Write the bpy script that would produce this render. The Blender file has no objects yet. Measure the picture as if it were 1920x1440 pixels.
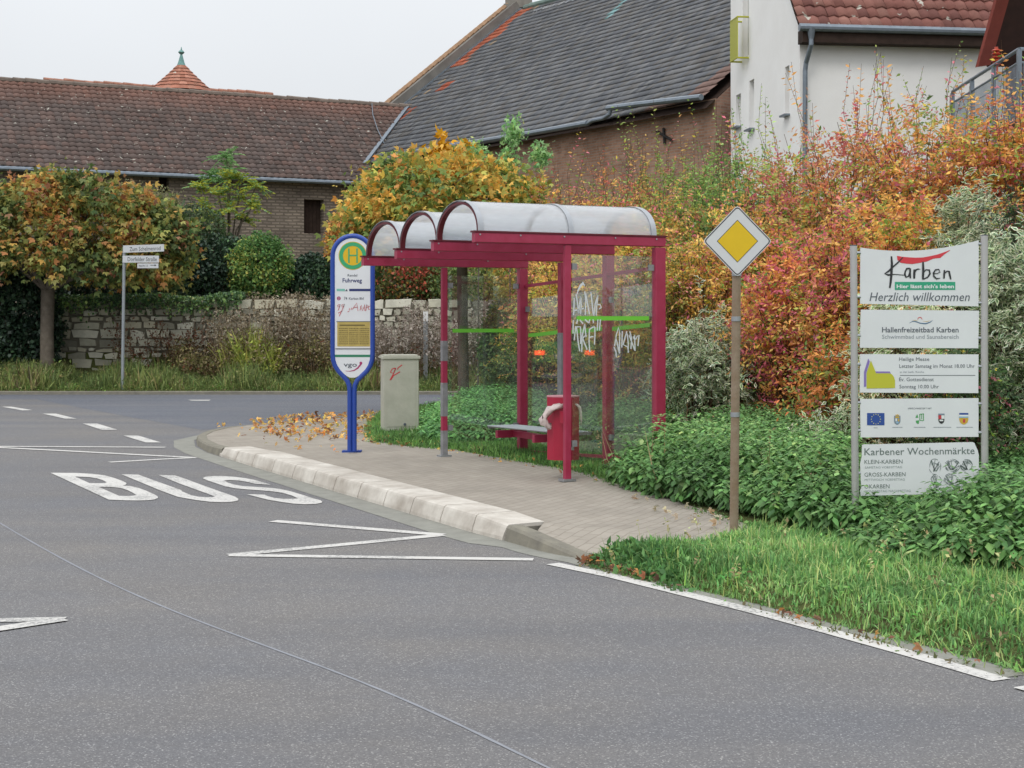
import bpy, bmesh, math, random
import numpy as np
from mathutils import Vector, Matrix

random.seed(7)
R = np.random.default_rng(11)
SC = bpy.context.scene
COL = SC.collection

# ------------------------------------------------------------------ camera
F, HX, HY, EYE = 2900.0, 960.0, 595.0, 1.8      # focal length and horizon in photo pixels, eye height in metres
cam = bpy.data.cameras.new("camera")
cam.sensor_width = 36.0
cam.lens = F / 1920.0 * 36.0
cam.shift_y = -(720.0 - HY) / 1920.0
cam.clip_start, cam.clip_end = 0.1, 3000.0
camo = bpy.data.objects.new("camera", cam)
camo.location = (0, 0, EYE)
camo.rotation_euler = (math.radians(90), 0, 0)
COL.objects.link(camo)
SC.camera = camo

# ------------------------------------------------------------------ sky and sun (overcast day)
SUN_EL, SUN_AZ = math.radians(48), math.radians(200)
w = bpy.data.worlds.new("World")
SC.world = w
w.use_nodes = True
nt = w.node_tree
nt.nodes.clear()
def N(t, kind, **kw):
    n = t.nodes.new(kind)
    for k, v in kw.items():
        setattr(n, k, v)
    return n
out = N(nt, 'ShaderNodeOutputWorld')
bg = N(nt, 'ShaderNodeBackground')
sky = N(nt, 'ShaderNodeTexSky')
sky.sky_type = 'NISHITA'
sky.sun_disc = False
sky.sun_elevation = SUN_EL
sky.sun_rotation = SUN_AZ
hs = N(nt, 'ShaderNodeHueSaturation')
hs.inputs['Saturation'].default_value = 0.25
tc = N(nt, 'ShaderNodeTexCoord')
sx = N(nt, 'ShaderNodeSeparateXYZ')
mr = N(nt, 'ShaderNodeMapRange')                 # a standard overcast sky: the zenith three times as bright as the horizon
mr.inputs['From Min'].default_value = 0.0
mr.inputs['From Max'].default_value = 1.0
mr.inputs['To Min'].default_value = 6.5
mr.inputs['To Max'].default_value = 18.0
nz = N(nt, 'ShaderNodeTexNoise')
nz.inputs['Scale'].default_value = 1.6
nz.inputs['Detail'].default_value = 5
mr2 = N(nt, 'ShaderNodeMapRange')
mr2.inputs['From Min'].default_value = 0.3
mr2.inputs['From Max'].default_value = 0.7
mr2.inputs['To Min'].default_value = 0.93
mr2.inputs['To Max'].default_value = 1.05
mu = N(nt, 'ShaderNodeMath', operation='MULTIPLY')
cmb = N(nt, 'ShaderNodeVectorMath', operation='SCALE')
cmb.inputs[0].default_value = (0.955, 0.99, 1.03)
mx = N(nt, 'ShaderNodeMix', data_type='RGBA')
mx.inputs['Factor'].default_value = 0.9
nt.links.new(tc.outputs['Generated'], sx.inputs[0])
nt.links.new(sx.outputs['Z'], mr.inputs['Value'])
nt.links.new(tc.outputs['Generated'], nz.inputs['Vector'])
nt.links.new(nz.outputs['Fac'], mr2.inputs['Value'])
nt.links.new(mr.outputs[0], mu.inputs[0])
nt.links.new(mr2.outputs[0], mu.inputs[1])
nt.links.new(mu.outputs[0], cmb.inputs['Scale'])
nt.links.new(sky.outputs[0], hs.inputs['Color'])
nt.links.new(hs.outputs[0], mx.inputs['A'])
nt.links.new(cmb.outputs[0], mx.inputs['B'])
nt.links.new(mx.outputs['Result'], bg.inputs['Color'])
bg.inputs['Strength'].default_value = 0.1
nt.links.new(bg.outputs[0], out.inputs[0])

sl = bpy.data.lights.new("sun", 'SUN')
sl.energy = 0.8
sl.angle = math.radians(18)
sl.color = (1.0, 0.965, 0.92)
so = bpy.data.objects.new("sun", sl)
so.rotation_euler = (math.radians(90) - SUN_EL, 0, math.pi - SUN_AZ)
COL.objects.link(so)

SC.view_settings.view_transform = 'Standard'
SC.view_settings.look = 'None'
SC.view_settings.exposure = 0.08
SC.view_settings.gamma = 1.0
SC.cycles.max_bounces = 8
SC.cycles.transparent_max_bounces = 16
SC.cycles.use_denoising = True

# ------------------------------------------------------------------ points
def at(px, py, Y):                    # the point at depth Y seen at photo pixel px, py
    return Vector(((px - HX) * Y / F, Y, EYE - (py - HY) * Y / F))
def gp(px, py, z=0.0):                # the point of height z seen at photo pixel px, py
    Y = F * (EYE - z) / (py - HY)
    return Vector(((px - HX) * Y / F, Y, z))
def hit(px, py, P0, n):
    d = Vector(((px - HX) / F, 1.0, -(py - HY) / F))
    o = Vector((0, 0, EYE))
    return o + d * ((P0 - o).dot(n) / d.dot(n))
def lin(h):
    h = h.lstrip('#')
    c = [int(h[i:i + 2], 16) / 255 for i in (0, 2, 4)]
    return tuple(x / 12.92 if x <= .04045 else ((x + .055) / 1.055) ** 2.4 for x in c)

# ------------------------------------------------------------------ materials
def pmat(name, color, rough=0.6, metal=0.0, spec=0.5, noise=0.0, nscale=8.0, bump=0.0, bscale=60.0, color2=None, emit=None):
    m = bpy.data.materials.new(name)
    m.use_nodes = True
    t = m.node_tree
    b = t.nodes['Principled BSDF']
    c = lin(color) if isinstance(color, str) else color
    b.inputs['Base Color'].default_value = (*c, 1)
    b.inputs['Roughness'].default_value = rough
    b.inputs['Metallic'].default_value = metal
    b.inputs['Specular IOR Level'].default_value = spec
    tcn = N(t, 'ShaderNodeTexCoord')
    if noise > 0 or color2:
        n = N(t, 'ShaderNodeTexNoise')
        n.inputs['Scale'].default_value = nscale
        n.inputs['Detail'].default_value = 6
        n.inputs['Roughness'].default_value = 0.65
        t.links.new(tcn.outputs['Object'], n.inputs['Vector'])
        r = N(t, 'ShaderNodeValToRGB')
        r.color_ramp.elements[0].position = 0.32
        r.color_ramp.elements[1].position = 0.68
        if color2:
            c2 = lin(color2) if isinstance(color2, str) else color2
        else:
            c2 = tuple(x * (1 + noise) for x in c)
        c1 = c if color2 else tuple(x * (1 - noise) for x in c)
        r.color_ramp.elements[0].color = (*c1, 1)
        r.color_ramp.elements[1].color = (*c2, 1)
        t.links.new(n.outputs['Fac'], r.inputs['Fac'])
        t.links.new(r.outputs['Color'], b.inputs['Base Color'])
    if bump > 0:
        n2 = N(t, 'ShaderNodeTexNoise')
        n2.inputs['Scale'].default_value = bscale
        n2.inputs['Detail'].default_value = 4
        t.links.new(tcn.outputs['Object'], n2.inputs['Vector'])
        bp = N(t, 'ShaderNodeBump')
        bp.inputs['Strength'].default_value = bump
        bp.inputs['Distance'].default_value = 0.01
        t.links.new(n2.outputs['Fac'], bp.inputs['Height'])
        t.links.new(bp.outputs['Normal'], b.inputs['Normal'])
    if emit:
        b.inputs['Emission Color'].default_value = (*c, 1)
        b.inputs['Emission Strength'].default_value = emit
    return m

def attr_mat(name, rough=0.6, trans=0.0, spec=0.3, bump=0.0, bscale=30.0, speck=None, dirt=0.0, dscale=2.0):
    """base colour from the per-piece colour of the mesh (each leaf, tile or stone has its own)"""
    m = bpy.data.materials.new(name)
    m.use_nodes = True
    t = m.node_tree
    b = t.nodes['Principled BSDF']
    a = N(t, 'ShaderNodeAttribute', attribute_name='tint')
    src = a.outputs['Color']
    tcn = N(t, 'ShaderNodeTexCoord')
    if dirt > 0:
        n = N(t, 'ShaderNodeTexNoise')
        n.inputs['Scale'].default_value = dscale
        n.inputs['Detail'].default_value = 8
        n.inputs['Roughness'].default_value = 0.7
        t.links.new(tcn.outputs['Object'], n.inputs['Vector'])
        mp = N(t, 'ShaderNodeMapRange')
        mp.inputs['From Min'].default_value = 0.3
        mp.inputs['From Max'].default_value = 0.7
        mp.inputs['To Min'].default_value = 1 - dirt
        mp.inputs['To Max'].default_value = 1 + dirt
        t.links.new(n.outputs['Fac'], mp.inputs['Value'])
        vm = N(t, 'ShaderNodeVectorMath', operation='SCALE')
        t.links.new(src, vm.inputs[0])
        t.links.new(mp.outputs[0], vm.inputs['Scale'])
        src = vm.outputs[0]
    if speck:
        n = N(t, 'ShaderNodeTexNoise')
        n.inputs['Scale'].default_value = speck[1]
        n.inputs['Detail'].default_value = 2
        t.links.new(tcn.outputs['Object'], n.inputs['Vector'])
        r = N(t, 'ShaderNodeValToRGB')
        r.color_ramp.elements[0].position = speck[2]
        r.color_ramp.elements[1].position = speck[2] + 0.03
        t.links.new(n.outputs['Fac'], r.inputs['Fac'])
        mxn = N(t, 'ShaderNodeMix', data_type='RGBA')
        t.links.new(r.outputs['Color'], mxn.inputs['Factor'])
        t.links.new(src, mxn.inputs['A'])
        mxn.inputs['B'].default_value = (*lin(speck[0]), 1)
        src = mxn.outputs['Result']
    t.links.new(src, b.inputs['Base Color'])
    b.inputs['Roughness'].default_value = rough
    b.inputs['Specular IOR Level'].default_value = spec
    if bump > 0:
        n2 = N(t, 'ShaderNodeTexNoise')
        n2.inputs['Scale'].default_value = bscale
        n2.inputs['Detail'].default_value = 5
        t.links.new(tcn.outputs['Object'], n2.inputs['Vector'])
        bp = N(t, 'ShaderNodeBump')
        bp.inputs['Strength'].default_value = bump
        bp.inputs['Distance'].default_value = 0.02
        t.links.new(n2.outputs['Fac'], bp.inputs['Height'])
        t.links.new(bp.outputs['Normal'], b.inputs['Normal'])
    if trans > 0:
        tr = N(t, 'ShaderNodeBsdfTranslucent')
        ms = N(t, 'ShaderNodeMixShader')
        ms.inputs[0].default_value = trans
        t.links.new(src, tr.inputs['Color'])
        t.links.new(b.outputs[0], ms.inputs[1])
        t.links.new(tr.outputs[0], ms.inputs[2])
        t.links.new(ms.outputs[0], t.nodes['Material Output'].inputs['Surface'])
    return m

def asphalt(name, c1, c2, tint):
    m = bpy.data.materials.new(name)
    m.use_nodes = True
    t = m.node_tree
    b = t.nodes['Principled BSDF']
    tcn = N(t, 'ShaderNodeTexCoord')
    fine = N(t, 'ShaderNodeTexVoronoi', feature='F1')
    fine.inputs['Scale'].default_value = 150.0
    t.links.new(tcn.outputs['Object'], fine.inputs['Vector'])
    wn = N(t, 'ShaderNodeSeparateColor')
    t.links.new(fine.outputs['Color'], wn.inputs[0])
    ramp = N(t, 'ShaderNodeValToRGB')
    e = ramp.color_ramp.elements
    e[0].position, e[0].color = 0.0, (*lin(c1), 1)
    e[1].position, e[1].color = 0.90, (*lin(c2), 1)
    e2 = ramp.color_ramp.elements.new(0.98)
    e2.color = (0.36, 0.355, 0.34, 1)
    t.links.new(wn.outputs[0], ramp.inputs['Fac'])
    big = N(t, 'ShaderNodeTexNoise')
    big.inputs['Scale'].default_value = 0.55
    big.inputs['Detail'].default_value = 7
    big.inputs['Roughness'].default_value = 0.62
    t.links.new(tcn.outputs['Object'], big.inputs['Vector'])
    r2 = N(t, 'ShaderNodeValToRGB')
    r2.color_ramp.elements[0].position, r2.color_ramp.elements[0].color = 0.3, (*tint[0], 1)
    r2.color_ramp.elements[1].position, r2.color_ramp.elements[1].color = 0.7, (*tint[1], 1)
    t.links.new(big.outputs['Fac'], r2.inputs['Fac'])
    mm = N(t, 'ShaderNodeMix', data_type='RGBA', blend_type='MULTIPLY')
    mm.inputs['Factor'].default_value = 1.0
    t.links.new(ramp.outputs['Color'], mm.inputs['A'])
    t.links.new(r2.outputs['Color'], mm.inputs['B'])
    # wheel tracks and old stains, drawn out along the road
    mpp = N(t, 'ShaderNodeMapping')
    mpp.inputs['Rotation'].default_value = (0, 0, math.radians(-62))
    mpp.inputs['Scale'].default_value = (0.16, 1.25, 1)
    t.links.new(tcn.outputs['Object'], mpp.inputs['Vector'])
    tn = N(t, 'ShaderNodeTexNoise')
    tn.inputs['Scale'].default_value = 0.9
    tn.inputs['Detail'].default_value = 5
    t.links.new(mpp.outputs[0], tn.inputs['Vector'])
    r3 = N(t, 'ShaderNodeValToRGB')
    r3.color_ramp.elements[0].position, r3.color_ramp.elements[0].color = 0.32, (0.87, 0.88, 0.91, 1)
    r3.color_ramp.elements[1].position, r3.color_ramp.elements[1].color = 0.68, (1.08, 1.06, 1.03, 1)
    t.links.new(tn.outputs['Fac'], r3.inputs['Fac'])
    m3 = N(t, 'ShaderNodeMix', data_type='RGBA', blend_type='MULTIPLY')
    m3.inputs['Factor'].default_value = 1.0
    t.links.new(mm.outputs['Result'], m3.inputs['A'])
    t.links.new(r3.outputs['Color'], m3.inputs['B'])
    t.links.new(m3.outputs['Result'], b.inputs['Base Color'])
    b.inputs['Roughness'].default_value = 0.86
    b.inputs['Specular IOR Level'].default_value = 0.35
    bp = N(t, 'ShaderNodeBump')
    bp.inputs['Strength'].default_value = 0.5
    bp.inputs['Distance'].default_value = 0.004
    t.links.new(fine.outputs['Distance'], bp.inputs['Height'])
    t.links.new(bp.outputs['Normal'], b.inputs['Normal'])
    return m

def paint_mat(name, color, under, wear=0.585):
    m = pmat(name, color, 0.75, spec=0.3)
    t = m.node_tree
    b = t.nodes['Principled BSDF']
    tcn = N(t, 'ShaderNodeTexCoord')
    n = N(t, 'ShaderNodeTexNoise')
    n.inputs['Scale'].default_value = 34.0
    n.inputs['Detail'].default_value = 9
    n.inputs['Roughness'].default_value = 0.75
    n2 = N(t, 'ShaderNodeTexNoise')
    n2.inputs['Scale'].default_value = 1.7
    n2.inputs['Detail'].default_value = 4
    ad = N(t, 'ShaderNodeMath', operation='MULTIPLY_ADD')
    ad.inputs[1].default_value = 0.45
    r = N(t, 'ShaderNodeValToRGB')
    r.color_ramp.elements[0].position, r.color_ramp.elements[0].color = wear + .14, (*lin(color), 1)
    r.color_ramp.elements[1].position, r.color_ramp.elements[1].color = wear + .27, (*lin(under), 1)
    for q in (n, n2):
        t.links.new(tcn.outputs['Object'], q.inputs['Vector'])
    t.links.new(n2.outputs['Fac'], ad.inputs[0])
    t.links.new(n.outputs['Fac'], ad.inputs[2])
    t.links.new(ad.outputs[0], r.inputs['Fac'])
    t.links.new(r.outputs['Color'], b.inputs['Base Color'])
    return m

def brick_mat(name, c1, c2, mortar, bw, bh, rot=0.0, msize=0.02, flat=False, rough=0.9, patch=0.3, plane='xz', mbump=0.4):
    m = bpy.data.materials.new(name)
    m.use_nodes = True
    t = m.node_tree
    b = t.nodes['Principled BSDF']
    tcn = N(t, 'ShaderNodeTexCoord')
    mp = N(t, 'ShaderNodeMapping')
    if plane == 'xz':                                  # wall: run along the wall, up = z
        sp = N(t, 'ShaderNodeSeparateXYZ')
        cb = N(t, 'ShaderNodeCombineXYZ')
        rot_n = N(t, 'ShaderNodeVectorRotate', rotation_type='Z_AXIS')
        rot_n.inputs['Angle'].default_value = -rot
        t.links.new(tcn.outputs['Object'], rot_n.inputs['Vector'])
        t.links.new(rot_n.outputs[0], sp.inputs[0])
        t.links.new(sp.outputs['X'], cb.inputs['X'])
        t.links.new(sp.outputs['Z'], cb.inputs['Y'])
        t.links.new(cb.outputs[0], mp.inputs['Vector'])
    else:
        t.links.new(tcn.outputs['Object'], mp.inputs['Vector'])
        mp.inputs['Rotation'].default_value = (0, 0, rot)
    dn = N(t, 'ShaderNodeTexNoise')
    dn.inputs['Scale'].default_value = 3.0
    t.links.new(tcn.outputs['Object'], dn.inputs['Vector'])
    ad = N(t, 'ShaderNodeMix', data_type='RGBA', blend_type='LINEAR_LIGHT')
    ad.inputs['Factor'].default_value = 0.02
    t.links.new(mp.outputs[0], ad.inputs['A'])
    t.links.new(dn.outputs['Color'], ad.inputs['B'])
    br = N(t, 'ShaderNodeTexBrick')
    br.inputs['Scale'].default_value = 1.0
    br.inputs['Brick Width'].default_value = bw
    br.inputs['Row Height'].default_value = bh
    br.inputs['Mortar Size'].default_value = msize
    br.inputs['Mortar Smooth'].default_value = 0.3
    br.inputs['Color1'].default_value = (*lin(c1), 1)
    br.inputs['Color2'].default_value = (*lin(c2), 1)
    br.inputs['Mortar'].default_value = (*lin(mortar), 1)
    t.links.new(ad.outputs['Result'], br.inputs['Vector'])
    n = N(t, 'ShaderNodeTexNoise')
    n.inputs['Scale'].default_value = 1.3
    n.inputs['Detail'].default_value = 8
    n.inputs['Roughness'].default_value = 0.7
    t.links.new(tcn.outputs['Object'], n.inputs['Vector'])
    mpr = N(t, 'ShaderNodeMapRange')
    mpr.inputs['From Min'].default_value = 0.3
    mpr.inputs['From Max'].default_value = 0.7
    mpr.inputs['To Min'].default_value = 1 - patch
    mpr.inputs['To Max'].default_value = 1 + patch
    t.links.new(n.outputs['Fac'], mpr.inputs['Value'])
    vm = N(t, 'ShaderNodeVectorMath', operation='SCALE')
    t.links.new(br.outputs['Color'], vm.inputs[0])
    t.links.new(mpr.outputs[0], vm.inputs['Scale'])
    t.links.new(vm.outputs[0], b.inputs['Base Color'])
    b.inputs['Roughness'].default_value = rough
    b.inputs['Specular IOR Level'].default_value = 0.25
    bp = N(t, 'ShaderNodeBump')
    bp.inputs['Strength'].default_value = mbump
    bp.inputs['Distance'].default_value = 0.01
    inv = N(t, 'ShaderNodeMath', operation='SUBTRACT')
    inv.inputs[0].default_value = 1.0
    t.links.new(br.outputs['Fac'], inv.inputs[1])
    t.links.new(inv.outputs[0], bp.inputs['Height'])
    t.links.new(bp.outputs['Normal'], b.inputs['Normal'])
    return m

def schlick(t):
    """reflectance of one face of a sheet, the same from both sides"""
    lw = N(t, 'ShaderNodeLayerWeight')
    pw_ = N(t, 'ShaderNodeMath', operation='POWER')
    pw_.inputs[1].default_value = 5.0
    md = N(t, 'ShaderNodeMath', operation='MULTIPLY_ADD')
    md.inputs[1].default_value = 0.96
    md.inputs[2].default_value = 0.04
    t.links.new(lw.outputs['Facing'], pw_.inputs[0])
    t.links.new(pw_.outputs[0], md.inputs[0])
    return md

def glass_mat(name, tint=(0.95, 0.975, 0.96), dust=0.018):
    m = bpy.data.materials.new(name)
    m.use_nodes = True
    t = m.node_tree
    t.nodes.clear()
    o = N(t, 'ShaderNodeOutputMaterial')
    tr = N(t, 'ShaderNodeBsdfTransparent')
    tr.inputs['Color'].default_value = (*tint, 1)
    gl = N(t, 'ShaderNodeBsdfGlossy')
    gl.inputs['Roughness'].default_value = 0.02
    df = N(t, 'ShaderNodeBsdfDiffuse')
    df.inputs['Color'].default_value = (0.5, 0.52, 0.48, 1)
    fr = schlick(t)
    fr2 = N(t, 'ShaderNodeMath', operation='MULTIPLY')
    fr2.inputs[1].default_value = 2.3
    fr2.use_clamp = True
    a = N(t, 'ShaderNodeMixShader')
    c = N(t, 'ShaderNodeMixShader')
    c.inputs[0].default_value = dust
    t.links.new(fr.outputs[0], fr2.inputs[0])
    t.links.new(fr2.outputs[0], a.inputs[0])
    t.links.new(tr.outputs[0], a.inputs[1])
    t.links.new(gl.outputs[0], a.inputs[2])
    t.links.new(a.outputs[0], c.inputs[1])
    t.links.new(df.outputs[0], c.inputs[2])
    t.links.new(c.outputs[0], o.inputs[0])
    return m

def plastic_mat(name):
    """milky polycarbonate sheet: part clear, part scattering, with a gloss"""
    m = bpy.data.materials.new(name)
    m.use_nodes = True
    t = m.node_tree
    t.nodes.clear()
    o = N(t, 'ShaderNodeOutputMaterial')
    tr = N(t, 'ShaderNodeBsdfTransparent')
    tr.inputs['Color'].default_value = (0.93, 0.95, 0.97, 1)
    tl = N(t, 'ShaderNodeBsdfTranslucent')
    tl.inputs['Color'].default_value = (0.95, 0.96, 0.97, 1)
    df = N(t, 'ShaderNodeBsdfDiffuse')
    df.inputs['Color'].default_value = (0.86, 0.87, 0.89, 1)
    gl = N(t, 'ShaderNodeBsdfGlossy')
    gl.inputs['Roughness'].default_value = 0.12
    fr = schlick(t)
    n = N(t, 'ShaderNodeTexNoise')
    n.inputs['Scale'].default_value = 4.0
    n.inputs['Detail'].default_value = 6
    mp = N(t, 'ShaderNodeMapRange')
    mp.inputs['From Min'].default_value = 0.3
    mp.inputs['From Max'].default_value = 0.7
    mp.inputs['To Min'].default_value = 0.30
    mp.inputs['To Max'].default_value = 0.56
    s1, s2, s3 = (N(t, 'ShaderNodeMixShader') for _ in range(3))
    s1.inputs[0].default_value = 0.40
    t.links.new(tl.outputs[0], s1.inputs[1])
    t.links.new(df.outputs[0], s1.inputs[2])
    t.links.new(n.outputs['Fac'], mp.inputs['Value'])
    t.links.new(mp.outputs[0], s2.inputs[0])
    t.links.new(tr.outputs[0], s2.inputs[1])
    t.links.new(s1.outputs[0], s2.inputs[2])
    t.links.new(fr.outputs[0], s3.inputs[0])
    t.links.new(s2.outputs[0], s3.inputs[1])
    t.links.new(gl.outputs[0], s3.inputs[2])
    t.links.new(s3.outputs[0], o.inputs[0])
    return m

# ------------------------------------------------------------------ mesh helpers
class MB:
    def __init__(self):
        self.v, self.f, self.c = [], [], []
        self.col = None
        self.smooth = False
    def add(self, vs, fs):
        k = len(self.v)
        self.v += [tuple(p) for p in vs]
        self.f += [tuple(i + k for i in q) for q in fs]
        if self.col is not None:
            self.c += [self.col] * len(vs)
        return self
    def box(self, c, hx, hy, hz, u=(1, 0, 0), v=(0, 1, 0), n=(0, 0, 1)):
        c, u, v, n = Vector(c), Vector(u), Vector(v), Vector(n)
        P = [c + u * (hx * a) + v * (hy * b) + n * (hz * d) for a in (-1, 1) for b in (-1, 1) for d in (-1, 1)]
        return self.add(P, [(0, 1, 3, 2), (4, 6, 7, 5), (0, 4, 5, 1), (2, 3, 7, 6), (0, 2, 6, 4), (1, 5, 7, 3)])
    def cbox(self, c, hx, hy, hz, u=(1, 0, 0), v=(0, 1, 0), n=(0, 0, 1), b=0.006):
        """box with chamfered long edges (prism of an octagonal section along n)"""
        c, u, v, n = Vector(c), Vector(u), Vector(v), Vector(n)
        sec = [(-hx + b, -hy), (hx - b, -hy), (hx, -hy + b), (hx, hy - b), (hx - b, hy), (-hx + b, hy), (-hx, hy - b), (-hx, -hy + b)]
        return self.prism(sec, c - n * hz, u, v, n * (2 * hz))
    def prism(self, poly, o, u, v, t):
        o, u, v, t = Vector(o), Vector(u), Vector(v), Vector(t)
        a = [o + u * x + v * y for x, y in poly]
        b = [p + t for p in a]
        k = len(poly)
        return self.add(a + b, [tuple(range(k))[::-1], tuple(range(k, 2 * k))] + [(i, (i + 1) % k, k + (i + 1) % k, k + i) for i in range(k)])
    def poly(self, pts):
        return self.add(pts, [tuple(range(len(pts)))])
    def tube(self, pts, r, seg=8, closed=False, cap=True):
        pts = [Vector(p) for p in pts]
        m = len(pts)
        rr = r if isinstance(r, (list, tuple)) else [r] * m
        vs, prev = [], None
        for i, p in enumerate(pts):
            a = pts[(i - 1) % m] if (closed or i > 0) else p
            b = pts[(i + 1) % m] if (closed or i < m - 1) else p
            d = (b - a)
            d = d.normalized() if d.length > 1e-9 else Vector((0, 0, 1))
            if prev is None:
                s = d.cross(Vector((0.31, 0.92, 0.13)))
                if s.length < 1e-3:
                    s = d.cross(Vector((1, 0, 0)))
            else:
                s = prev - d * prev.dot(d)
            s.normalize()
            prev = s
            q = d.cross(s)
            vs += [p + (s * math.cos(2 * math.pi * k / seg) + q * math.sin(2 * math.pi * k / seg)) * rr[i] for k in range(seg)]
        fs = []
        for i in range(m if closed else m - 1):
            j = (i + 1) % m
            fs += [(i * seg + k, i * seg + (k + 1) % seg, j * seg + (k + 1) % seg, j * seg + k) for k in range(seg)]
        if not closed and cap:
            fs += [tuple(range(seg))[::-1], tuple((m - 1) * seg + k for k in range(seg))]
        return self.add(vs, fs)
    def sweep(self, pts, sec, up=(0, 0, 1), closed=False, side=None):
        """sweep a 2-D section (side, up) along points"""
        pts = [Vector(p) for p in pts]
        up = Vector(up)
        m, k = len(pts), len(sec)
        vs = []
        for i, p in enumerate(pts):
            a = pts[max(i - 1, 0)]
            b = pts[min(i + 1, m - 1)]
            d = (b - a).normalized()
            s = Vector(side) if side is not None else d.cross(up).normalized()
            n = s.cross(d).normalized()
            vs += [p + s * x + n * y for x, y in sec]
        fs = [(i * k + q, i * k + (q + 1) % k, (i + 1) * k + (q + 1) % k, (i + 1) * k + q) for i in range(m - 1) for q in range(k)]
        fs += [tuple(range(k))[::-1], tuple((m - 1) * k + q for q in range(k))]
        return self.add(vs, fs)
    def ribbon(self, pts, wd, up=(0, 0, 1)):
        pts = [Vector(p) for p in pts]
        up = Vector(up)
        m = len(pts)
        ww = wd if isinstance(wd, (list, tuple)) else [wd] * m
        vs = []
        for i, p in enumerate(pts):
            d = (pts[min(i + 1, m - 1)] - pts[max(i - 1, 0)]).normalized()
            s = d.cross(up).normalized() * ww[i] / 2
            vs += [p - s, p + s]
        return self.add(vs, [(2 * i, 2 * i + 1, 2 * i + 3, 2 * i + 2) for i in range(m - 1)])

def total_loc(o):
    v = Vector((0, 0, 0))
    while o is not None:
        v += o.location
        o = o.parent
    return v

def put(name, mb, m, parent=None, label=None, cat=None, group=None, kind=None, smooth=False, loc=None):
    me = bpy.data.meshes.new(name)
    V = np.array(mb.v, dtype=np.float64)
    o = bpy.data.objects.new(name, me)
    if parent is None:
        if loc is None:
            loc = ((V[:, 0].min() + V[:, 0].max()) / 2, (V[:, 1].min() + V[:, 1].max()) / 2, V[:, 2].min()) if kind != 'structure' else (0, 0, 0)
        off = Vector(loc)
        o.location = off
    else:
        off = total_loc(parent)
        o.parent = parent
    V = V - np.array(off)
    me.from_pydata(V.tolist(), [], mb.f)
    for mm in (m if isinstance(m, (list, tuple)) else [m]):
        me.materials.append(mm)
    if mb.c:
        ca = me.color_attributes.new('tint', 'FLOAT_COLOR', 'POINT')
        ca.data.foreach_set('color', np.array([(*c, 1.0) for c in mb.c], dtype=np.float32).ravel())
    bm = bmesh.new()
    bm.from_mesh(me)
    if len(bm.faces) < 60000:
        bmesh.ops.recalc_face_normals(bm, faces=bm.faces)
    bm.to_mesh(me)
    bm.free()
    if smooth:
        for p in me.polygons:
            p.use_smooth = True
        if smooth != 'all':
            me.set_sharp_from_angle(angle=math.radians(40))
    COL.objects.link(o)
    tag(o, label, cat, group, kind)
    return o

def tag(o, label=None, cat=None, group=None, kind=None):
    for k, v in (('label', label), ('category', cat), ('group', group), ('kind', kind)):
        if v:
            o[k] = v
    return o

def empty(name, loc, label, cat, group=None):
    o = bpy.data.objects.new(name, None)
    o.location = loc
    o.empty_display_size = 0.2
    COL.objects.link(o)
    return tag(o, label, cat, group)

def np_mesh(name, V, Fq, colr, m, parent=None, label=None, cat=None, group=None, kind=None, loc=None, smooth=False):
    """mesh from numpy: V (n,3), Fq (k,3|4) one face size, colr (n,3)"""
    me = bpy.data.meshes.new(name)
    o = bpy.data.objects.new(name, me)
    if parent is None:
        if loc is None:
            loc = ((V[:, 0].min() + V[:, 0].max()) / 2, (V[:, 1].min() + V[:, 1].max()) / 2, V[:, 2].min())
        off = Vector(loc)
        o.location = off
    else:
        off = total_loc(parent)
        o.parent = parent
    V = (V - np.array(off)).astype(np.float32)
    k = Fq.shape[1]
    me.vertices.add(len(V))
    me.vertices.foreach_set('co', V.ravel())
    me.loops.add(Fq.size)
    me.loops.foreach_set('vertex_index', Fq.astype(np.int32).ravel())
    me.polygons.add(len(Fq))
    me.polygons.foreach_set('loop_start', (np.arange(len(Fq)) * k).astype(np.int32))
    me.polygons.foreach_set('loop_total', np.full(len(Fq), k, dtype=np.int32))
    if smooth:
        me.polygons.foreach_set('use_smooth', np.ones(len(Fq), dtype=bool))
    me.update(calc_edges=True)
    me.validate()
    if colr is not None:
        ca = me.color_attributes.new('tint', 'FLOAT_COLOR', 'POINT')
        ca.data.foreach_set('color', np.concatenate([colr, np.ones((len(colr), 1))], 1).astype(np.float32).ravel())
    me.materials.append(m)
    COL.objects.link(o)
    tag(o, label, cat, group, kind)
    return o

def text_mb(s, x0, x1, yb, cap, frame, bold=0.0, shear=0.0, fit=True, lift=0.0015):
    """lettering as flat faces in a sign frame: from x0 to x1, baseline yb, capital height cap (frame units, y down)"""
    cu = bpy.data.curves.new('t', 'FONT')
    cu.body = s
    cu.size = 1.0
    cu.offset = bold
    cu.shear = shear
    cu.resolution_u = 2
    ob = bpy.data.objects.new('t', cu)
    COL.objects.link(ob)
    bpy.context.view_layer.update()
    me = ob.evaluated_get(bpy.context.evaluated_depsgraph_get()).to_mesh()
    V = np.array([v.co[:] for v in me.vertices])
    fs = [tuple(p.vertices) for p in me.polygons]
    ob.to_mesh_clear()
    bpy.data.objects.remove(ob)
    bpy.data.curves.remove(cu)
    sy = cap / 0.70
    xmin, xmax = V[:, 0].min(), V[:, 0].max()
    sxx = (x1 - x0) / (xmax - xmin) if fit else sy
    O, U, W, Nn = frame
    mb = MB()
    pts = []
    for x, y, z in V:
        a = x0 + (x - xmin) * sxx
        b = yb - y * sy
        pts.append(O + U * a + W * b + Nn * lift)
    mb.add(pts, fs)
    return mb

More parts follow.
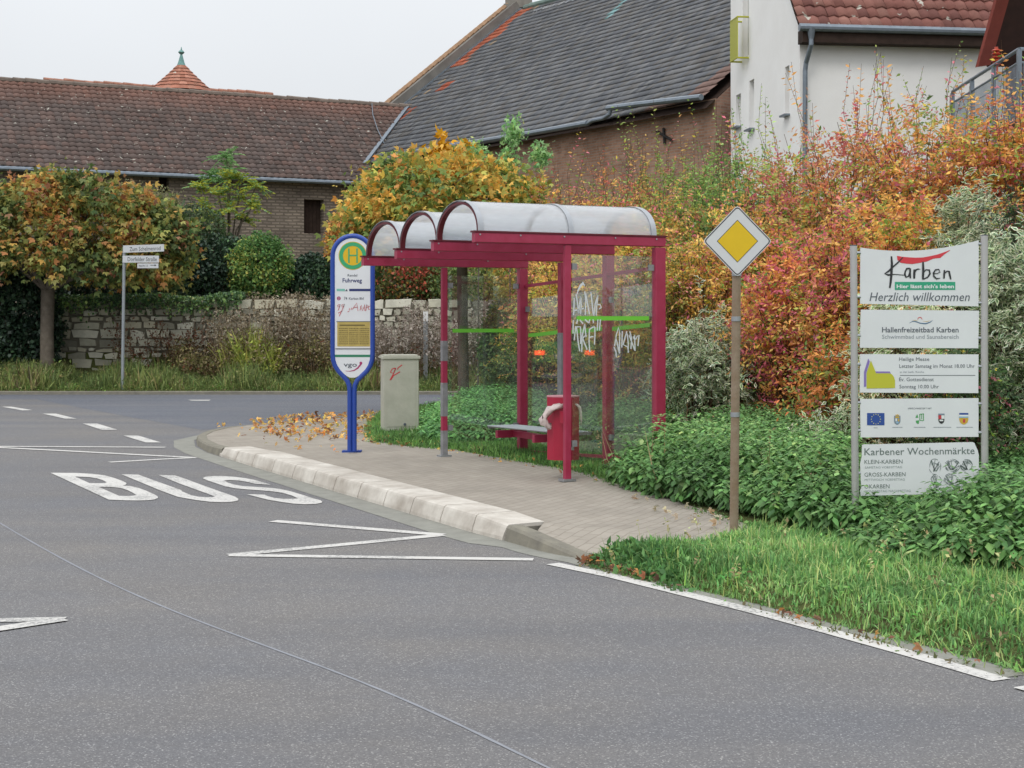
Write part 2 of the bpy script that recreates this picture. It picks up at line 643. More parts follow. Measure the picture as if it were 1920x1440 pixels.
def frame_px(Y, yaw=0.0, cx=None):
    """a sign frame measured in photo pixels at depth Y, facing the camera; y runs down; turned by yaw round the column cx"""
    k = Y / F
    if cx is None:
        cx = HX
    c = at(cx, HY, Y)
    U = Vector((math.cos(yaw), math.sin(yaw), 0)) * k
    W = Vector((0, 0, -k))
    O = c - U * cx - W * HY
    Nn = Vector((math.sin(yaw), -math.cos(yaw), 0))
    return (O, U, W, Nn)
def fp(fr, x, y, lift=0.0):
    return fr[0] + fr[1] * x + fr[2] * y + fr[3] * lift

def stroke(mb, fr, pts, wd, lift=0.002):
    P = [fp(fr, x, y, lift) for x, y in pts]
    k = fr[1].length
    mb.ribbon(P, [q * k for q in wd] if isinstance(wd, (list, tuple)) else wd * k, up=fr[3])

def sdpoly(X, Y, poly):
    """signed distance to a polygon, positive inside"""
    P = np.stack([X, Y], -1)
    d = np.full(X.shape, 1e9)
    inside = np.zeros(X.shape, bool)
    n = len(poly)
    for i in range(n):
        a = np.array(poly[i][:2], float)
        b = np.array(poly[(i + 1) % n][:2], float)
        e = b - a
        w_ = P - a
        t = np.clip((w_ @ e) / (e @ e), 0, 1)
        dd = w_ - t[..., None] * e
        d = np.minimum(d, np.sqrt((dd ** 2).sum(-1)))
        c = ((a[1] <= Y) & (b[1] > Y)) | ((b[1] <= Y) & (a[1] > Y))
        with np.errstate(divide='ignore', invalid='ignore'):
            xi = a[0] + (Y - a[1]) / (b[1] - a[1] if b[1] != a[1] else 1e-9) * e[0]
        inside ^= c & (X < xi)
    return np.where(inside, d, -d)
def sstep(a, b, x):
    t = np.clip((x - a) / (b - a), 0, 1)
    return t * t * (3 - 2 * t)
def wob(x, y, z=0.0, s=1.0, ph=0.0):
    x, y, z = x * s, y * s, z * s
    return (np.sin(x * 1.7 + y * 1.1 + ph) + np.sin(y * 2.3 - z * 1.9 + ph * 1.7) + np.sin(z * 2.1 + x * 1.3 + 1.3 + ph * .6)
            + .6 * np.sin(x * 4.1 - z * 3.7 + y * 2.9 + ph * 2.1) + .5 * np.sin(y * 5.3 + x * 3.9 + z * 4.4 - ph)) / 4.1
# ================================================================== THE GROUND
# the green area on the right: road verge, ground behind the shelter and the bank
GREEN = [gp(1078, 1049), gp(1180, 1075), gp(1300, 1107), gp(1450, 1143), gp(1600, 1182), gp(1760, 1220), gp(1920, 1264), (6.4, 3.0, 0), (30, -14, 0), (300, -14, 0), (300, 300, 0),
         (3.3, 300, 0), (3.3, 36.2, 0), (2.5, 31.4, 0), gp(950, 765), gp(860, 769), gp(760, 777), gp(700, 786), gp(676, 800, .1), gp(668, 826, .14),
         gp(760, 838, .14), gp(837, 846, .14), gp(889, 856, .14), gp(1063, 887, .14), gp(1140, 917, .14), gp(1260, 955, .14), gp(1345, 985, .13), gp(1290, 1012, .12),
         gp(1200, 1020, .1), gp(1120, 1036, .05)]
GREEN = [tuple(p[:2]) for p in GREEN]
BANK = [(30, 2), (9, 9.0), (5.0, 12.8), (3.4, 15.0), (2.5, 17.2), (2.0, 19.5), (1.2, 22.5), (0.9, 26.0), (1.6, 30.0), (3.8, 36.5), (4.2, 300), (300, 300), (300, 2)]
YK = 36.0            # far kerb of the side street
def ground_z(X, Y):
    X, Y = np.asarray(X, float), np.asarray(Y, float)
    sd = sdpoly(X, Y, GREEN)
    z = -0.06 + 0.19 * sstep(-0.12, 0.32, sd) + 0.10 * sstep(0.5, 3, sd)
    z = z + 2.6 * sstep(0.0, 7.0, sdpoly(X, Y, BANK))
    far = Y - YK
    zf = -0.06 + 0.17 * sstep(0.0, 0.3, far) + 0.15 * sstep(0.3, 2.5, far) + 1.55 * sstep(3.05, 3.35, far)
    zf = np.where(far > 0, zf, -9)
    z = np.maximum(z, zf)
    nn = 0.03 * wob(X, Y, 0, 2.2) * sstep(0.02, 0.25, z)
    return z + nn

xs = np.concatenate([[-900, -400, -150, -60, -35], np.arange(-24, -6, 0.6), np.arange(-6, 9, 0.13), np.arange(9, 26, 0.8), [30, 40, 60, 120, 300, 900]])
ys = np.concatenate([[-300, -60, -10, 0], np.arange(4, 36, 0.14), np.arange(36, 40, 0.12), np.arange(40, 60, 1.2), [70, 90, 140, 300, 900, 2200]])
GX, GY = np.meshgrid(xs, ys)
GZ = ground_z(GX, GY)
nx, ny = len(xs), len(ys)
V = np.stack([GX.ravel(), GY.ravel(), GZ.ravel()], 1)
i = np.arange(nx - 1)[None, :] + nx * np.arange(ny - 1)[:, None]
Fq = np.stack([i, i + 1, i + 1 + nx, i + nx], -1).reshape(-1, 4)
M_soil = pmat('soil and moss', '#4b4636', 0.95, spec=0.1, color2='#55602f', nscale=2.5, bump=0.6, bscale=25)
np_mesh('ground', V, Fq, None, M_soil, label='green and brown earth of the verge and bank', kind='structure', loc=(0, 0, 0), smooth=True)

M_asph = asphalt('asphalt', '#656465', '#7a7979', ((0.93, 0.95, 1.0), (1.04, 1.0, 0.95)))
M_asph2 = asphalt('newer asphalt', '#5b5d62', '#70737a', ((0.93, 0.95, 1.0), (1.02, 1.0, 1.0)))
M_gut = pmat('gutter concrete', '#8c8b83', 0.9, spec=0.2, noise=0.12, nscale=5, bump=0.3, bscale=90)
road = MB()
road.poly([(-140, -40, 0), (60, -40, 0), (60, YK + .1, 0), (-140, YK + .1, 0)])
put('road', road, M_asph, label='grey speckled asphalt road with a bus bay', kind='structure')
ss = MB()
side = [(-40, YK), gp(69, 749), gp(148, 764), gp(260, 785), gp(378, 806), gp(420, 803), (2.0, 29.0), (8, 29), (8, YK)]
ss.poly([(p[0], p[1], 0.0015) for p in side])
put('side_street', ss, M_asph2, label='darker asphalt of the side street behind the stop', kind='structure')

# kerb: base line along the road
KB = [(410, 855), (440, 865), (471, 875), (508, 886), (546, 897.5), (585, 909), (623, 921), (669, 934.5), (717, 949), (767, 964), (823, 981), (883, 999), (941, 1014)]
kb = [gp(*p) for p in KB]
M_white = pmat('white kerb concrete', '#d6d0c6', 0.85, spec=0.25, color2='#a89f94', nscale=2.6, bump=0.15, bscale=60)
M_kold = pmat('old kerb concrete', '#8f8a7c', 0.9, spec=0.2, color2='#77736a', nscale=6, bump=0.3, bscale=60)
def inward(pts, i):
    a, b = pts[max(i - 1, 0)], pts[min(i + 1, len(pts) - 1)]
    d = (b - a)
    d.z = 0
    d.normalize()
    n = Vector((-d.y, d.x, 0))
    return n if n.dot(Vector((0.45, 0.9, 0))) > 0 else -n
def kh(i):
    return {0: .11, 1: .13, 11: .155, 12: .125}.get(i, .155)
kerb = MB()
for i in range(len(kb) - 1):
    a, b = kb[i], kb[i + 1]
    d = (b - a).normalized()
    a2, b2 = a + d * .009, b - d * .009
    na, nb = inward(kb, i), inward(kb, i + 1)
    ha, hb = kh(i), kh(i + 1)
    def sec(p, n, h):
        return [p + Vector((0, 0, -.05)), p + n * .012 + Vector((0, 0, .03)), p + n * .045 + Vector((0, 0, h - .028)), p + n * .055 + Vector((0, 0, h - .01)), p + n * .075 + Vector((0, 0, h)),
                p + n * .40 + Vector((0, 0, h + .004)), p + n * .40 + Vector((0, 0, -.05))]
    A, B = sec(a2, na, ha), sec(b2, nb, hb)
    k = len(A)
    kerb.add(A + B, [tuple(range(k)), tuple(range(k, 2 * k))[::-1]] + [(q, k + q, k + (q + 1) % k, (q + 1) % k) for q in range(k)])
put('bus_stop_kerb', kerb, M_white, label='raised row of whitish kerb blocks along the bus bay', kind='structure')
jo = MB()
jo.sweep([p + inward(kb, i) * .22 + Vector((0, 0, .04)) for i, p in enumerate(kb)], [(-.15, -.06), (.15, -.06), (.15, .06), (-.15, .06)])
put('kerb_bedding', jo, M_kold, label='darker concrete bedding showing in the kerb joints', kind='structure')
# low old kerb round the corner and down to the grass
LOWL = [gp(*p) for p in [(412, 855.7), (386, 847.5), (368, 836), (366, 826), (380, 817), (412, 808), (464, 802), (550, 792.5), (650, 785)]]
LOWR = [gp(*p) for p in [(944, 1015), (975, 1024), (1005, 1033), (1040, 1041), (1072, 1047), (1100, 1052)]]
for nm, L, hs_, lab in (('kerb', LOWL, [.11, .10, .09, .08, .07, .06, .05, .05, .05], 'weathered low kerb rounding the corner into the side street'),
                        ('kerb', LOWR, [.125, .11, .09, .06, .03, -.01], 'weathered kerb sloping down from the white blocks to the grass')):
    lk = MB()
    prev = None
    for i, p in enumerate(L):
        n = inward(L, i)
        if nm == 'kerb' and L is LOWL:
            a, b = L[max(i - 1, 0)], L[min(i + 1, len(L) - 1)]
            d = (b - a).normalized()
            n = Vector((d.y, -d.x, 0))
            cen = Vector((-2.4, 20.5, 0))
            if n.dot(cen - p) < 0:
                n = -n
        h = hs_[i]
        s_ = [p + Vector((0, 0, -.05)), p + n * .03 + Vector((0, 0, h - .02)), p + n * .05 + Vector((0, 0, h)), p + n * .16 + Vector((0, 0, h)), p + n * .16 + Vector((0, 0, -.05))]
        if prev:
            k = 5
            lk.add(prev + s_, [(q, k + q, k + (q + 1) % k, (q + 1) % k) for q in range(k)])
        prev = s_
    put(nm, lk, M_kold, label=lab, kind='structure')
# pavement
top = []
for i in range(len(LOWL) - 1, -1, -1):
    p = LOWL[i]
    c = (Vector((-2.6, 21.5, 0)) - p).normalized()
    top.append(p + c * .15 + Vector((0, 0, [.11, .10, .09, .08, .07, .06, .05, .05, .05][i] - .004)))
for i, p in enumerate(kb):
    top.append(p + inward(kb, i) * .39 + Vector((0, 0, kh(i) - .004)))
for i in (1, 2, 3, 4):
    top.append(LOWR[i] + inward(LOWR, i) * .15 + Vector((0, 0, [.125, .11, .09, .06, .03][i] - .004)))
top += [gp(1130, 1040, .03), gp(1220, 1030, .06), gp(1330, 1015, .10), gp(1420, 985, .12), gp(1300, 950, .13), gp(1160, 900, .135), gp(1070, 880, .135), gp(889, 850, .135), gp(830, 838, .13), gp(760, 828, .13),
        gp(700, 822, .12), gp(690, 800, .07), gp(720, 780, .03)]
pv = MB()
pv.poly(top)
M_pav = brick_mat('pavement setts', '#a0988d', '#999186', '#8c8479', 0.2, 0.1, rot=math.radians(-64), msize=0.006, plane='xy', patch=0.14, mbump=0.45)
put('pavement', pv, M_pav, label='worn beige block paving of the bus stop', kind='structure')

# gutter strip along kerb and road edge
gl = [gp(*p) for p in [(650, 785), (550, 792.5), (464, 802), (412, 808), (380, 817), (360, 826), (362, 838), (384, 849), (408, 857)]] + kb[1:] + LOWR[1:] + [gp(*p) for p in [(1180, 1076), (1300, 1108), (1450, 1145), (1600, 1184), (1760, 1222), (1920, 1266)]]
gut = MB()
ins, outs = [], []
for i, p in enumerate(gl):
    a, b = gl[max(i - 1, 0)], gl[min(i + 1, len(gl) - 1)]
    d = (b - a).normalized()
    n = Vector((-d.y, d.x, 0))            # to the left of travel
    cen = Vector((-2.4, 20.5, 0)) if i < 9 else p + Vector((.5, 1, 0))
    if n.dot(cen - p) > 0:
        n = -n
    wd_ = .30 if i > 8 and i < 21 else (.26 if i > 4 and i <= 8 else (.10 if i <= 4 else .16))
    ins.append(p - n * .03 + Vector((0, 0, .003)))
    outs.append(p + n * wd_ + Vector((0, 0, .003)))
k = len(gl)
gut.add(ins + outs, [(i, i + 1, k + i + 1, k + i) for i in range(k - 1)])
put('gutter', gut, M_gut, label='pale concrete gutter strip at the foot of the kerb', kind='structure')
fk = MB()
fk.sweep([Vector((-60, YK + .06, .03)), Vector((3.2, YK + .06, .03))], [(-.06, -.05), (.06, -.05), (.06, .035), (-.06, .05)])
put('kerb', fk, M_kold, label='low straight kerb on the far side of the side street', kind='structure')

# ------------------------------------------------------------------ painted markings
M_paint = paint_mat('road paint', '#ccc9c4', '#8c8b89')
mk = MB()
def mline(pts, wd=.11):
    mk.ribbon([gp(x, y, .005 + .0007 * (len(mk.v) % 5)) for x, y in pts], wd)
mline([(1036, 1056.5), (1150, 1080), (1262, 1107.5), (1420, 1147), (1565, 1186), (1720, 1229), (1878, 1274.5)], .12)
mline([(1917, 1286), (1990, 1307)], .12)
mline([(-80, 836.5), (310, 838.5)], .13)
mline([(-60, 835), (0, 839), (120, 845), (366, 858)], .12)
mline([(205, 866.5), (300, 861), (366, 858)], .12)
mline([(512, 976.5), (830, 1002.5)], .13)
mline([(830, 1002.5), (640, 1021), (430, 1040.5)], .13)
mline([(430, 1040.5), (1000, 1048.5)], .12)
mline([(-160, 1166), (122, 1160)], .12)
mline([(118, 1160), (0, 1178), (-200, 1205)], .13)
for q in ([(3, 762.5), (22, 762.5), (61, 769), (42, 769.5)], [(80, 775.5), (105, 775.5), (144, 785), (122, 785)], [(155, 794), (182, 794), (220, 805.5), (191, 806)], [(231, 816.5), (259, 816.5), (302, 829.5), (273, 829.5)],
          [(352, 749.5), (395, 749.5), (392, 751.2), (360, 751.2)], [(-70, 752), (-50, 752), (-22, 757), (-40, 757)]):
    mk.poly([gp(x, y, .007) for x, y in q])
put('road_marking', mk, M_paint, label='white zigzag, dashed and edge lines of the bus bay', kind='structure')
Z8 = 280 / 1920.0
def zz(x0, pts):
    return [gp(x0 + x * Z8, 875 + y * Z8, .006) for x, y in pts]
def prism_letters(name, parts, lab):
    mb = MB()
    for p in parts:
        mb.poly(p)
    put(name, mb, M_paint, label=lab, kind='structure')
# B as a band round its two counters: split in pieces that meet edge to edge
Bo = [(100, 78), (430, 80), (640, 92), (800, 112), (920, 145), (1030, 185), (1080, 212), (1065, 232), (1030, 243), (1130, 250), (1230, 272), (1340, 312), (1440, 358), (1482, 385), (1480, 405), (1440, 420), (1360, 430), (1240, 434), (1050, 432), (850, 423)]
Bu = [(415, 126), (600, 134), (700, 150), (770, 172), (825, 200), (800, 210), (740, 213), (600, 210)]
Bl = [(715, 258), (880, 260), (1000, 272), (1090, 300), (1160, 335), (1205, 365), (1160, 374), (1080, 377), (980, 374)]
def holed(outer, holes):
    import mathutils.geometry as mg
    loops = [[Vector((x, y, 0)) for x, y in outer]] + [[Vector((x, y, 0)) for x, y in h] for h in holes]
    tris = mg.tessellate_polygon(loops)
    flat = [v for l in loops for v in l]
    return flat, tris
fl, tr = holed(Bo, [Bu, Bl])
mb = MB()
mb.add(zz(80, [(v.x, v.y) for v in fl]), tr)
U1 = [(1010, 97), (1230, 102), (1500, 200), (1920, 360)]
# U and S are traced in the second crop (x from 340)
o8 = (340 - 80) / Z8
U = [(1010, 97), (1230, 102), (1500, 200), (1780, 300), (o8 + 10, 318), (o8 + 130, 368), (o8 + 220, 386), (o8 + 330, 393), (o8 + 400, 391), (o8 + 430, 382), (o8 + 330, 345), (o8 + 100, 262), (o8 - 60, 203), (1490, 106),
     (1700, 112), (o8 + 20, 145), (o8 + 300, 248), (o8 + 560, 340), (o8 + 690, 385), (o8 + 735, 415), (o8 + 725, 435), (o8 + 670, 448), (o8 + 540, 457), (o8 + 380, 452), (o8 + 200, 430), (o8 + 40, 403), (1740, 388), (1500, 300), (1200, 175)]
fl, tr = holed(U, [])
mb.add(zz(80, [(v.x, v.y) for v in fl]), tr)
S = [(275, 148), (300, 132), (370, 122), (520, 118), (680, 130), (820, 147), (940, 170), (1050, 200), (1150, 232), (1060, 228), (950, 220), (860, 198), (740, 178), (620, 170), (550, 178), (600, 205), (680, 230), (760, 245), (900, 256),
     (1100, 268), (1260, 285), (1400, 315), (1560, 362), (1700, 408), (1790, 432), (1812, 450), (1800, 466), (1730, 478), (1600, 483), (1440, 474), (1280, 452), (1120, 425), (960, 385), (840, 355), (940, 355), (1070, 360), (1110, 378), (1190, 400),
     (1300, 413), (1420, 414), (1505, 408), (1420, 370), (1300, 336), (1180, 318), (1000, 302), (850, 292), (700, 278), (560, 252), (440, 210), (340, 178)]
fl, tr = holed(S, [])
mb.add(zz(340, [(v.x, v.y) for v in fl]), tr)
put('road_lettering', mb, M_paint, label='large white letters BUS painted on the bay', kind='structure')
cr = MB()
pts = [(-120, 905), (0, 981), (80, 1027), (170, 1073), (235, 1106), (300, 1137), (420, 1185), (550, 1226), (640, 1262), (700, 1286), (770, 1320), (830, 1346), (930, 1392), (1040, 1442), (1140, 1490)]
cf = np.polyfit([p[0] / 1000 for p in pts], [p[1] for p in pts], 5)
pp = [(x, float(np.polyval(cf, x / 1000))) for x in np.linspace(-120, 1140, 90)]
cr.ribbon([gp(x, y, .0025) for x, y in pp], [random.uniform(.014, .021) for _ in pp])
M_seal = pmat('joint sealant', '#8c8e94', 0.8, spec=0.2, noise=0.1, nscale=4)
put('road_joint', cr, M_seal, label='thin blue-grey sealed joint curving across the road', kind='structure')
# ================================================================== BUILDINGS
def tiles(name, O, U, Vv, L, S, tw, ch, amp, lip, colf, m, parent, clip=None, sag=0.0, seg=4):
    """a roof slope of separate overlapping tiles. O eave start, U along the eave, Vv up the slope, L x S metres"""
    O, U, Vv = Vector(O), Vector(U).normalized(), Vector(Vv).normalized()
    Nn = U.cross(Vv).normalized()
    if Nn.z < 0:
        Nn = -Nn
    nu, nv = int(L / tw), int(S / ch)
    prof = [0.0, .55, 1.0, .55, 0.0] if amp > 0.02 else [0.0, .3, .3, .3, 0.0]
    Vs, Fs, Cs = [], [], []
    u_, v_, n_ = np.array(U), np.array(Vv), np.array(Nn)
    o_ = np.array(O)
    for j in range(nv):
        for i_ in range(nu):
            if clip and not clip((i_ + .5) * tw, (j + .5) * ch):
                continue
            c = colf((i_ + .5) * tw, (j + .5) * ch)
            k = len(Vs)
            jx, jl = random.uniform(-.006, .006), random.uniform(-.006, .008)
            sg = -sag * math.sin(math.pi * min(max((i_ * tw) / L, 0), 1))
            for e, (vv, h) in enumerate(((j * ch - .02, lip + jl), ((j + 1) * ch, 0.0))):
                for q in range(5):
                    x = (i_ + q / 4) * tw * 0.998 + jx
                    Vs.append(o_ + u_ * x + v_ * vv + n_ * (h + amp * prof[q] + sg + random.uniform(0, .003)))
                    Cs.append(c)
            for q in range(4):
                Fs.append((k + q, k + q + 1, k + 6 + q, k + 5 + q))
            # the lower edge of the tile
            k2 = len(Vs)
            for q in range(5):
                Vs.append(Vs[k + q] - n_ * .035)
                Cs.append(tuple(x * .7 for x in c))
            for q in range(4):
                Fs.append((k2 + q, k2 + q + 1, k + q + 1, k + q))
    return np_mesh(name, np.array(Vs), np.array(Fs), np.array(Cs), m, parent)

def wall_open(mb, O, U, Wl, H, ops, depth, nrm):
    """rectangular wall with openings [(x0,x1,z0,z1)], outer face at O, reveals going depth inward (against nrm)"""
    O, U, nrm = Vector(O), Vector(U), Vector(nrm)
    Z = Vector((0, 0, 1))
    xs_ = sorted({0, Wl, *[o[0] for o in ops], *[o[1] for o in ops]})
    zs_ = sorted({0, H, *[o[2] for o in ops], *[o[3] for o in ops]})
    for a, b in zip(xs_, xs_[1:]):
        for c, d in zip(zs_, zs_[1:]):
            if any(o[0] - 1e-6 <= a and b <= o[1] + 1e-6 and o[2] - 1e-6 <= c and d <= o[3] + 1e-6 for o in ops):
                continue
            mb.add([O + U * a + Z * c, O + U * b + Z * c, O + U * b + Z * d, O + U * a + Z * d], [(0, 1, 2, 3)])
    for x0, x1, z0, z1 in ops:
        P = [O + U * x0 + Z * z0, O + U * x1 + Z * z0, O + U * x1 + Z * z1, O + U * x0 + Z * z1]
        Q = [p - nrm * depth for p in P]
        mb.add(P + Q, [(i_, (i_ + 1) % 4, 4 + (i_ + 1) % 4, 4 + i_) for i_ in range(4)])

M_tile_br = attr_mat('weathered brown tile', 0.85, spec=0.2, dirt=0.22, dscale=0.9, speck=('#b9b5aa', 8.0, 0.685), bump=0.3, bscale=20)
M_tile_gr = attr_mat('old grey tile', 0.75, spec=0.3, dirt=0.18, dscale=1.1, bump=0.25, bscale=16)
M_tile_red = attr_mat('red tile', 0.8, spec=0.25, dirt=0.2, dscale=2.0, speck=('#c4c0b4', 3.5, 0.68), bump=0.3, bscale=20)
M_zinc = pmat('zinc gutter', '#7e8790', 0.45, 0.6, noise=0.15, nscale=6)
M_dark = pmat('dark opening', '#1c1816', 0.9, spec=0.1)
M_wood = pmat('dark timber', '#3a2e28', 0.85, spec=0.2, noise=0.25, nscale=8, bump=0.3, bscale=40)
M_glassd = pmat('window glass', '#20262b', 0.06, spec=0.8)

# ---- long low barn on the left
A0 = Vector((-15.9, 48.0, 6.5))
LU = Vector((.892, .452, 0))
LP = Vector((-.452, .892, 0))
lb = empty('barn', (-10, 52, 0), 'long low barn of rubble and brick under a lichen-spotted brown tile roof', 'barn')
S0 = A0 - LU * 7
Lr = 27.0
M_lwall = brick_mat('rubble barn wall', '#9a8d7f', '#80756a', '#6f665c', 0.30, 0.105, rot=math.atan2(.452, .892), msize=0.03, patch=0.35, mbump=0.7)
wl = MB()
W0 = S0 + LP * .35 - Vector((0, 0, 6.5))
def lx(px, w=.35):     # distance along the wall of photo column px
    k_ = (px - HX) / F
    q = S0 + LP * w
    return (k_ * q.y - q.x) / (LU.x - k_ * LU.y)
def lz(px, py):
    t = lx(px)
    y = (S0 + LP * .35 + LU * t).y
    return EYE - (py - HY) * y / F
ops = [(lx(570), lx(607), lz(590, 438), lz(590, 374)), (lx(298), lx(317), lz(305, 362), lz(305, 332)), (lx(150), lx(180), lz(165, 400), lz(165, 350))]
wall_open(wl, W0, LU, Lr, 6.5, ops, .4, -LP)
wl.poly([W0 + LU * Lr, W0 + LU * Lr + LP * 7, W0 + LU * Lr + LP * 7 + Vector((0, 0, 6.5)), W0 + LU * Lr + LP * 3.5 + Vector((0, 0, 9.4)), W0 + LU * Lr + Vector((0, 0, 6.5))])
wl.poly([W0, W0 + LP * 7, W0 + LP * 7 + Vector((0, 0, 6.5)), W0 + LP * 3.5 + Vector((0, 0, 9.4)), W0 + Vector((0, 0, 6.5))])
wl.poly([W0 + LP * 7, W0 + LP * 7 + LU * Lr, W0 + LP * 7 + LU * Lr + Vector((0, 0, 6.5)), W0 + LP * 7 + Vector((0, 0, 6.5))])
put('wall', wl, M_lwall, lb)
for o_ in ops:
    b = MB()
    c = W0 + LU * ((o_[0] + o_[1]) / 2) + LP * .36 + Vector((0, 0, (o_[2] + o_[3]) / 2))
    b.box(c, (o_[1] - o_[0]) / 2, .02, (o_[3] - o_[2]) / 2, LU, LP)
    n_ = 5
    for q in range(n_):
        b.box(W0 + LU * (o_[0] + (q + .5) * (o_[1] - o_[0]) / n_) + LP * .335 + Vector((0, 0, (o_[2] + o_[3]) / 2)), (o_[1] - o_[0]) / n_ * .42, .012, (o_[3] - o_[2]) / 2, LU, LP)
    put('shutter', b, M_wood, lb)
sl_ = math.hypot(3.84, 3.225)
VL = (LP * 3.84 + Vector((0, 0, 3.225))).normalized()
def col_l(x, y):
    base = np.array(lin(random.choice(['#635854', '#695c57', '#5d534f', '#635651', '#6c5b55'])))
    red = np.array(lin('#8a6254'))
    f = max(0, (y - sl_ * .72) / (sl_ * .28)) * .6 + (.15 if random.random() < .12 else 0)
    return tuple(base * (1 - f) + red * f)
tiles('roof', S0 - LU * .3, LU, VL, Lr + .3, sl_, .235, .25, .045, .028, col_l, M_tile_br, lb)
rf = MB()
rf.add([S0 - Vector((0, 0, .06)), S0 + LU * Lr - Vector((0, 0, .06)), S0 + LU * Lr + VL * sl_ - Vector((0, 0, .06)), S0 + VL * sl_ - Vector((0, 0, .06)),
        S0 + LP * 7.7, S0 + LP * 7.7 + LU * Lr], [(0, 1, 2, 3), (3, 2, 5, 4)])
put('roof_boarding', rf, M_wood, lb)
rd = MB()
n_ = int(Lr / .4)
for q in range(n_):
    c = S0 + LU * (q * .4 + .2) + VL * sl_ + Vector((0, 0, .02 + random.uniform(-.012, .012)))
    rd.tube([c - LU * .205, c + LU * .2], [.115, .10], 8)
put('ridge', rd, pmat('ridge tile', '#75685e', 0.85, noise=0.3, nscale=3), lb)
gt = MB()
gt.tube([S0 + Vector((0, 0, -.07)) - LP * .06, S0 + LU * Lr + Vector((0, 0, -.09)) - LP * .06], .075, 8)
put('rain_gutter', gt, M_zinc, lb)
cdt = MB()
pts = [(697, 192), (699, 215), (708, 243), (722, 272), (735, 296), (742, 330)]
Nl = LU.cross(VL)
Nl = Nl if Nl.z > 0 else -Nl
cdt.tube([hit(x, y, S0 + Nl * .09, Nl) for x, y in pts], .016, 6)
put('lightning_conductor', cdt, M_zinc, lb)

# ---- steep grey barn in the middle
GE = Vector((-6.88, 57.4, 7.3))              # left end of the eave
GU = Vector((.531, -.848, 0)).normalized()  # along the eave towards the viewer
GPp = Vector((.848, .531, 0)).normalized()  # into the roof
TT = .80
GW = 8.5
VG = (GPp + Vector((0, 0, TT))).normalized()
SL = GW * math.sqrt(1 + TT * TT)
GL = 22.2
gb = empty('barn', (2, 48, 0), 'big brick barn with steep grey tiled roof, orange patches and sagging zinc gutter', 'barn')
M_brick = brick_mat('barn brick', '#a3806c', '#8c6854', '#8f8073', 0.25, 0.075, rot=math.atan2(-.848, .531), msize=0.012, patch=0.3)
M_brick2 = brick_mat('barn gable brick', '#a3806f', '#8d6b5c', '#958578', 0.25, 0.075, rot=math.atan2(.531, .848), msize=0.012, patch=0.35)
def col_g(x, y):
    c = np.array(lin(random.choice(['#64666a', '#6b6c6e', '#5d5f63', '#707071', '#666462'])))
    if x < .85 + .25 * math.sin(y * 3) and y > SL * .62:
        return tuple(np.array(lin('#b5654a')) * random.uniform(.75, 1.1))
    if (x < 1.5 and SL * .27 < y < SL * .36) or (1.6 < x < 2.3 and SL * .44 < y < SL * .49):
        return tuple(np.array(lin('#a8573d')) * random.uniform(.8, 1.1)) if random.random() < .8 else tuple(c)
    if x < 1.5 and random.random() < .08:
        return lin('#9a8468')
    if abs(x - (9.2 - (y - 8.4) * .2)) < .16 and 7.6 < y < 9.4:
        return lin('#7fa3a4')
    if x > GL - 1.3 + .35 * y and y < 2.2 or (x > GL - 2.6 and y < .35):
        return tuple(np.array(lin('#7a625a')) * random.uniform(.85, 1.15))
    return tuple(c * random.uniform(.9, 1.1))
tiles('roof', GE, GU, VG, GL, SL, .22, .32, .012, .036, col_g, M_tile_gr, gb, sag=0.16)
rb = MB()
Zd = Vector((0, 0, -.27))
RG = GE + VG * SL
rb.add([GE + Zd, GE + GU * (GL - .1) + Zd, RG + GU * (GL - .1) + Zd, RG + Zd, GE + GPp * 17 + Zd, GE + GPp * 17 + GU * (GL - .1) + Zd], [(0, 1, 2, 3), (3, 2, 5, 4)])
put('roof_boarding', rb, M_wood, gb)
wg = MB()
B0 = GE + GPp * .30
B0.z = 0
wg.add([B0, B0 + GU * (GL - .05), B0 + GU * (GL - .05) + Vector((0, 0, 7.3)), B0 + Vector((0, 0, 7.3))], [(0, 1, 2, 3)])
put('wall', wg, M_brick, gb)
wg2 = MB()
E0 = B0 + GU * (GL - .04)
B9 = B0 + GPp * 9.4
for e in (E0, B0):
    wg2 = MB()
    wg2.poly([e, e + GPp * 16, e + GPp * 16 + Vector((0, 0, 7.3)), e + GPp * (GW - .30) + Vector((0, 0, 7.1 + GW * TT)), e + Vector((0, 0, 7.28))])
    put('gable_wall', wg2, M_brick2, gb)
vg = MB()
vg.sweep([GE + GU * .02 + VG * 2.2 + Vector((0, 0, .03)), GE + GU * .02 + VG * SL + Vector((0, 0, .03))], [(-.09, -.03), (.09, -.03), (.09, .05), (-.09, .05)], side=GU)
put('verge_flashing', vg, M_zinc, gb)
def on_eave(px):
    k_ = (px - HX) / F
    t = (k_ * GE.y - GE.x) / (GU.x - k_ * GU.y)
    return t
gu2 = MB()
def eave_pt(px, py):
    p = GE + GU * on_eave(px) - GPp * .12
    p.z = EYE - (py - HY) * p.y / F
    return p
gu2.tube([eave_pt(*p) for p in [(741, 293), (820, 279), (900, 266), (1000, 250), (1108, 231)]], .08, 8)
gu2.tube([eave_pt(*p) for p in [(1106, 233), (1118, 226), (1138, 222), (1150, 214), (1152, 204)]], .055, 8)
gu2.tube([eave_pt(*p) for p in [(1146, 203), (1200, 196), (1260, 189), (1322, 182)]], .08, 8)
put('rain_gutter', gu2, M_zinc, gb)
an = MB()
nW = GPp
def onw(px, py, o=.05):
    return hit(px, py, B0 - GPp * o, nW)
an.tube([onw(1231, 246), onw(1260, 263)], .035, 6)
an.tube([onw(1244, 240), onw(1246, 270)], .035, 6)
put('wall_anchor', an, pmat('black iron', '#262322', 0.7, 0.4), gb)
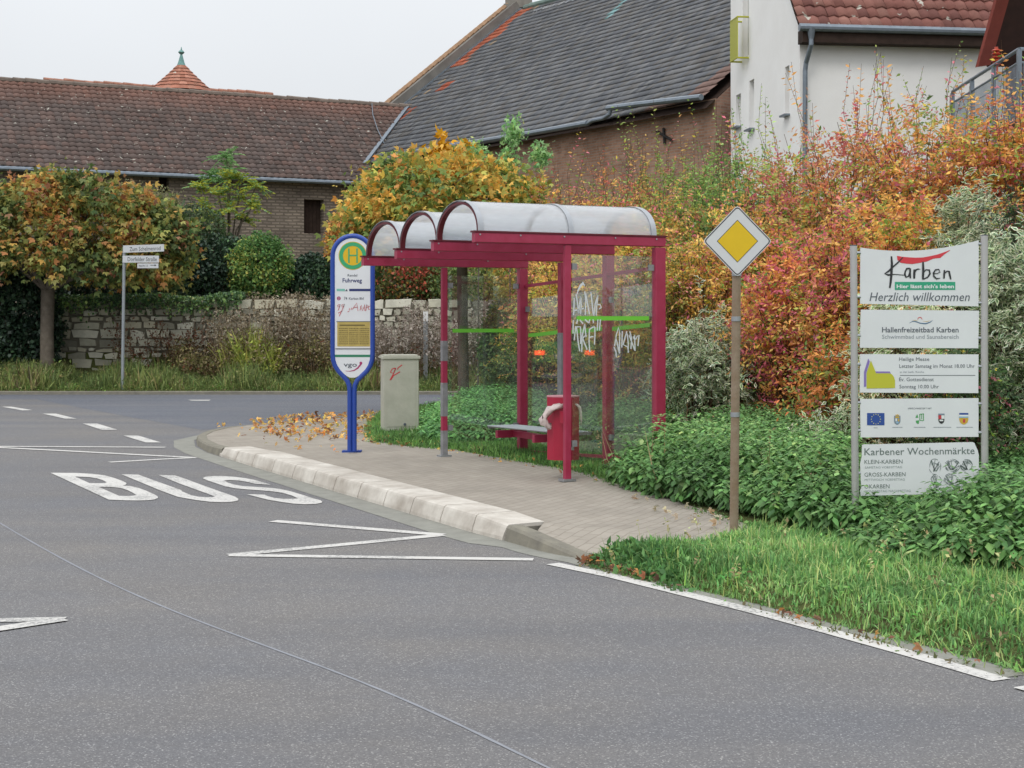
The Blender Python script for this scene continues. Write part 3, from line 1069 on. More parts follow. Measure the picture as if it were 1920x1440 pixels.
for xx in (758, 790, 812):
    du = MB()
    a = GE + GU * on_eave(xx) + GPp * .2
    du.box((a.x, a.y, 6.6), .07, .07, .65)
    put('timber_post', du, M_wood, gb)
# fire wall with orange coping and the chimney
pw = MB()
pa, pb = GE - GU * .30 + VG * 2.3, GE - GU * .30 + VG * (SL + .1)
pw.sweep([pa, pb], [(-.26, -.9), (.26, -.9), (.26, .36), (-.26, .36)], side=GU)
put('fire_wall', pw, pmat('grey render', '#76726c', 0.95, noise=0.2, nscale=1.5), gb)
cp = MB()
n_ = 30
for q in range(n_):
    p, r_ = pa.lerp(pb, q / n_), pa.lerp(pb, (q + 1.06) / n_)
    nv_ = GU.cross(VG) if GU.cross(VG).z > 0 else -GU.cross(VG)
    cp.tube([p - GU * .12 + nv_ * .38, r_ - GU * .12 + nv_ * .41], [.13, .11], 6)
put('coping', cp, pmat('orange coping tile', '#a08064', 0.85, noise=0.25, nscale=4), gb)
# lead valley where the two roofs meet
n1 = Nl
n2_ = GU.cross(VG)
n2_ = n2_ if n2_.z > 0 else -n2_
dv = n1.cross(n2_).normalized()
dv = dv if dv.z > 0 else -dv
mt = Matrix((tuple(n1), tuple(n2_), tuple(dv)))
pv0 = mt.inverted() @ Vector((n1.dot(S0), n2_.dot(GE), dv.dot(GE)))
va = MB()
z0_ = pv0 + dv * ((7.15 - pv0.z) / dv.z)
z1_ = pv0 + dv * ((9.7 - pv0.z) / dv.z)
va.sweep([z0_, z1_], [(-.07, 0.04), (.07, 0.04), (.07, .09), (-.07, .09)], up=(n1 + n2_).normalized())
put('valley_flashing', va, M_zinc, gb)
ch = MB()
cc = (at(945, 26, 62.0) + at(1000, 26, 62.0)) / 2
ch.cbox((cc.x, cc.y + .5, cc.z + .6), .54, .5, 1.6, b=.02)
ch.cbox((cc.x, cc.y + .5, cc.z + .33), .60, .56, .07, b=.02)
put('chimney', ch, pmat('chimney render', '#87827a', 0.95, noise=0.25, nscale=2, bump=0.4, bscale=10), gb)
rg = MB()
for q in range(int(GL / .4)):
    c = RG + GU * (q * .4 + .6) + Vector((0, 0, .03 + random.uniform(-.015, .015) - .16 * math.sin(math.pi * q * .4 / GL)))
    rg.tube([c - GU * .205, c + GU * .2], [.13, .115], 8)
put('ridge', rg, pmat('mossy ridge tile', '#6f8079', 0.85, noise=0.3, nscale=3), gb)

# ---- roofs farther back, behind the long barn
fb = empty('farmhouse', (-18, 68, 0), 'farmhouse roof ridge of orange tiles showing over the long barn', 'house')
Y9 = 66.0
rl = [at(82, 152, Y9), at(300, 163, Y9 + 2.2), at(526, 171, Y9 + 4.4)]
ur = (rl[2] - rl[0])
Lx = Vector((ur.x, ur.y, 0)).length
ur = Vector((ur.x, ur.y, 0)).normalized()
pr = Vector((ur.y, -ur.x, 0))
dn = (-pr * -1.0 + Vector((0, 0, -.85))).normalized()
zr = rl[0].z
O9 = Vector((rl[0].x, rl[0].y, zr)) + dn * 3.4
tiles('roof', O9, ur, -dn, Lx, 3.4, .25, .3, .04, .03, lambda x, y: tuple(np.array(lin(random.choice(['#a0654e', '#96604c', '#8c5c4a']))) * random.uniform(.85, 1.1)), M_tile_red, fb)
hw = MB()
hb = O9 + pr * -.3
hw.add([Vector((hb.x, hb.y, 0)), Vector((hb.x, hb.y, 0)) + ur * Lx, Vector((hb.x, hb.y, hb.z)) + ur * Lx, hb], [(0, 1, 2, 3)])
q0 = Vector((rl[0].x, rl[0].y, 0))
for e in (0, Lx):
    hw.poly([Vector((hb.x, hb.y, 0)) + ur * e, Vector((hb.x, hb.y, hb.z)) + ur * e, q0 + ur * e + Vector((0, 0, zr - .05)), q0 + ur * e - pr * 2.3 + Vector((0, 0, hb.z)), q0 + ur * e - pr * 2.3])
put('wall', hw, pmat('pale render', '#a9a192', 0.95, noise=0.1), fb)
r9 = MB()
for q in range(int(Lx / .42)):
    c = q0 + ur * (q * .42 + .2) + Vector((0, 0, zr + .02 + random.uniform(-.02, .02)))
    r9.tube([c - ur * .21, c + ur * .2], [.14, .12], 7)
put('ridge', r9, pmat('orange ridge tile', '#9b6d5a', 0.85, noise=0.3, nscale=3), fb)
# turret
tw_ = empty('turret', (-13.8, 63, 0), 'round turret with bright orange conical tile roof and verdigris finial', 'turret')
TC = at(340, 165, 62.0)
TC.z = 0
zb = at(340, 172, 62.0).z
ztop = at(340, 122, 62.0).z
r0 = 50 * 62 / F * 1.12
Vs, Fs, Cs = [], [], []
nc, na = 7, 22
for j in range(nc):
    for q in range(na):
        f0, f1 = j / nc - .01, (j + 1) / nc
        def rr(f):
            return r0 * (1 - f) ** 1.12 + .14 * f
        k = len(Vs)
        c = np.array(lin(random.choice(['#a8705c', '#9e6854', '#b07c68', '#966653']))) * random.uniform(.85, 1.1)
        for f, h in ((f0, .05), (f1, 0)):
            for s_ in (0, .5, 1):
                an_ = 2 * math.pi * (q + s_) / na
                r_ = rr(f) + h + (.05 if s_ == .5 else 0) * (1 - f * .7)
                Vs.append((TC.x + r_ * math.cos(an_), TC.y + r_ * math.sin(an_), zb + (ztop - zb) * f ** .95 if f > 0 else zb - .03))
                Cs.append(c)
        Fs += [(k, k + 1, k + 4, k + 3), (k + 1, k + 2, k + 5, k + 4)]
np_mesh('roof', np.array(Vs), np.array(Fs), np.array(Cs), M_tile_red, tw_)
tb = MB()
tb.tube([(TC.x, TC.y, 0), (TC.x, TC.y, zb - .1)], r0 * .86, 20)
put('wall', tb, pmat('turret render', '#a49b8c', 0.95, noise=0.1), tw_)
fn = MB()
s6 = 62 / F
fn.tube([(TC.x, TC.y, ztop - .1), (TC.x, TC.y, ztop + 6 * s6), (TC.x, TC.y, ztop + 20 * s6), (TC.x, TC.y, ztop + 21 * s6), (TC.x, TC.y, ztop + 24 * s6), (TC.x, TC.y, ztop + 27 * s6), (TC.x, TC.y, ztop + 28 * s6), (TC.x, TC.y, ztop + 34 * s6)],
        [.2, .12, .04, .08, .13, .08, .035, .01], 10)
put('finial', fn, pmat('verdigris copper', '#6d9691', 0.6, 0.3, noise=0.2), tw_)

# ---- white house on the bank
C0 = Vector((6.14, 33.0, 0))
WU = Vector((-.123, .992, 0))       # gable runs back
WF = Vector((.992, .123, 0))        # front runs right
wh = empty('house', (9, 36, 1.5), 'white rendered house with red tiled roof, grey gutter and yellow-green window guard', 'house')
M_rend = pmat('white render', '#f6f5f3', 0.92, spec=0.2, color2='#eceae7', nscale=0.6, bump=0.25, bscale=45)
ZE = 8.05
def gt_(px):
    k_ = (px - HX) / F
    return (k_ * C0.y - C0.x) / (WU.x - k_ * WU.y)
def gz(px, py):
    y = (C0 + WU * gt_(px)).y
    return EYE - (py - HY) * y / F
w1 = MB()
low = [(gt_(1480), gt_(1472), gz(1476, 215), gz(1476, 124)), (gt_(1414), gt_(1405), gz(1409, 242), gz(1409, 150)), (gt_(1389), gt_(1380), gz(1384, 238), gz(1384, 177))]
wall_open(w1, C0, WU, 5.6, ZE, low, .2, -WF)
hi = [(gt_(1404) - 3.6, gt_(1393) - 3.6, gz(1398, 108) - ZE if gz(1398, 108) > ZE else .02, gz(1398, 108) - ZE + 2.3)]
wall_open(w1, C0 + WU * 3.6 + Vector((0, 0, ZE)), WU, 2.0, 4.6, hi, .2, -WF)
w1.poly([C0 + Vector((0, 0, ZE)), C0 + WU * 3.6 + Vector((0, 0, ZE)), C0 + WU * 3.6 + Vector((0, 0, ZE + 4.15))])
w1.poly([C0 + WU * 5.6, C0 + WU * 5.6 + WF * 9, C0 + WU * 5.6 + WF * 9 + Vector((0, 0, ZE + 4.6)), C0 + WU * 5.6 + Vector((0, 0, ZE + 4.6))])
w1.poly([C0 + Vector((0, 0, 0)), C0 + WF * 9, C0 + WF * 9 + Vector((0, 0, ZE)), C0 + Vector((0, 0, ZE))])
put('wall', w1, M_rend, wh)
for o_, zo, uo, nm in [(low[0], 0, 0, 'window'), (low[1], 0, 0, 'window'), (low[2], 0, 0, 'window'), (hi[0], ZE, 3.6, 'window')]:
    b = MB()
    c = C0 + WU * ((o_[0] + o_[1]) / 2 + uo) + WF * .17 + Vector((0, 0, (o_[2] + o_[3]) / 2 + zo))
    b.box(c, (o_[1] - o_[0]) / 2, .015, (o_[3] - o_[2]) / 2, WU, WF)
    wn_ = put(nm, b, M_glassd, wh)
    f_ = MB()
    hx_, hz_ = (o_[1] - o_[0]) / 2, (o_[3] - o_[2]) / 2
    for s_ in (-1, 1):
        f_.box(c + WU * (hx_ - .035) * s_ - WF * .035, .035, .018, hz_, WU, WF)
        f_.box(c + Vector((0, 0, (hz_ - .035) * s_)) - WF * .034, hx_ - .072, .018, .035, WU, WF)
    put('frame', f_, pmat('window frame', '#cfcfcc', 0.5) if nm == 'window' and uo == 0 and zo == 0 and o_ is low[0] else bpy.data.materials['window frame'], wn_)
    if uo == 0:
        s2 = MB()
        s2.box(c - WF * .2 + Vector((0, 0, -hz_ - .02)), hx_ + .05, .09, .02, WU, WF)
        put('sill', s2, M_zinc, wn_)
# yellow-green window guard
gr = MB()
ya, yb_ = gt_(1404), gt_(1391)
za, zb_ = gz(1398, 112), gz(1398, 36)
pts = []
M_lime = pmat('lime steel', '#b4b433', 0.45, 0.1)
c0 = C0 + WU * ya
c1 = C0 + WU * yb_
off = -WF * .28
for z in (za, zb_):
    gr.tube([c0 + Vector((0, 0, z)), c0 + off + Vector((0, 0, z)), c1 + off + Vector((0, 0, z)), c1 + Vector((0, 0, z))], .022, 6)
nb = 16
for q in range(nb + 1):
    p = c0.lerp(c1, q / nb) + off
    gr.box(p + Vector((0, 0, (za + zb_) / 2)), .028, .008, (zb_ - za) / 2, WU, WF)
put('window_guard', gr, M_lime, wh)
slw = 4.9 * math.sqrt(1 + 1.15 ** 2)
VW = (WU + Vector((0, 0, 1.15))).normalized()
E1 = C0 - WU * .35 + Vector((0, 0, ZE - .1)) - WF * .12
def col_w(x, y):
    return tuple(np.array(lin(random.choice(['#85584f', '#8c6056', '#7a514a', '#946a5f']))) * random.uniform(.85, 1.12))
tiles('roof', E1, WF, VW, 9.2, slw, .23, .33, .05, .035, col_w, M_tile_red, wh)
bd = MB()
bd.add([E1 - Vector((0, 0, .07)), E1 + WF * 9.2 - Vector((0, 0, .07)), E1 + WF * 9.2 + VW * slw - Vector((0, 0, .07)), E1 + VW * slw - Vector((0, 0, .07))], [(0, 1, 2, 3)])
put('roof_boarding', bd, M_wood, wh)
fa = MB()
fa.box(C0 + WF * 4.55 - WU * .2 + Vector((0, 0, ZE - .30)), 4.6, .17, .14, WF, WU)
put('fascia', fa, M_wood, wh)
g3 = MB()
g3.tube([E1 - WU * .06 + Vector((0, 0, -.04)) - WF * .02, E1 - WU * .06 + WF * 9.2 + Vector((0, 0, -.06))], .085, 10)
put('rain_gutter', g3, M_zinc, wh)
dp = MB()
kx = (1521 - HX) / F
pA = E1 - WU * .06
tq = (kx * pA.y - pA.x) / (WF.x - kx * WF.y)
pA = pA + WF * tq
dp.tube([pA + Vector((0, 0, -.05)), pA + Vector((0, 0, -.28))], [.10, .055], 10)
dp.tube([pA + Vector((0, 0, -.25)), pA + Vector((0, 0, -.40)), pA + WU * .22 + WF * -.04 + Vector((0, 0, -.75)), pA + WU * .25 + WF * -.05 + Vector((0, 0, -.9)), pA + WU * .25 - WF * .07 + Vector((0, 0, -6.5))], .052, 10)
put('downpipe', dp, M_zinc, wh)

# ---- neighbouring timber gable and balcony at the right edge
tg = empty('chalet', (9.2, 27, 1.5), 'timber gable with red barge board and dark soffit at the right edge', 'house')
P0 = at(1843, 124, 26.5)
P1 = at(1886, -30, 25.6)
bb = MB()
bb.sweep([P0, P1], [(-.04, -.13), (.04, -.13), (.04, .13), (-.04, .13)], side=(0.35, -.93, 0))
put('barge_board', bb, pmat('red painted board', '#8f4238', 0.6, noise=0.12, nscale=5), tg)
sf = MB()
back = Vector((3.4, 1.6, 0))
bk2 = Vector((.10, .1, 0))
q = [P0 + bk2, P1 + bk2, P1 + back, P0 + back + Vector((0, 0, .3))]
th = Vector((-.08, 0, .16))
sf.add(q + [p + th for p in q], [(0, 1, 2, 3), (7, 6, 5, 4), (0, 4, 5, 1), (1, 5, 6, 2), (2, 6, 7, 3), (3, 7, 4, 0)])
put('roof', sf, pmat('dark soffit timber', '#3c231d', 0.8, noise=0.2, nscale=6), tg)
tw2 = MB()
tw2.box((11.75, 29.2, 4.0), 2.4, .12, 4.4)
for q in range(16):
    tw2.box((9.50 + q * .3, 29.06, 4.0), .13, .02, 4.4)
put('wall', tw2, pmat('brown boarding', '#4a2f22', 0.8, noise=0.25, nscale=5), tg)
st = MB()
for q in range(5):
    c = at(1868, 95 + q * 6.5, 25.4)
    st.tube([c + Vector((0, 0, -.022)), c, c + Vector((0, 0, .022))], [.05, .085, .05], 12)
ctop = at(1868, 88, 25.4)
st.tube([ctop, at(1868, 150, 25.4)], .03, 8)
put('finial', st, pmat('orange glazed rings', '#b0452f', 0.4), tg)

bl = empty('balcony', (8.0, 24, 1.5), 'galvanised steel balcony with mesh railing behind the shrubs at the right edge', 'balcony')
r1, r2_, r3 = at(1786, 172, 26.5), at(1911, 92, 22.2), at(1990, 92, 22.4)
hr = 1.05
rm = MB()
rm.tube([r1, r2_, r3], .028, 10)
rm.tube([p - Vector((0, 0, .19)) for p in (r1, r2_, r3)], .018, 8)
rm.tube([p - Vector((0, 0, 1.0)) for p in (r1, r2_, r3)], .022, 8)
put('handrail', rm, M_zinc, bl)
for t in (0.0, .33, .66, 1.0):
    p = r1.lerp(r2_, t)
    b = MB()
    b.box(p - Vector((0, 0, .55)), .03, .03, .53)
    put('post', b, M_zinc, bl)
ms = MB()
for q in range(60):
    p = r1.lerp(r2_, (q + .5) / 60) - Vector((0, 0, .2))
    ms.tube([p, p - Vector((0, 0, .8))], .006, 4)
for q in range(16):
    p = r2_.lerp(r3, (q + .5) / 16) - Vector((0, 0, .2))
    ms.tube([p, p - Vector((0, 0, .8))], .006, 4)
for q in range(5):
    ms.tube([p - Vector((0, 0, .2 + q * .18)) for p in (r1, r2_, r3)], .006, 4)
put('mesh_panel', ms, M_zinc, bl)
dk = MB()
d1 = Vector((0, 0, -1.12))
q = [r1 + d1, r2_ + d1, r3 + d1 + Vector((2, 0, 0)), r1 + d1 + Vector((4, .4, 0))]
dk.add(q + [p + Vector((0, 0, -.16)) for p in q], [(0, 1, 2, 3), (7, 6, 5, 4), (0, 4, 5, 1), (1, 5, 6, 2), (2, 6, 7, 3), (3, 7, 4, 0)])
put('deck', dk, M_zinc, bl)
for t in (.02, .98):
    p = r1.lerp(r2_, t) + d1
    b = MB()
    b.box((p.x + .08, p.y + .05, p.z / 2 + .2), .05, .05, p.z / 2 - .4)
    put('support', b, M_zinc, bl)

# ---- dry stone wall beyond the side street
YW = 39.1
x0w, x1w = (96 - HX) * YW / F, (930 - HX) * YW / F
zt = 2.25
Vs = MB()
Vs.col = lin('#6b675b')
Vs.box(((x0w + x1w) / 2, YW + .28, zt / 2 - .15), (x1w - x0w) / 2, .2, zt / 2 + .1)
z = .1
while z < zt - .05:
    h = random.uniform(.11, .26)
    if z + h > zt - .04:
        h = zt - z
    x = x0w + random.uniform(-.1, 0)
    while x < x1w:
        l_ = random.uniform(.18, .60) * (1.25 if h > .18 else .9)
        g_ = .008
        dz = random.uniform(-.02, .03)
        P = [(x + g_ + random.uniform(0, .05), z + g_ + dz), (x + l_ - g_ - random.uniform(0, .05), z + g_ + dz + random.uniform(-.02, .02)),
             (x + l_ - g_ + random.uniform(-.03, .02), z + h - g_ * .5 + dz + random.uniform(-.07, .015)), (x + l_ * .5 + random.uniform(-.05, .05), z + h + dz * .5 + random.uniform(-.02, .01)), (x + g_ + random.uniform(-.02, .04), z + h - g_ * .5 + dz + random.uniform(-.05, .015))]
        Vs.col = tuple(np.array(lin(random.choice(['#ccc9b6', '#b9b6a4', '#dad7c6', '#a8a594', '#c2bca6', '#8f8c7e']))) * random.uniform(.8, 1.05))
        fr_ = random.uniform(.03, .10)
        cx_, cz_ = sum(p[0] for p in P) / 5, sum(p[1] for p in P) / 5
        fpnt = [(cx_ + (a_ - cx_) * .93, YW - fr_ + .1, cz_ + (b_ - cz_) * .90) for a_, b_ in P]
        bpnt = [(a_, YW + .12, b_) for a_, b_ in P]
        Vs.add(fpnt + bpnt, [(0, 1, 2, 3, 4)] + [(q, 5 + q, 5 + (q + 1) % 5, (q + 1) % 5) for q in range(5)])
        x += l_
    z += h
put('stone_wall', Vs, attr_mat('limestone rubble', 0.95, spec=0.15, dirt=0.3, dscale=1.5, bump=0.5, bscale=14), label='low rubble stone wall with pale irregular blocks beyond the side street', cat='wall')
# ================================================================== BUS SHELTER
M_red = pmat('crimson paint', '#982442', 0.45, spec=0.5, color2='#a43252', nscale=7.0, bump=0.08, bscale=30)
M_redd = pmat('dark crimson paint', '#5e1a26', 0.5, spec=0.4)
M_alu = pmat('brushed aluminium', '#a9acb0', 0.4, 0.7, noise=0.08, nscale=10)
M_peel = pmat('bare grey post', '#8c8c8e', 0.6, 0.3, noise=0.2, nscale=12)
M_glass = glass_mat('shelter glass')
M_vault = plastic_mat('milky polycarbonate')
M_green = pmat('green film', '#6fc23c', 0.5, spec=0.4)
M_tag = pmat('white marker', '#cfd3d6', 0.6)
T1 = Vector((-.38, 15.3, 0))
SB = Vector((.8926, .4508, 0))     # along a beam, away from the road
SA = Vector((-.4508, .8926, 0))    # along the shelter, away from the camera
BAY = 1.004
DROP = .047
def ztop_(i): return 2.655 - DROP * i
def bs(i, s, z):                    # point on beam i (0..3), s metres from its road end
    p = T1 + SA * (BAY * i) + SB * s
    return Vector((p.x, p.y, z))
sh = empty('bus_shelter', bs(1.5, 1.4, .14), 'crimson steel bus shelter with three milky barrel vaults and glass walls', 'bus shelter')
BH = .125
for i in range(4):
    b = MB()
    zc = ztop_(i) - BH / 2
    bl_ = [2.217, 2.187, 2.167, 2.147][i] / 2
    b.cbox(bs(i, bl_, zc), .04, BH / 2 - .012, bl_, u=SA, v=(0, 0, 1), n=SB, b=.006)
    bm_ = put('roof_beam', b, M_red, sh)
    b = MB()
    b.box(bs(i, bl_, ztop_(i) - .005), bl_ + .015, .048, .0085, u=SB, v=SA)
    put('cap_strip', b, M_redd, bm_)
# posts
def post(i, s, hu, hv, zb=.13, wrap=None, m=M_red, sa_off=0):
    b = MB()
    zt_ = ztop_(i) - BH + .004
    c = bs(i, s, (zt_ + zb) / 2) + SA * sa_off
    b.cbox(c, hu, hv, (zt_ - zb) / 2, u=SB, v=SA, b=.007)
    p = put('post', b, m, sh)
    f = MB()
    f.cbox(bs(i, s, zb + .012) + SA * sa_off, hu + .04, hv + .03, .012, u=SB, v=SA)
    put('base_plate', f, M_alu, p)
    if wrap:
        for (z0, z1) in wrap:
            wv = MB()
            wv.cbox(bs(i, s, (z0 + z1) / 2) + SA * sa_off, hu + .003, hv + .003, (z1 - z0) / 2, u=SB, v=SA, b=.008)
            put('bare_patch', wv, M_peel, p)
    return p
post(0, 1.056, .036, .028)
post(3, 1.04, .036, .026, .135, wrap=[(1.28, 1.52), (.62, 1.02), (.135, .45)])
post(0, 2.155, .062, .045, .13)
post(1, 2.13, .055, .045, .13)
post(2, 2.11, .055, .045, .13, wrap=[(.5, 1.62)])
post(3, 2.09, .055, .045, .13)
# rails between the back posts, top and bottom
for i in range(3):
    for zz_ in (2.32, .30):
        b = MB()
        a0, a1 = bs(i, 2.13, zz_ - DROP * i), bs(i + 1, 2.11, zz_ - DROP * (i + 1))
        d = (a1 - a0).normalized()
        b.sweep([a0 + d * .048, a1 - d * .048], [(-.014, -.018), (.014, -.018), (.014, .018), (-.014, .018)])
        put('rail', b, M_red, sh)
# vaults
nA = 20
def arch_pt(i, t, s, lift=0.0):
    """t 0..1 across the bay from beam i to beam i+1"""
    th = math.pi * t
    x = .5 - .5 * math.cos(th)
    hgt = .345 * math.sin(th) ** .92
    p = T1 + SA * (BAY * (i + x)) + SB * s
    zc = ztop_(i) * (1 - x) + ztop_(i + 1) * x
    n = (SA * (-math.cos(th)) + Vector((0, 0, 1)) * math.sin(th)).normalized()
    return Vector((p.x, p.y, zc + hgt)) + n * lift
for i in range(3):
    mb = MB()
    S_ = [0.05, .5, 1.0, 1.5, 2.12]
    for lift in (0.0, 0.006):
        k = len(mb.v)
        vs = [arch_pt(i, q / nA, s, lift) for s in S_ for q in range(nA + 1)]
        mb.add(vs, [(a * (nA + 1) + q, a * (nA + 1) + q + 1, (a + 1) * (nA + 1) + q + 1, (a + 1) * (nA + 1) + q) for a in range(len(S_) - 1) for q in range(nA)])
    vt = put('roof_vault', mb, M_vault, sh, smooth=True)
    for s, wd_ in ((0.075, .055), (1.1, .05), (2.09, .055)):
        rb_ = MB()
        k = nA + 1
        vs = []
        for q in range(nA + 1):
            for ds, l_ in ((-wd_ / 2, -.028), (wd_ / 2, -.028), (wd_ / 2, -.004), (-wd_ / 2, -.004)):
                vs.append(arch_pt(i, q / nA, s + ds, l_))
        rb_.add(vs, [(q * 4 + e, q * 4 + (e + 1) % 4, (q + 1) * 4 + (e + 1) % 4, (q + 1) * 4 + e) for q in range(nA) for e in range(4)])
        put('rib', rb_, M_redd if s < .2 else M_alu, vt, smooth=True)
        ed = MB()
        vs = []
        for q in range(nA + 1):
            for ds, l_ in ((-wd_ / 2 - .004, .008), (wd_ / 2 + .004, .008), (wd_ / 2 + .004, .014), (-wd_ / 2 - .004, .014)):
                vs.append(arch_pt(i, q / nA, s + ds, l_))
        ed.add(vs, [(q * 4 + e, q * 4 + (e + 1) % 4, (q + 1) * 4 + (e + 1) % 4, (q + 1) * 4 + e) for q in range(nA) for e in range(4)])
        put('cover_strip', ed, M_alu, vt, smooth=True)
# bolts where posts meet beams and at the beam tips
for i in range(4):
    for s in ((.05, .5, 1.6) if i else (.05, .5, 1.0, 1.6, 2.1)):
        b = MB()
        c = bs(i, s, ztop_(i) - .035) - SA * .041
        b.tube([c, c - SA * .008], .009, 6)
        put('bolt', b, M_alu, sh)
# glass panes
def pane(a, b, z0a, z1a, z0b, z1b, stripe):
    n = (b - a).cross(Vector((0, 0, 1))).normalized() * .004
    def q(p, z): return Vector((p.x, p.y, z))
    P = [q(a, z0a), q(b, z0b), q(b, z1b), q(a, z1a)]
    mb = MB()
    mb.add([p - n for p in P] + [p + n for p in P], [(0, 1, 2, 3), (7, 6, 5, 4), (0, 4, 5, 1), (1, 5, 6, 2), (2, 6, 7, 3), (3, 7, 4, 0)])
    g = put('glass_pane', mb, M_glass, sh)
    if stripe:
        nn = n.normalized()
        s_ = MB()
        d = (b - a).normalized()
        for sg in (-1, 1):
            s_.add([q(a + d * .05, stripe[0] - .022) + nn * .0065 * sg, q(b - d * .05, stripe[1] - .022) + nn * .0065 * sg, q(b - d * .05, stripe[1] + .022) + nn * .0065 * sg, q(a + d * .05, stripe[0] + .022) + nn * .0065 * sg], [(0, 1, 2, 3)])
        put('stripe', s_, M_green, g)
    c_ = MB()
    for p, z0, z1 in ((a, z0a, z1a), (b, z0b, z1b)):
        for z in (z0 + .18, z1 - .12):
            c_.box(q(p, z) + (b - a).normalized() * (.02 if p is a else -.02), .03, .016, .032, u=(b - a).normalized(), v=n.normalized())
    put('clamp', c_, M_peel, g)
    return g
f0 = pane(bs(0, 1.056 + .06, 0) , bs(0, 2.155 - .075, 0), .33, 2.44, .33, 2.44, (1.79, 1.79))
f3 = pane(bs(3, 1.04 + .06, 0), bs(3, 2.09 - .07, 0), .30, 2.30, .30, 2.30, (1.64, 1.64))
bp_ = []
for i in range(3):
    a, b = bs(i, 2.12, 0) + SA * .06, bs(i + 1, 2.12, 0) - SA * .06
    bp_.append(pane(a, b, .34 - DROP * i, 2.16 - DROP * i, .34 - DROP * (i + 1), 2.16 - DROP * (i + 1), (1.72 - DROP * i, 1.72 - DROP * (i + 1))))
# scribbled tags on the near pane
nrm = -SA
def onpane(px, py):
    return hit(px, py, bs(0, 1.5, 0) + nrm * .012, nrm)
tg_ = MB()
def zt_(pts, wd=.014):
    tg_.ribbon([onpane(1060 + x / 7.2, 510 + y / 7.2) for x, y in pts], wd, up=nrm)
zt_([(158, 300), (175, 240), (205, 185), (240, 150), (262, 185)], [.01, .018, .028, .034, .012])
for s_ in ([(120, 350), (112, 580)], [(145, 300), (165, 420), (178, 560)], [(120, 520), (250, 490)], [(205, 330), (190, 450), (180, 560)], [(205, 330), (215, 450), (205, 570)], [(262, 260), (275, 400), (268, 580)],
           [(275, 290), (325, 570)], [(345, 270), (378, 580)], [(440, 310), (405, 420), (385, 590)], [(440, 310), (425, 450), (415, 585)], [(420, 440), (470, 440), (485, 480), (455, 500)],
           [(165, 640), (152, 700)], [(195, 645), (240, 700)], [(265, 640), (320, 690)], [(330, 640), (318, 690)], [(372, 640), (382, 690)], [(440, 640), (430, 790)], [(474, 640), (460, 790)],
           [(140, 730), (120, 920)], [(150, 735), (175, 960), (195, 1070)], [(150, 740), (205, 740), (210, 850), (205, 970)], [(262, 700), (225, 880), (222, 1080)], [(262, 710), (280, 880)], [(235, 900), (295, 1050)], [(225, 910), (260, 860)],
           [(325, 780), (320, 940), (330, 1080)], [(320, 780), (370, 745), (400, 740)], [(398, 740), (400, 850), (392, 980)], [(330, 880), (380, 870)], [(107, 650), (104, 830)],
           [(690, 840), (665, 1000)], [(690, 840), (720, 750), (735, 830), (730, 1000), (735, 1095)], [(680, 880), (700, 960), (730, 1100)], [(655, 1010), (685, 1080), (688, 1150)], [(770, 800), (762, 1020)], [(830, 800), (780, 980), (840, 1010), (855, 1080)],
           [(835, 830), (850, 960), (850, 1090)], [(870, 800), (895, 900), (885, 1040)], [(860, 850), (940, 1060)], [(935, 850), (942, 1065)], [(915, 870), (935, 930), (975, 860)], [(995, 850), (980, 1000)]):
    zt_(s_)
put('scribble', tg_, M_tag, f0)
# bench fixed to the back posts
bn = MB()
ZS = .515
for q in range(9):
    c0_ = bs(1.25, 1.66 + q * .045, ZS)
    c1_ = bs(3.0, 1.62 + q * .045, ZS - .03)
    bn.tube([c0_, c1_], .011, 6)
for t in (0, 1):
    c = bs(1.25 if t == 0 else 3.0, 1.84, ZS - .015 - .03 * t)
    bn.box(c, .21, .012, .016, u=SB, v=SA)
be = put('bench_seat', bn, M_alu, sh)
bk = MB()
for i_ in (1.9, 2.85):
    c = bs(i_, 1.86, ZS - .085 - .012 * i_)
    bk.cbox(c, .20, .03, .045, u=SB, v=SA)
bk.cbox(bs(2.38, 1.9, ZS - .12), .035, .50, .035, u=SB, v=SA)
put('bench_bracket', bk, M_red, sh)

# ================================================================== LITTER BIN
bi = empty('litter_bin', bs(0, .98, .33) + SA * .2, 'crimson fluted litter bin with a white liner hung behind the front shelter post', 'bin')
pc = bs(0, 1.145, 0) + SA * .25
k15 = pc.y / F
zt0, zb0 = EYE - (742 - HY) * k15, EYE - (861 - HY) * k15
rw = 30.5 * k15
secb = []
for q in range(10):
    a = math.pi * 2 * (q + .5) / 10
    secb.append((rw / math.cos(math.pi / 10) * math.cos(a) * .97, rw * .85 * math.sin(a)))
bd_ = MB()
M_bin = pmat('bin red', '#a31a38', 0.35, spec=0.5, noise=0.06)
bd_.prism(secb, (pc.x, pc.y, zb0), (1, 0, 0), (0, 1, 0), (0, 0, zt0 - zb0 - .16))
put('body', bd_, M_bin, bi)
hd = MB()
sech = [(x * 1.012, y * 1.012) for x, y in secb]
hd.prism(sech, (pc.x, pc.y, zt0 - .165), (1, 0, 0), (0, 1, 0), (0, 0, .155))
hdo = put('hood', hd, M_bin, bi)
lidm = MB()
lidm.prism([(x * 1.03, y * 1.03) for x, y in secb], (pc.x, pc.y, zt0 - .010), (1, 0, 0), (0, 1, 0), (0, 0, .012))
put('lid', lidm, pmat('pale bin lid', '#c98a94', 0.4), bi)
lb_ = MB()
lb_.cbox((pc.x + rw * .55, pc.y - rw * .80, zb0 + .14), .018, .006, .035)
put('lock_plate', lb_, M_alu, bi)
br_ = MB()
br_.cbox(bs(0, 1.06, zb0 + .45) + SA * .06, .04, .035, .06, u=SB, v=SA)
put('bracket', br_, M_bin, bi)
M_bag = pmat('white bin liner', '#d3c3bf', 0.5, spec=0.3, noise=0.1, nscale=20, bump=0.6, bscale=40)
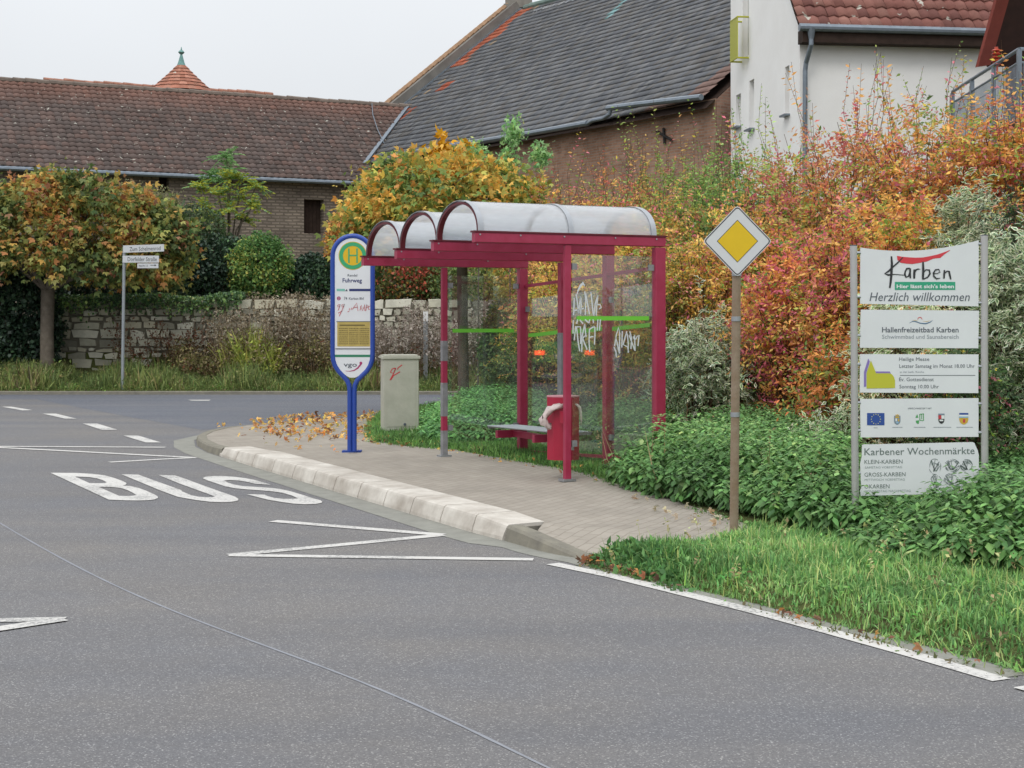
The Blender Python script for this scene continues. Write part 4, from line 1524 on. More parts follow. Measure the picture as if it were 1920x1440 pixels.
bg_ = MB()
bp0 = []
for px, py, o in [(1051, 760, .02), (1040, 764, .05), (1030, 770, .06), (1022, 778, .05), (1019, 785, .03), (1021, 793, .0), (1026, 797, .04)]:
    p = at(px, py, pc.y - rw * 1.0)
    p.y += .0
    bp0.append(p)
vs, fs = [], []
wds = [.012, .030, .045, .05, .045, .03, .012]
bg_.tube([bp0[0].lerp(bp0[1], -.4)] + bp0 + [bp0[-1] + Vector((.03, .02, -.03))], [.016, .022, .028, .034, .036, .034, .03, .024, .014], 11)
bg_.v = [tuple(Vector(p) + Vector((random.gauss(0, .010), random.gauss(0, .006), random.gauss(0, .010)))) for p in bg_.v]
put('liner', bg_, M_bag, bi, smooth='all')
bg2 = MB()
bg2.tube([at(px, py, pc.y - rw * .5) for px, py in [(1074, 757), (1082, 759), (1087, 764), (1089, 774), (1090, 786), (1089, 797)]], [.008, .014, .017, .014, .011, .004], 8)
put('liner', bg2, M_bag, bi, smooth='all')

# ================================================================== BUS STOP SIGN
YH = 19.05
fh = frame_px(YH)
kH = YH / F
M_blue = pmat('royal blue tube', '#27479c', 0.35, spec=0.5, noise=0.06, nscale=5)
M_panel = pmat('white sign panel', '#dcdfe2', 0.4, spec=0.4, noise=0.03, nscale=3)
hz = empty('bus_stop_sign', gp(660, 845, .13), 'tall rounded bus stop sign in a blue tube frame with green and yellow H disc', 'sign')
xl, xr = 624.0, 698.5
cx_ = (xl + xr) / 2
rad = (xr - xl) / 2
ytop, ybot = 442.5, 703.0
def stad(r, n=16, yb_ext=6):
    pts = []
    for q in range(n + 1):
        a = math.pi - math.pi * q / n
        pts.append((cx_ + r * math.cos(a), ytop + rad - r * math.sin(a)))
    return pts
left = [(xl, 560), (xl, 664), (xl + 1, 675), (xl + 4.5, 686), (xl + 11, 696), (xl + 19, 704.5), (650.5, 713), (654.6, 722), (655.8, 734), (655.8, 846)]
tubeL = [fp(fh, x, y) for x, y in reversed(left)]
top_ = [fp(fh, x, y) for x, y in stad(rad)]
right = [(xr, 560), (xr, 664), (xr - 1, 675), (xr - 4.5, 686), (xr - 11, 696), (xr - 20, 704.5), (670, 713), (665.6, 722), (664.4, 734), (664.4, 846)]
tubeR = [fp(fh, x, y) for x, y in right]
fr_m = MB()
fr_m.tube(tubeL + top_ + tubeR, .030, 12)
put('frame', fr_m, M_blue, hz, smooth=True)
pn = MB()
outl = stad(rad - 4, 20) + [(xr - 3.5, 664), (xr - 5, 675), (xr - 9, 686), (xr - 16, 696), (xr - 25, 704), (cx_ + 5, 708), (cx_ - 5, 708), (xl + 25, 704), (xl + 16, 696), (xl + 9, 686), (xl + 5, 675), (xl + 3.5, 664)]
pn.add([fp(fh, x, y, .012) for x, y in outl] + [fp(fh, x, y, -.012) for x, y in outl],
       [tuple(range(len(outl))), tuple(range(len(outl), 2 * len(outl)))[::-1]] + [(q, (q + 1) % len(outl), len(outl) + (q + 1) % len(outl), len(outl) + q) for q in range(len(outl))])
pno = put('panel', pn, M_panel, hz)
L0 = .014
def disc(x, y, r, lift, fr=None, n=40):
    m_ = MB()
    fr = fr or fh
    m_.poly([fp(fr, x + r * math.cos(2 * math.pi * q / n), y + r * math.sin(2 * math.pi * q / n), lift) for q in range(n)])
    return m_
def ring(x, y, ro, ri, lift, fr=None, n=40):
    m_ = MB()
    fr = fr or fh
    vs = [fp(fr, x + r * math.cos(2 * math.pi * q / n), y + r * math.sin(2 * math.pi * q / n), lift) for q in range(n) for r in (ri, ro)]
    m_.add(vs, [(2 * q, 2 * q + 1, (2 * q + 3) % (2 * n), (2 * q + 2) % (2 * n)) for q in range(n)])
    return m_
def rect(x0, y0, x1, y1, lift, fr=None, m_=None):
    m_ = m_ or MB()
    fr = fr or fh
    m_.poly([fp(fr, x0, y0, lift), fp(fr, x1, y0, lift), fp(fr, x1, y1, lift), fp(fr, x0, y1, lift)])
    return m_
M_hy = pmat('sign yellow', '#d8b01c', 0.45)
M_hg = pmat('sign green', '#35a06c', 0.45)
M_navy = pmat('navy print', '#28346a', 0.5)
M_gry = pmat('grey print', '#565d66', 0.5)
M_tagr = pmat('red marker', '#c23a42', 0.55)
M_mag = pmat('magenta print', '#a52f66', 0.5)
M_blk = pmat('black print', '#26292b', 0.5)
put('emblem', disc(661.5, 479.5, 26.5, L0), M_hy, pno)
gm = ring(661.5, 479.5, 25.3, 18.2, L0 + .002)
for x in (654.4, 669.6):
    rect(x - 1.4, 466, x + 1.4, 493, L0 + .002, m_=gm)
rect(655.8, 477.8, 668.2, 480.2, L0 + .0022, m_=gm)
put('emblem', gm, M_hg, pno)
put('lettering', text_mb('Rendel', 652, 670, 518.5, 4.6, fh, .01, lift=L0), M_gry, pno)
put('lettering', text_mb('Fuhrweg', 642.5, 678.8, 529.5, 7.6, fh, .018, lift=L0), M_navy, pno)
put('printed_bar', rect(655, 541.5, 696, 546, L0), M_navy, pno)
put('printed_bar', rect(631.5, 541.5, 647, 546, L0), pmat('teal print', '#7db9ab', 0.5), pno)
ar = MB()
ar.poly([fp(fh, 647, 546, L0), fp(fh, 650.5, 541.5, L0), fp(fh, 652, 546, L0)])
put('printed_bar', ar, M_gry, pno)
put('lettering', ring(635.5, 559.5, 3.6, 2.0, L0), M_mag, pno)
lm = rect(633.7, 558.6, 637.3, 560.2, L0)
put('lettering', lm, M_mag, pno)
put('lettering', text_mb('74', 645.2, 651.2, 562, 5.2, fh, .015, lift=L0), M_gry, pno)
put('lettering', text_mb('Karben Bhf', 654.5, 682.5, 562, 4.6, fh, .008, lift=L0), M_gry, pno)
sg = MB()
for s_ in ([(637, 571), (633.5, 572), (633.5, 575.5), (637, 575), (638, 570.5), (636, 578), (634, 582)], [(644, 571), (641, 572), (641, 575.5), (644.5, 574.5), (646, 570), (643.5, 577), (641, 583), (636, 593)], [(634, 587), (642, 583)],
           [(655.5, 578), (655, 582)], [(659.5, 577), (658.5, 581)], [(661, 580), (669, 568), (671.5, 583)], [(663, 576.5), (671, 576)], [(675, 582), (678, 572), (681, 579), (684, 571), (684.5, 583)], [(686, 583), (688, 571), (687, 577), (694, 574)], [(690, 572), (691, 580), (694, 580)], [(695.5, 569), (695, 572)],
           [(652, 584.5), (655, 584)], [(676, 574), (680, 583), (683, 575)]):
    stroke(sg, fh, s_, 1.0, L0 + .003)
put('scribble', sg, M_tagr, pno)
tt = MB()
rect(631, 602.5, 695.5, 653, L0, m_=tt)
tto = put('timetable_case', tt, pmat('case edge', '#e2e2e0', 0.3), pno)
put('timetable', rect(632.5, 603.5, 694, 649.5, L0 + .003), pmat('timetable paper', '#b7a25b', 0.6, noise=0.1, nscale=20), tto)
ln = MB()
rect(637, 608.5, 684.5, 611, L0 + .005, m_=ln)
for r_ in range(9):
    y = 615 + r_ * 3.6
    for c_ in range(3):
        x = 635.5 + c_ * 19.5
        while x < 635.5 + c_ * 19.5 + 17:
            w_ = random.uniform(1.0, 3.2)
            rect(x, y, min(x + w_, 635.5 + c_ * 19.5 + 17.5), y + 1.5, L0 + .005, m_=ln)
            x += w_ + .7
put('printed_rows', ln, pmat('olive print', '#6f6436', 0.6), tto)
fm = MB()
rect(631, 602.3, 695.5, 603.5, L0 + .006, m_=fm)
rect(629, 653.2, 696.5, 654.6, L0 + .006, m_=fm)
put('case_rim', fm, M_gry, tto)
put('printed_bar', rect(627.5, 665, 695.5, 669.5, L0), pmat('green print', '#2f7d5c', 0.5), pno)
put('lettering', text_mb('vgo', 644.5, 669.5, 687.5, 8.4, fh, .012, lift=L0), M_gry, pno)
vg_ = MB()
P = [(648, 695.5), (656, 696), (664, 694.5), (671, 690), (675.5, 684.5), (678, 681)]
stroke(vg_, fh, P, [.5, 1.2, 2.0, 2.8, 3.2, 3.2], L0)
vg_.add(disc(676.8, 680.6, 2.6, L0 + .001).v, [tuple(range(40))])
put('emblem', vg_, M_mag, pno)
ft = MB()
ft.cbox(gp(660, 846, .135), .12, .07, .012)
put('foot', ft, M_blue, hz)

# ================================================================== PRIORITY ROAD SIGN
YD = 11.75
fd = frame_px(YD)
dg = empty('priority_road_sign', gp(1376, 1006, .14), 'yellow and white diamond priority road sign on a brown wooden-looking post', 'sign')
def rdiam(h, r, x=1381.5, y=452.5):
    pts = []
    for q in range(4):
        a = math.pi / 2 * q
        for d in (-math.pi / 4, -math.pi / 8, 0, math.pi / 8, math.pi / 4):
            pts.append((x + (h - r * 1.414) * math.cos(a) + r * math.cos(a + d), y + ((h - r * 1.414) * math.sin(a) + r * math.sin(a + d)) * 1.04))
    return pts
def slab(fr, pts, l0, l1):
    m_ = MB()
    k_ = len(pts)
    m_.add([fp(fr, x, y, l1) for x, y in pts] + [fp(fr, x, y, l0) for x, y in pts], [tuple(range(k_)), tuple(range(k_, 2 * k_))[::-1]] + [(q, (q + 1) % k_, k_ + (q + 1) % k_, k_ + q) for q in range(k_)])
    return m_
pl = put('plate', slab(fd, rdiam(65, 7), .030, .034), pmat('sign white', '#cfd0d1', 0.4, noise=0.03), dg)
oo, ii = rdiam(63, 6), rdiam(60.6, 5)
bo = MB()
k_ = len(oo)
bo.add([fp(fd, x, y, .0355) for x, y in oo] + [fp(fd, x, y, .0355) for x, y in ii], [(q, (q + 1) % k_, k_ + (q + 1) % k_, k_ + q) for q in range(k_)])
put('border', bo, M_blk, pl)
put('border', slab(fd, rdiam(38.5, .8), .0342, .0352), M_blk, pl)
put('yellow_field', slab(fd, rdiam(37, .6), .0353, .0362), pmat('priority yellow', '#dcb713', 0.4, noise=0.03), pl)
pm = MB()
pb = gp(1376, 1008, .10)
pt = at(1381.8, 440, YD)
pm.tube([pb, pt], .034, 16)
M_post = pmat('weathered brown post', '#86705a', 0.8, noise=0.14, nscale=7, bump=0.4, bscale=40, color2='#978674')
put('post', pm, M_post, dg, smooth=True)
cl = MB()
for yy in (512, 596, 775):
    c = pb.lerp(pt, (1008 - yy) / 568.0)
    cl.tube([c - Vector((0, 0, .018)), c + Vector((0, 0, .018))], .0375, 16)
put('clamp', cl, M_alu, dg, smooth=True)

# ================================================================== STREET NAME SIGN
YS = 36.35
fs_ = frame_px(YS)
kS = YS / F
sn = empty('street_sign', (at(231, 728, YS).x, YS, .12), 'grey pole with two white street name plates and a small house number plate', 'sign')
sp_ = MB()
sp_.tube([(at(229.5, 728, YS).x, YS, .05), at(233.0, 462, YS)], .038, 12)
put('pole', sp_, pmat('galvanised pole', '#9aa0a3', 0.5, 0.5, noise=0.1, nscale=5), sn, smooth=True)
M_plate = pmat('name plate white', '#c9cbcc', 0.45)
def nplate(x0, y0, x1, y1, dy, words, tx0, tx1, ty, cap, cond=.01):
    pts = [(x0, y0), (x1, y0 - dy), (x1, y1 - dy), (x0, y1)]
    p_ = put('name_plate', slab(fs_, pts, .045, .055), M_plate, sn)
    # slant the lettering with the plate
    m_ = text_mb(words, tx0, tx1, ty, cap, fs_, cond, lift=.057)
    O = fs_[0]
    for q, v in enumerate(m_.v):
        px = (v[0] - O.x) / kS
        m_.v[q] = (v[0], v[1], v[2] + (px - x0) / (x1 - x0) * dy * kS)
    put('lettering', m_, M_blk, p_)
nplate(232, 460.5, 308.5, 474, 2.5, 'Zum Schelmenrod', 244, 302, 471.5, 7.6, .0)
nplate(231, 479.5, 299, 492.5, 0, 'Dorfelder Straße', 240.5, 295, 489.8, 7.6, .0)
p_ = put('number_plate', slab(fs_, [(258.5, 494), (298, 494), (298, 503), (258.5, 503)], .045, .055), M_plate, sn)
put('lettering', text_mb('Haus-Nr. 1-3', 261.5, 278, 500, 3.4, fs_, .01, lift=.057), M_blk, p_)
a_ = MB()
rect(283, 497, 291, 498, .057, fs_, a_)
a_.poly([fp(fs_, 291, 495.6, .0572), fp(fs_, 294.5, 497.5, .0572), fp(fs_, 291, 499.4, .0572)])
put('arrow', a_, M_blk, p_)

# ================================================================== CABINET
YC = 22.2
fc = frame_px(YC)
cb_ = empty('utility_cabinet', (at(743, 808, YC).x, YC + .3, .1), 'pale grey-green utility cabinet with red scribble on the grass beside the stop', 'cabinet')
M_cab = pmat('cabinet polyester', '#b6b5a8', 0.7, spec=0.3, color2='#a6a698', nscale=4, bump=0.2, bscale=30)
kC = YC / F
cu = Vector((math.cos(.28), math.sin(.28) * -1, 0))
cu = Vector((.985, .17, 0))
cv = Vector((-.17, .985, 0))
wC, hC = (785 - 719) * kC / .985 / 2, (808 - 672) * kC / 2
dC = .24
fl_ = at(719, 700, YC)
fl_.z = 0
cen = fl_ + cu * wC + cv * dC
zbC = EYE - (808 - HY) * kC
b = MB()
b.cbox((cen.x, cen.y, zbC + hC), wC, dC, hC, u=cu, v=cv, b=.012)
bdy = put('body', b, M_cab, cb_)
b = MB()
b.cbox((cen.x, cen.y, zbC + 2 * hC + .012), wC + .022, dC + .022, .018, u=cu, v=cv, b=.012)
b.cbox((cen.x, cen.y, zbC + 2 * hC + .038), wC - .01, dC - .01, .010, u=cu, v=cv, b=.012)
put('roof', b, M_cab, cb_)
b = MB()
b.cbox((cen.x, cen.y, zbC - .06), wC - .03, dC - .02, .07, u=cu, v=cv)
put('plinth', b, M_blk, cb_)
b = MB()
for s_ in (0,):
    b.box(Vector((cen.x, cen.y, zbC + hC)) - cv * (dC + .003) - cu * 0, wC - .05, .004, hC - .06, u=cu, v=cv)
door = put('door', b, M_cab, cb_)
b = MB()
b.tube([Vector((cen.x, cen.y, zbC + hC * .18)) - cv * (dC + .02) + cu * .05, Vector((cen.x, cen.y, zbC + hC * .18)) - cv * (dC + .0) + cu * .05], .02, 8)
put('lock', b, M_gry, door)
sg = MB()
def oncab(x, y): return hit(x, y, Vector((cen.x, cen.y, 0)) - cv * (dC + .010), cv)
for s_ in ([(741, 690), (735, 692), (732, 698), (738, 700), (742, 690), (737, 702), (731, 713)], [(754, 684), (746, 690), (745, 693)], [(750, 697), (738, 704), (733, 712)]):
    sg.ribbon([oncab(*p) for p in s_], .014, up=-cv)
put('scribble', sg, M_tagr, door)

# reflector post by the side street
YR_ = 37.6
rp = empty('marker_post', (at(798, 700, YR_).x, YR_, .15), 'short white marker post standing in the brown seed heads', 'post')
b = MB()
b.prism([(-.055, -.03), (.055, -.03), (.04, .04), (-.04, .04)], (at(798, 700, YR_).x, YR_, 0), (1, 0, 0), (0, 1, 0), (0, 0, at(798, 602, YR_).z))
put('shaft', b, pmat('grey plastic', '#a5a7a8', 0.5), rp)
b = MB()
zz0 = at(798, 602, YR_).z
b.prism([(-.06, -.035), (.06, -.035), (.045, .045), (-.045, .045)], (at(798, 700, YR_).x, YR_, zz0), (1, 0, 0), (0, 1, 0), (0, 0, at(798, 584, YR_).z - zz0))
put('cap', b, pmat('white plastic', '#e4e4e2', 0.5), rp)

# ================================================================== TOWN WELCOME SIGN
YT = 11.8
ft_ = frame_px(YT)
kT = YT / F
ws = empty('welcome_sign', (at(1725, 1000, YT).x, YT, .3), 'stack of five white welcome panels held between two silver poles', 'sign')
M_pole = pmat('silver pole', '#bfbdbb', 0.35, 0.55, noise=0.06, nscale=6)
for nm, xa, ya, xb, yb2 in (('pole', 1600.3, 460, 1604, 1002), ('pole', 1845.5, 441, 1846.5, 960)):
    m_ = MB()
    m_.tube([at(xb, yb2 + 8, YT), at(xa, ya + 1, YT)], .0275, 16)
    po = put(nm, m_, M_pole, ws, smooth=True)
    m_ = MB()
    m_.tube([at(xa, ya + 1, YT), at(xa, ya - .5, YT)], .0285, 16)
    put('end_cap', m_, M_gry, po)
M_wp = pmat('welcome panel', '#dadcde', 0.42, spec=0.4, noise=0.04, nscale=2)
def panel(pts):
    return put('panel', slab(ft_, pts, -.004, .004), M_wp, ws)
topc = []
for q in range(25):
    t = q / 24
    x = 1613 + 222 * t
    y0, y1, sg_ = 464.0, 450.5, 11.5
    topc.append((x, y0 + (y1 - y0) * t + sg_ * 4 * t * (1 - t) * (1 + .1 * (1 - t)) + 0))
p1 = panel(topc + [(1834.5, 574.5), (1612.5, 569.5)])
p2 = panel([(1614, 580.5), (1835.5, 582.5), (1834, 653), (1612, 652)])
p3 = panel([(1612.5, 664), (1834.5, 664.5), (1834, 737), (1612, 736)])
p4 = panel([(1612.5, 748), (1834.5, 746.5), (1834.5, 819), (1613.5, 820)])
p5 = panel([(1616, 836), (1619, 833.5), (1824, 829), (1827, 830.5), (1829, 836), (1833, 844), (1835, 853), (1835, 925), (1740, 926), (1720, 927), (1614, 929.5), (1612.5, 920), (1615, 915), (1614, 902), (1612.5, 870), (1616, 855)])
for px, py in [(1608, 474), (1608, 556.5), (1608, 629), (1608, 683), (1608, 755), (1608, 807), (1608, 887), (1839.5, 457.5), (1839.5, 568), (1839.5, 634), (1839.5, 687), (1839.5, 757), (1839.5, 811), (1839.5, 880)]:
    m_ = MB()
    m_.tube([at(px - 5.5, py, YT), at(px + 5.5, py, YT)], .011, 8)
    put('fixing', m_, M_alu, ws)
LT = .006
def t_(par, s, x0, x1, yb_, cap, m_, bold=.0, shear=0.0):
    return put('lettering', text_mb(s, x0, x1, yb_, cap, ft_, bold, shear, lift=LT), m_, par)
ZA = 250 / 1920.0
def za(x, y): return (1600 + x * ZA, 440 + y * ZA)
sw = MB()
upr = [(625, 305), (700, 318), (800, 327), (900, 332), (1000, 328), (1100, 310), (1200, 288), (1300, 255), (1390, 220)]
lor = [(1390, 228), (1320, 275), (1250, 335), (1150, 345), (1060, 385), (960, 405), (850, 423), (760, 418), (680, 405), (632, 365)]
sw.poly([fp(ft_, *za(x, y), LT) for x, y in upr + lor])
put('emblem', sw, pmat('swoosh red', '#cf3a45', 0.5), p1)
kk = MB()
def brush(pts, wd):
    stroke(kk, ft_, [za(*p) for p in pts], [w_ * ZA for w_ in wd], LT + .001 + .00015 * (len(kk.v) % 17))
brush([(545, 310), (553, 420), (545, 560), (535, 680), (522, 768)], [22, 34, 36, 32, 24])
brush([(712, 325), (640, 400), (560, 470), (500, 530), (445, 560)], [10, 20, 22, 26, 8])
brush([(445, 560), (500, 580), (600, 572), (735, 583)], [8, 26, 12, 10])
brush([(745, 530), (765, 490), (800, 485), (825, 500)], [20, 26, 24, 14])
brush([(745, 520), (738, 570), (755, 612), (790, 600), (820, 520)], [20, 26, 26, 20, 16])
brush([(815, 485), (812, 560), (818, 628)], [24, 28, 22])
brush([(875, 500), (875, 560), (872, 632)], [26, 34, 28])
brush([(880, 545), (900, 505), (930, 495), (962, 497)], [16, 22, 18, 5])
brush([(1000, 390), (1003, 500), (998, 645)], [22, 34, 30])
brush([(1000, 560), (1040, 505), (1090, 510), (1100, 560), (1070, 610), (1010, 640)], [10, 18, 26, 26, 22, 16])
brush([(1150, 560), (1200, 560), (1245, 540), (1225, 500), (1180, 505), (1150, 550), (1155, 600), (1195, 635), (1250, 625)], [10, 12, 14, 18, 20, 24, 24, 22, 8])
brush([(1310, 510), (1305, 560), (1302, 632)], [24, 28, 24])
brush([(1308, 560), (1345, 525), (1375, 530), (1385, 580), (1400, 645)], [12, 20, 28, 28, 20])
put('emblem', kk, M_blk, p1)
gb_ = MB()
rect(*za(595, 680), *za(1465, 795), LT, ft_, gb_)
put('printed_bar', gb_, pmat('slogan green', '#2f9d78', 0.5), p1)
put('lettering', text_mb("Hier lässt sich's leben", za(620, 0)[0], za(1445, 0)[0], za(0, 770)[1], 6.8, ft_, .03, lift=LT + .002), pmat('white print', '#dfe3e2', 0.5), p1)
t_(p1, 'Herzlich willkommen', 1630, 1818, 564.5, 16.5, M_gry, .0, .22)
ZB = 250 / 1920.0
def zb2(x, y): return (1600 + x * ZB, 575 + y * ZB)
t_(p2, 'Hallenfreizeitbad Karben', 1653.5, 1797, 623, 9.8, M_gry, .012)
t_(p2, 'Schwimmbad und Saunabereich', 1653.5, 1797, 635, 7.6, pmat('pale grey print', '#8b9299', 0.5), .0)
M_pgr = bpy.data.materials['pale grey print']
wv = MB()
stroke(wv, ft_, [zb2(*p) for p in [(805, 235), (850, 210), (900, 215), (960, 238), (1040, 245), (1100, 225), (1140, 195)]], [.4, 1.2, 1.5, 1.6, 2.0, 1.6, .4], LT)
put('emblem', wv, pmat('pool blue', '#3c6688', 0.5), p2)
wv = MB()
stroke(wv, ft_, [zb2(*p) for p in [(850, 198), (890, 195), (925, 205)]], [.3, .9, .4], LT)
stroke(wv, ft_, [zb2(*p) for p in [(1000, 208), (1050, 215), (1110, 200)]], [.3, .9, .3], LT)
put('emblem', wv, pmat('sand print', '#c6a660', 0.5), p2)
wv = MB()
stroke(wv, ft_, [zb2(*p) for p in [(925, 185), (932, 162), (958, 152), (982, 165), (988, 185)]], [1.0, 1.5, 1.8, 1.5, 1.0], LT)
put('emblem', wv, pmat('coral print', '#cc5b58', 0.5), p2)
chp = MB()
chp.poly([fp(ft_, *zb2(x, y), LT) for x, y in [(150, 940), (170, 880), (212, 745), (235, 790), (200, 900), (182, 960), (182, 1150), (150, 1155)]])
chp.poly([fp(ft_, *zb2(x, y), LT) for x, y in [(315, 932), (520, 932), (540, 962), (322, 962)]])
put('emblem', chp, pmat('violet print', '#8472b4', 0.5), p3)
chp = MB()
chp.poly([fp(ft_, *zb2(x, y), LT + .001) for x, y in [(188, 960), (205, 900), (250, 775), (290, 870), (325, 958), (520, 958), (555, 975), (580, 1010), (597, 1060), (598, 1170), (188, 1178)]])
put('emblem', chp, pmat('church yellow', '#bcbb35', 0.5), p3)
t_(p3, 'Heilige Messe', 1685.5, 1742, 676.5, 6.8, M_gry)
t_(p3, 'Letzter Samstag im Monat 18.00 Uhr', 1686, 1827, 689.5, 6.8, M_gry)
t_(p3, 'in der kath. Kirche', 1687, 1732, 699, 3.8, M_pgr)
t_(p3, 'Ev. Gottesdienst', 1685.5, 1750.5, 714.5, 6.8, M_gry)
t_(p3, 'Sonntag 10.00 Uhr', 1686, 1760, 728, 6.8, M_gry)
put('printed_rule', rect(1687, 703.2, 1828, 704.2, LT, ft_), M_gry, p3)
t_(p4, 'VERSCHWISTERT MIT', 1701.5, 1746.5, 767.2, 3.0, M_gry)
ZC = 250 / 1800.0
def zc2(x, y): return (1600 + x * ZC, 740 + y * ZC)
M_eub = pmat('flag blue', '#2b4c94', 0.5)
put('emblem', rect(*zc2(183, 247), *zc2(418, 412), LT, ft_), M_eub, p4)
stx = MB()
for q in range(12):
    a = 2 * math.pi * q / 12
    cxs, cys = zc2(302 + 62 * math.sin(a), 330 - 66 * math.cos(a))
    stx.poly([fp(ft_, cxs + (1.35 if e % 2 == 0 else .6) * math.sin(math.pi * e / 5), cys - (1.35 if e % 2 == 0 else .6) * math.cos(math.pi * e / 5), LT + .0012) for e in range(10)])
put('emblem', stx, pmat('star yellow', '#d6d08a', 0.5), p4)
def shield(cx0, cy0, w_, h_, cols, par):
    """small crest: outline in the colours of its fields"""
    out_ = [(-.5, -.5), (.5, -.5), (.5, .1), (.42, .3), (.22, .43), (0, .5), (-.22, .43), (-.42, .3), (-.5, .1)]
    m_ = MB()
    m_.poly([fp(ft_, cx0 + x * w_, cy0 + y * h_, LT) for x, y in out_])
    put('emblem', m_, cols[0], par)
    for (x0, y0, x1, y1, c) in cols[1]:
        put('emblem', rect(cx0 + x0 * w_, cy0 + y0 * h_, cx0 + x1 * w_, cy0 + y1 * h_, LT + .0012, ft_), c, par)
M_sb = pmat('crest slate', '#7d8c9a', 0.5)
M_sg = pmat('crest gold', '#c9a53c', 0.5)
M_sr = pmat('crest red', '#bf3f45', 0.5)
M_lb = pmat('crest pale blue', '#8fb1c9', 0.5)
M_wt = bpy.data.materials['white print']
c_ = zc2(590, 345)
shield(c_[0], c_[1], 12, 17, [M_sb, [(-.3, -.42, .3, -.25, M_sg), (-.28, -.2, -.05, .1, M_wt), (.1, -.15, .32, .12, M_sg), (-.15, .15, .2, .35, M_lb)]], p4)
crw = MB()
crw.poly([fp(ft_, c_[0] + x, c_[1] + y, LT + .002) for x, y in [(-3, -8.6), (-3.6, -11), (-1.4, -9.8), (0, -12), (1.4, -9.8), (3.6, -11), (3, -8.6)]])
put('emblem', crw, M_sg, p4)
M_cg = pmat('crest green', '#4a9c58', 0.5)
gm = MB()
for pts in ([(835, 310), (860, 262), (875, 310)], [(840, 350), (888, 345), (880, 395), (850, 385)]):
    gm.poly([fp(ft_, *zc2(*p), LT) for p in pts])
for a_, b_ in (((895, 262), (895, 345)), ((945, 255), (945, 350)), ((895, 262), (945, 258)), ((920, 262), (920, 330)), ((895, 345), (940, 350))):
    stroke(gm, ft_, [zc2(*a_), zc2(*b_)], 1.4, LT)
put('emblem', gm, M_cg, p4)
c_ = zc2(1186, 325)
shield(c_[0], c_[1], 11.5, 19.5, [M_blk, [(-.5, -.34, -.02, .02, M_sr), (0, -.34, .48, 0.0, M_wt), (-.3, .08, .3, .22, M_wt), (-.5, -.5, .5, -.36, M_sb)]], p4)
c_ = zc2(1488, 325)
shield(c_[0], c_[1], 17, 22, [M_sg, [(-.5, -.5, .5, -.34, M_eub), (-.5, -.34, .5, -.2, M_wt), (-.5, -.2, .5, -.08, M_lb), (-.1, .02, .15, .32, M_sr)]], p4)
for s, xa, xb, yb_ in (('', 1638, 1645, 802.5), ('', 1673, 1692, 801.5), ('', 1713, 1735, 801.5), ('', 1750, 1783, 801.5), ('', 1793, 1824, 801.5)):
    stx = MB()
    x = xa
    while x < xb:
        w_ = random.uniform(1, 3)
        rect(x, yb_ - 1.2, min(xb, x + w_), yb_, LT, ft_, stx)
        x += w_ + .5
    put('printed_caption', stx, M_pgr, p4)
M_gg = pmat('grey-green print', '#667370', 0.5)
M_lg = pmat('light grey-green print', '#8f9b99', 0.5)
fT = ft_
def t5(s, x0, x1, yb_, cap, m_, bold=0.0, slope=-.012):
    mm_ = text_mb(s, x0, x1, yb_, cap, ft_, bold, lift=LT)
    for q, v in enumerate(mm_.v):
        px = (v[0] - ft_[0].x) / kT
        mm_.v[q] = (v[0], v[1], v[2] - slope * (px - x0) * kT)
    put('lettering', mm_, m_, p5)
t5('Karbener Wochenmärkte', 1620.5, 1827, 853.5, 13.2, M_gg, .003)
t5('KLEIN-KARBEN', 1620.5, 1692, 869.6, 7.6, M_gg)
t5('SAMSTAG VORMITTAG', 1621.5, 1691, 878.4, 4.2, M_lg)
t5('GROSS-KARBEN', 1620.5, 1697.5, 893.5, 7.6, M_gg)
t5('MITTWOCH VORMITTAG', 1621, 1696, 901.6, 4.2, M_lg)
t5('OKARBEN', 1620.5, 1667.5, 915.8, 7.6, M_gg)
t5('DONNERSTAG NACHMITTAG', 1621, 1707, 923, 4.2, M_lg)
# line drawing of vegetables
vd = MB()
rnd = random.Random(5)
for (cx0, cy0, rx, ry, n_) in ((1752, 874, 12, 16, 16), (1784, 873, 16, 13, 22), (1812, 873, 13, 12, 20), (1755, 905, 12, 16, 14), (1785, 900, 18, 14, 18)):
    for q in range(n_):
        a = rnd.uniform(0, 2 * math.pi)
        b2 = a + rnd.uniform(.4, 1.3)
        r_ = rnd.uniform(.35, 1.0)
        pts = [(cx0 + rx * r_ * math.cos(a + (b2 - a) * t), cy0 + ry * r_ * math.sin(a + (b2 - a) * t)) for t in (0, .33, .66, 1)]
        stroke(vd, ft_, pts, [.5, 1.0, 1.0, .4], LT + .0003 * (q % 4))
        if q % 3 == 0:
            stroke(vd, ft_, [(cx0 + rnd.uniform(-3, 3), cy0 + ry * .6), (cx0 + rx * math.cos(a) * .9, cy0 - abs(ry * math.sin(a)) * .9)], .9, LT + .0015)
put('drawing', vd, M_gg, p5)
# ================================================================== VEGETATION
M_leaf = attr_mat('leaf', 0.55, trans=0.30, spec=0.25)
M_leafs = attr_mat('glossy leaf', 0.42, trans=0.22, spec=0.4)
M_grass = attr_mat('grass blade', 0.6, trans=0.3, spec=0.2)
M_bark = pmat('grey bark', '#6a6258', 0.95, spec=0.1, noise=0.3, nscale=6, bump=0.7, bscale=25)
M_twig = pmat('brown twig', '#5b4638', 0.9, spec=0.1, noise=0.2, nscale=10)
M_dry = attr_mat('dry plant', 0.95, trans=0.15, spec=0.05)

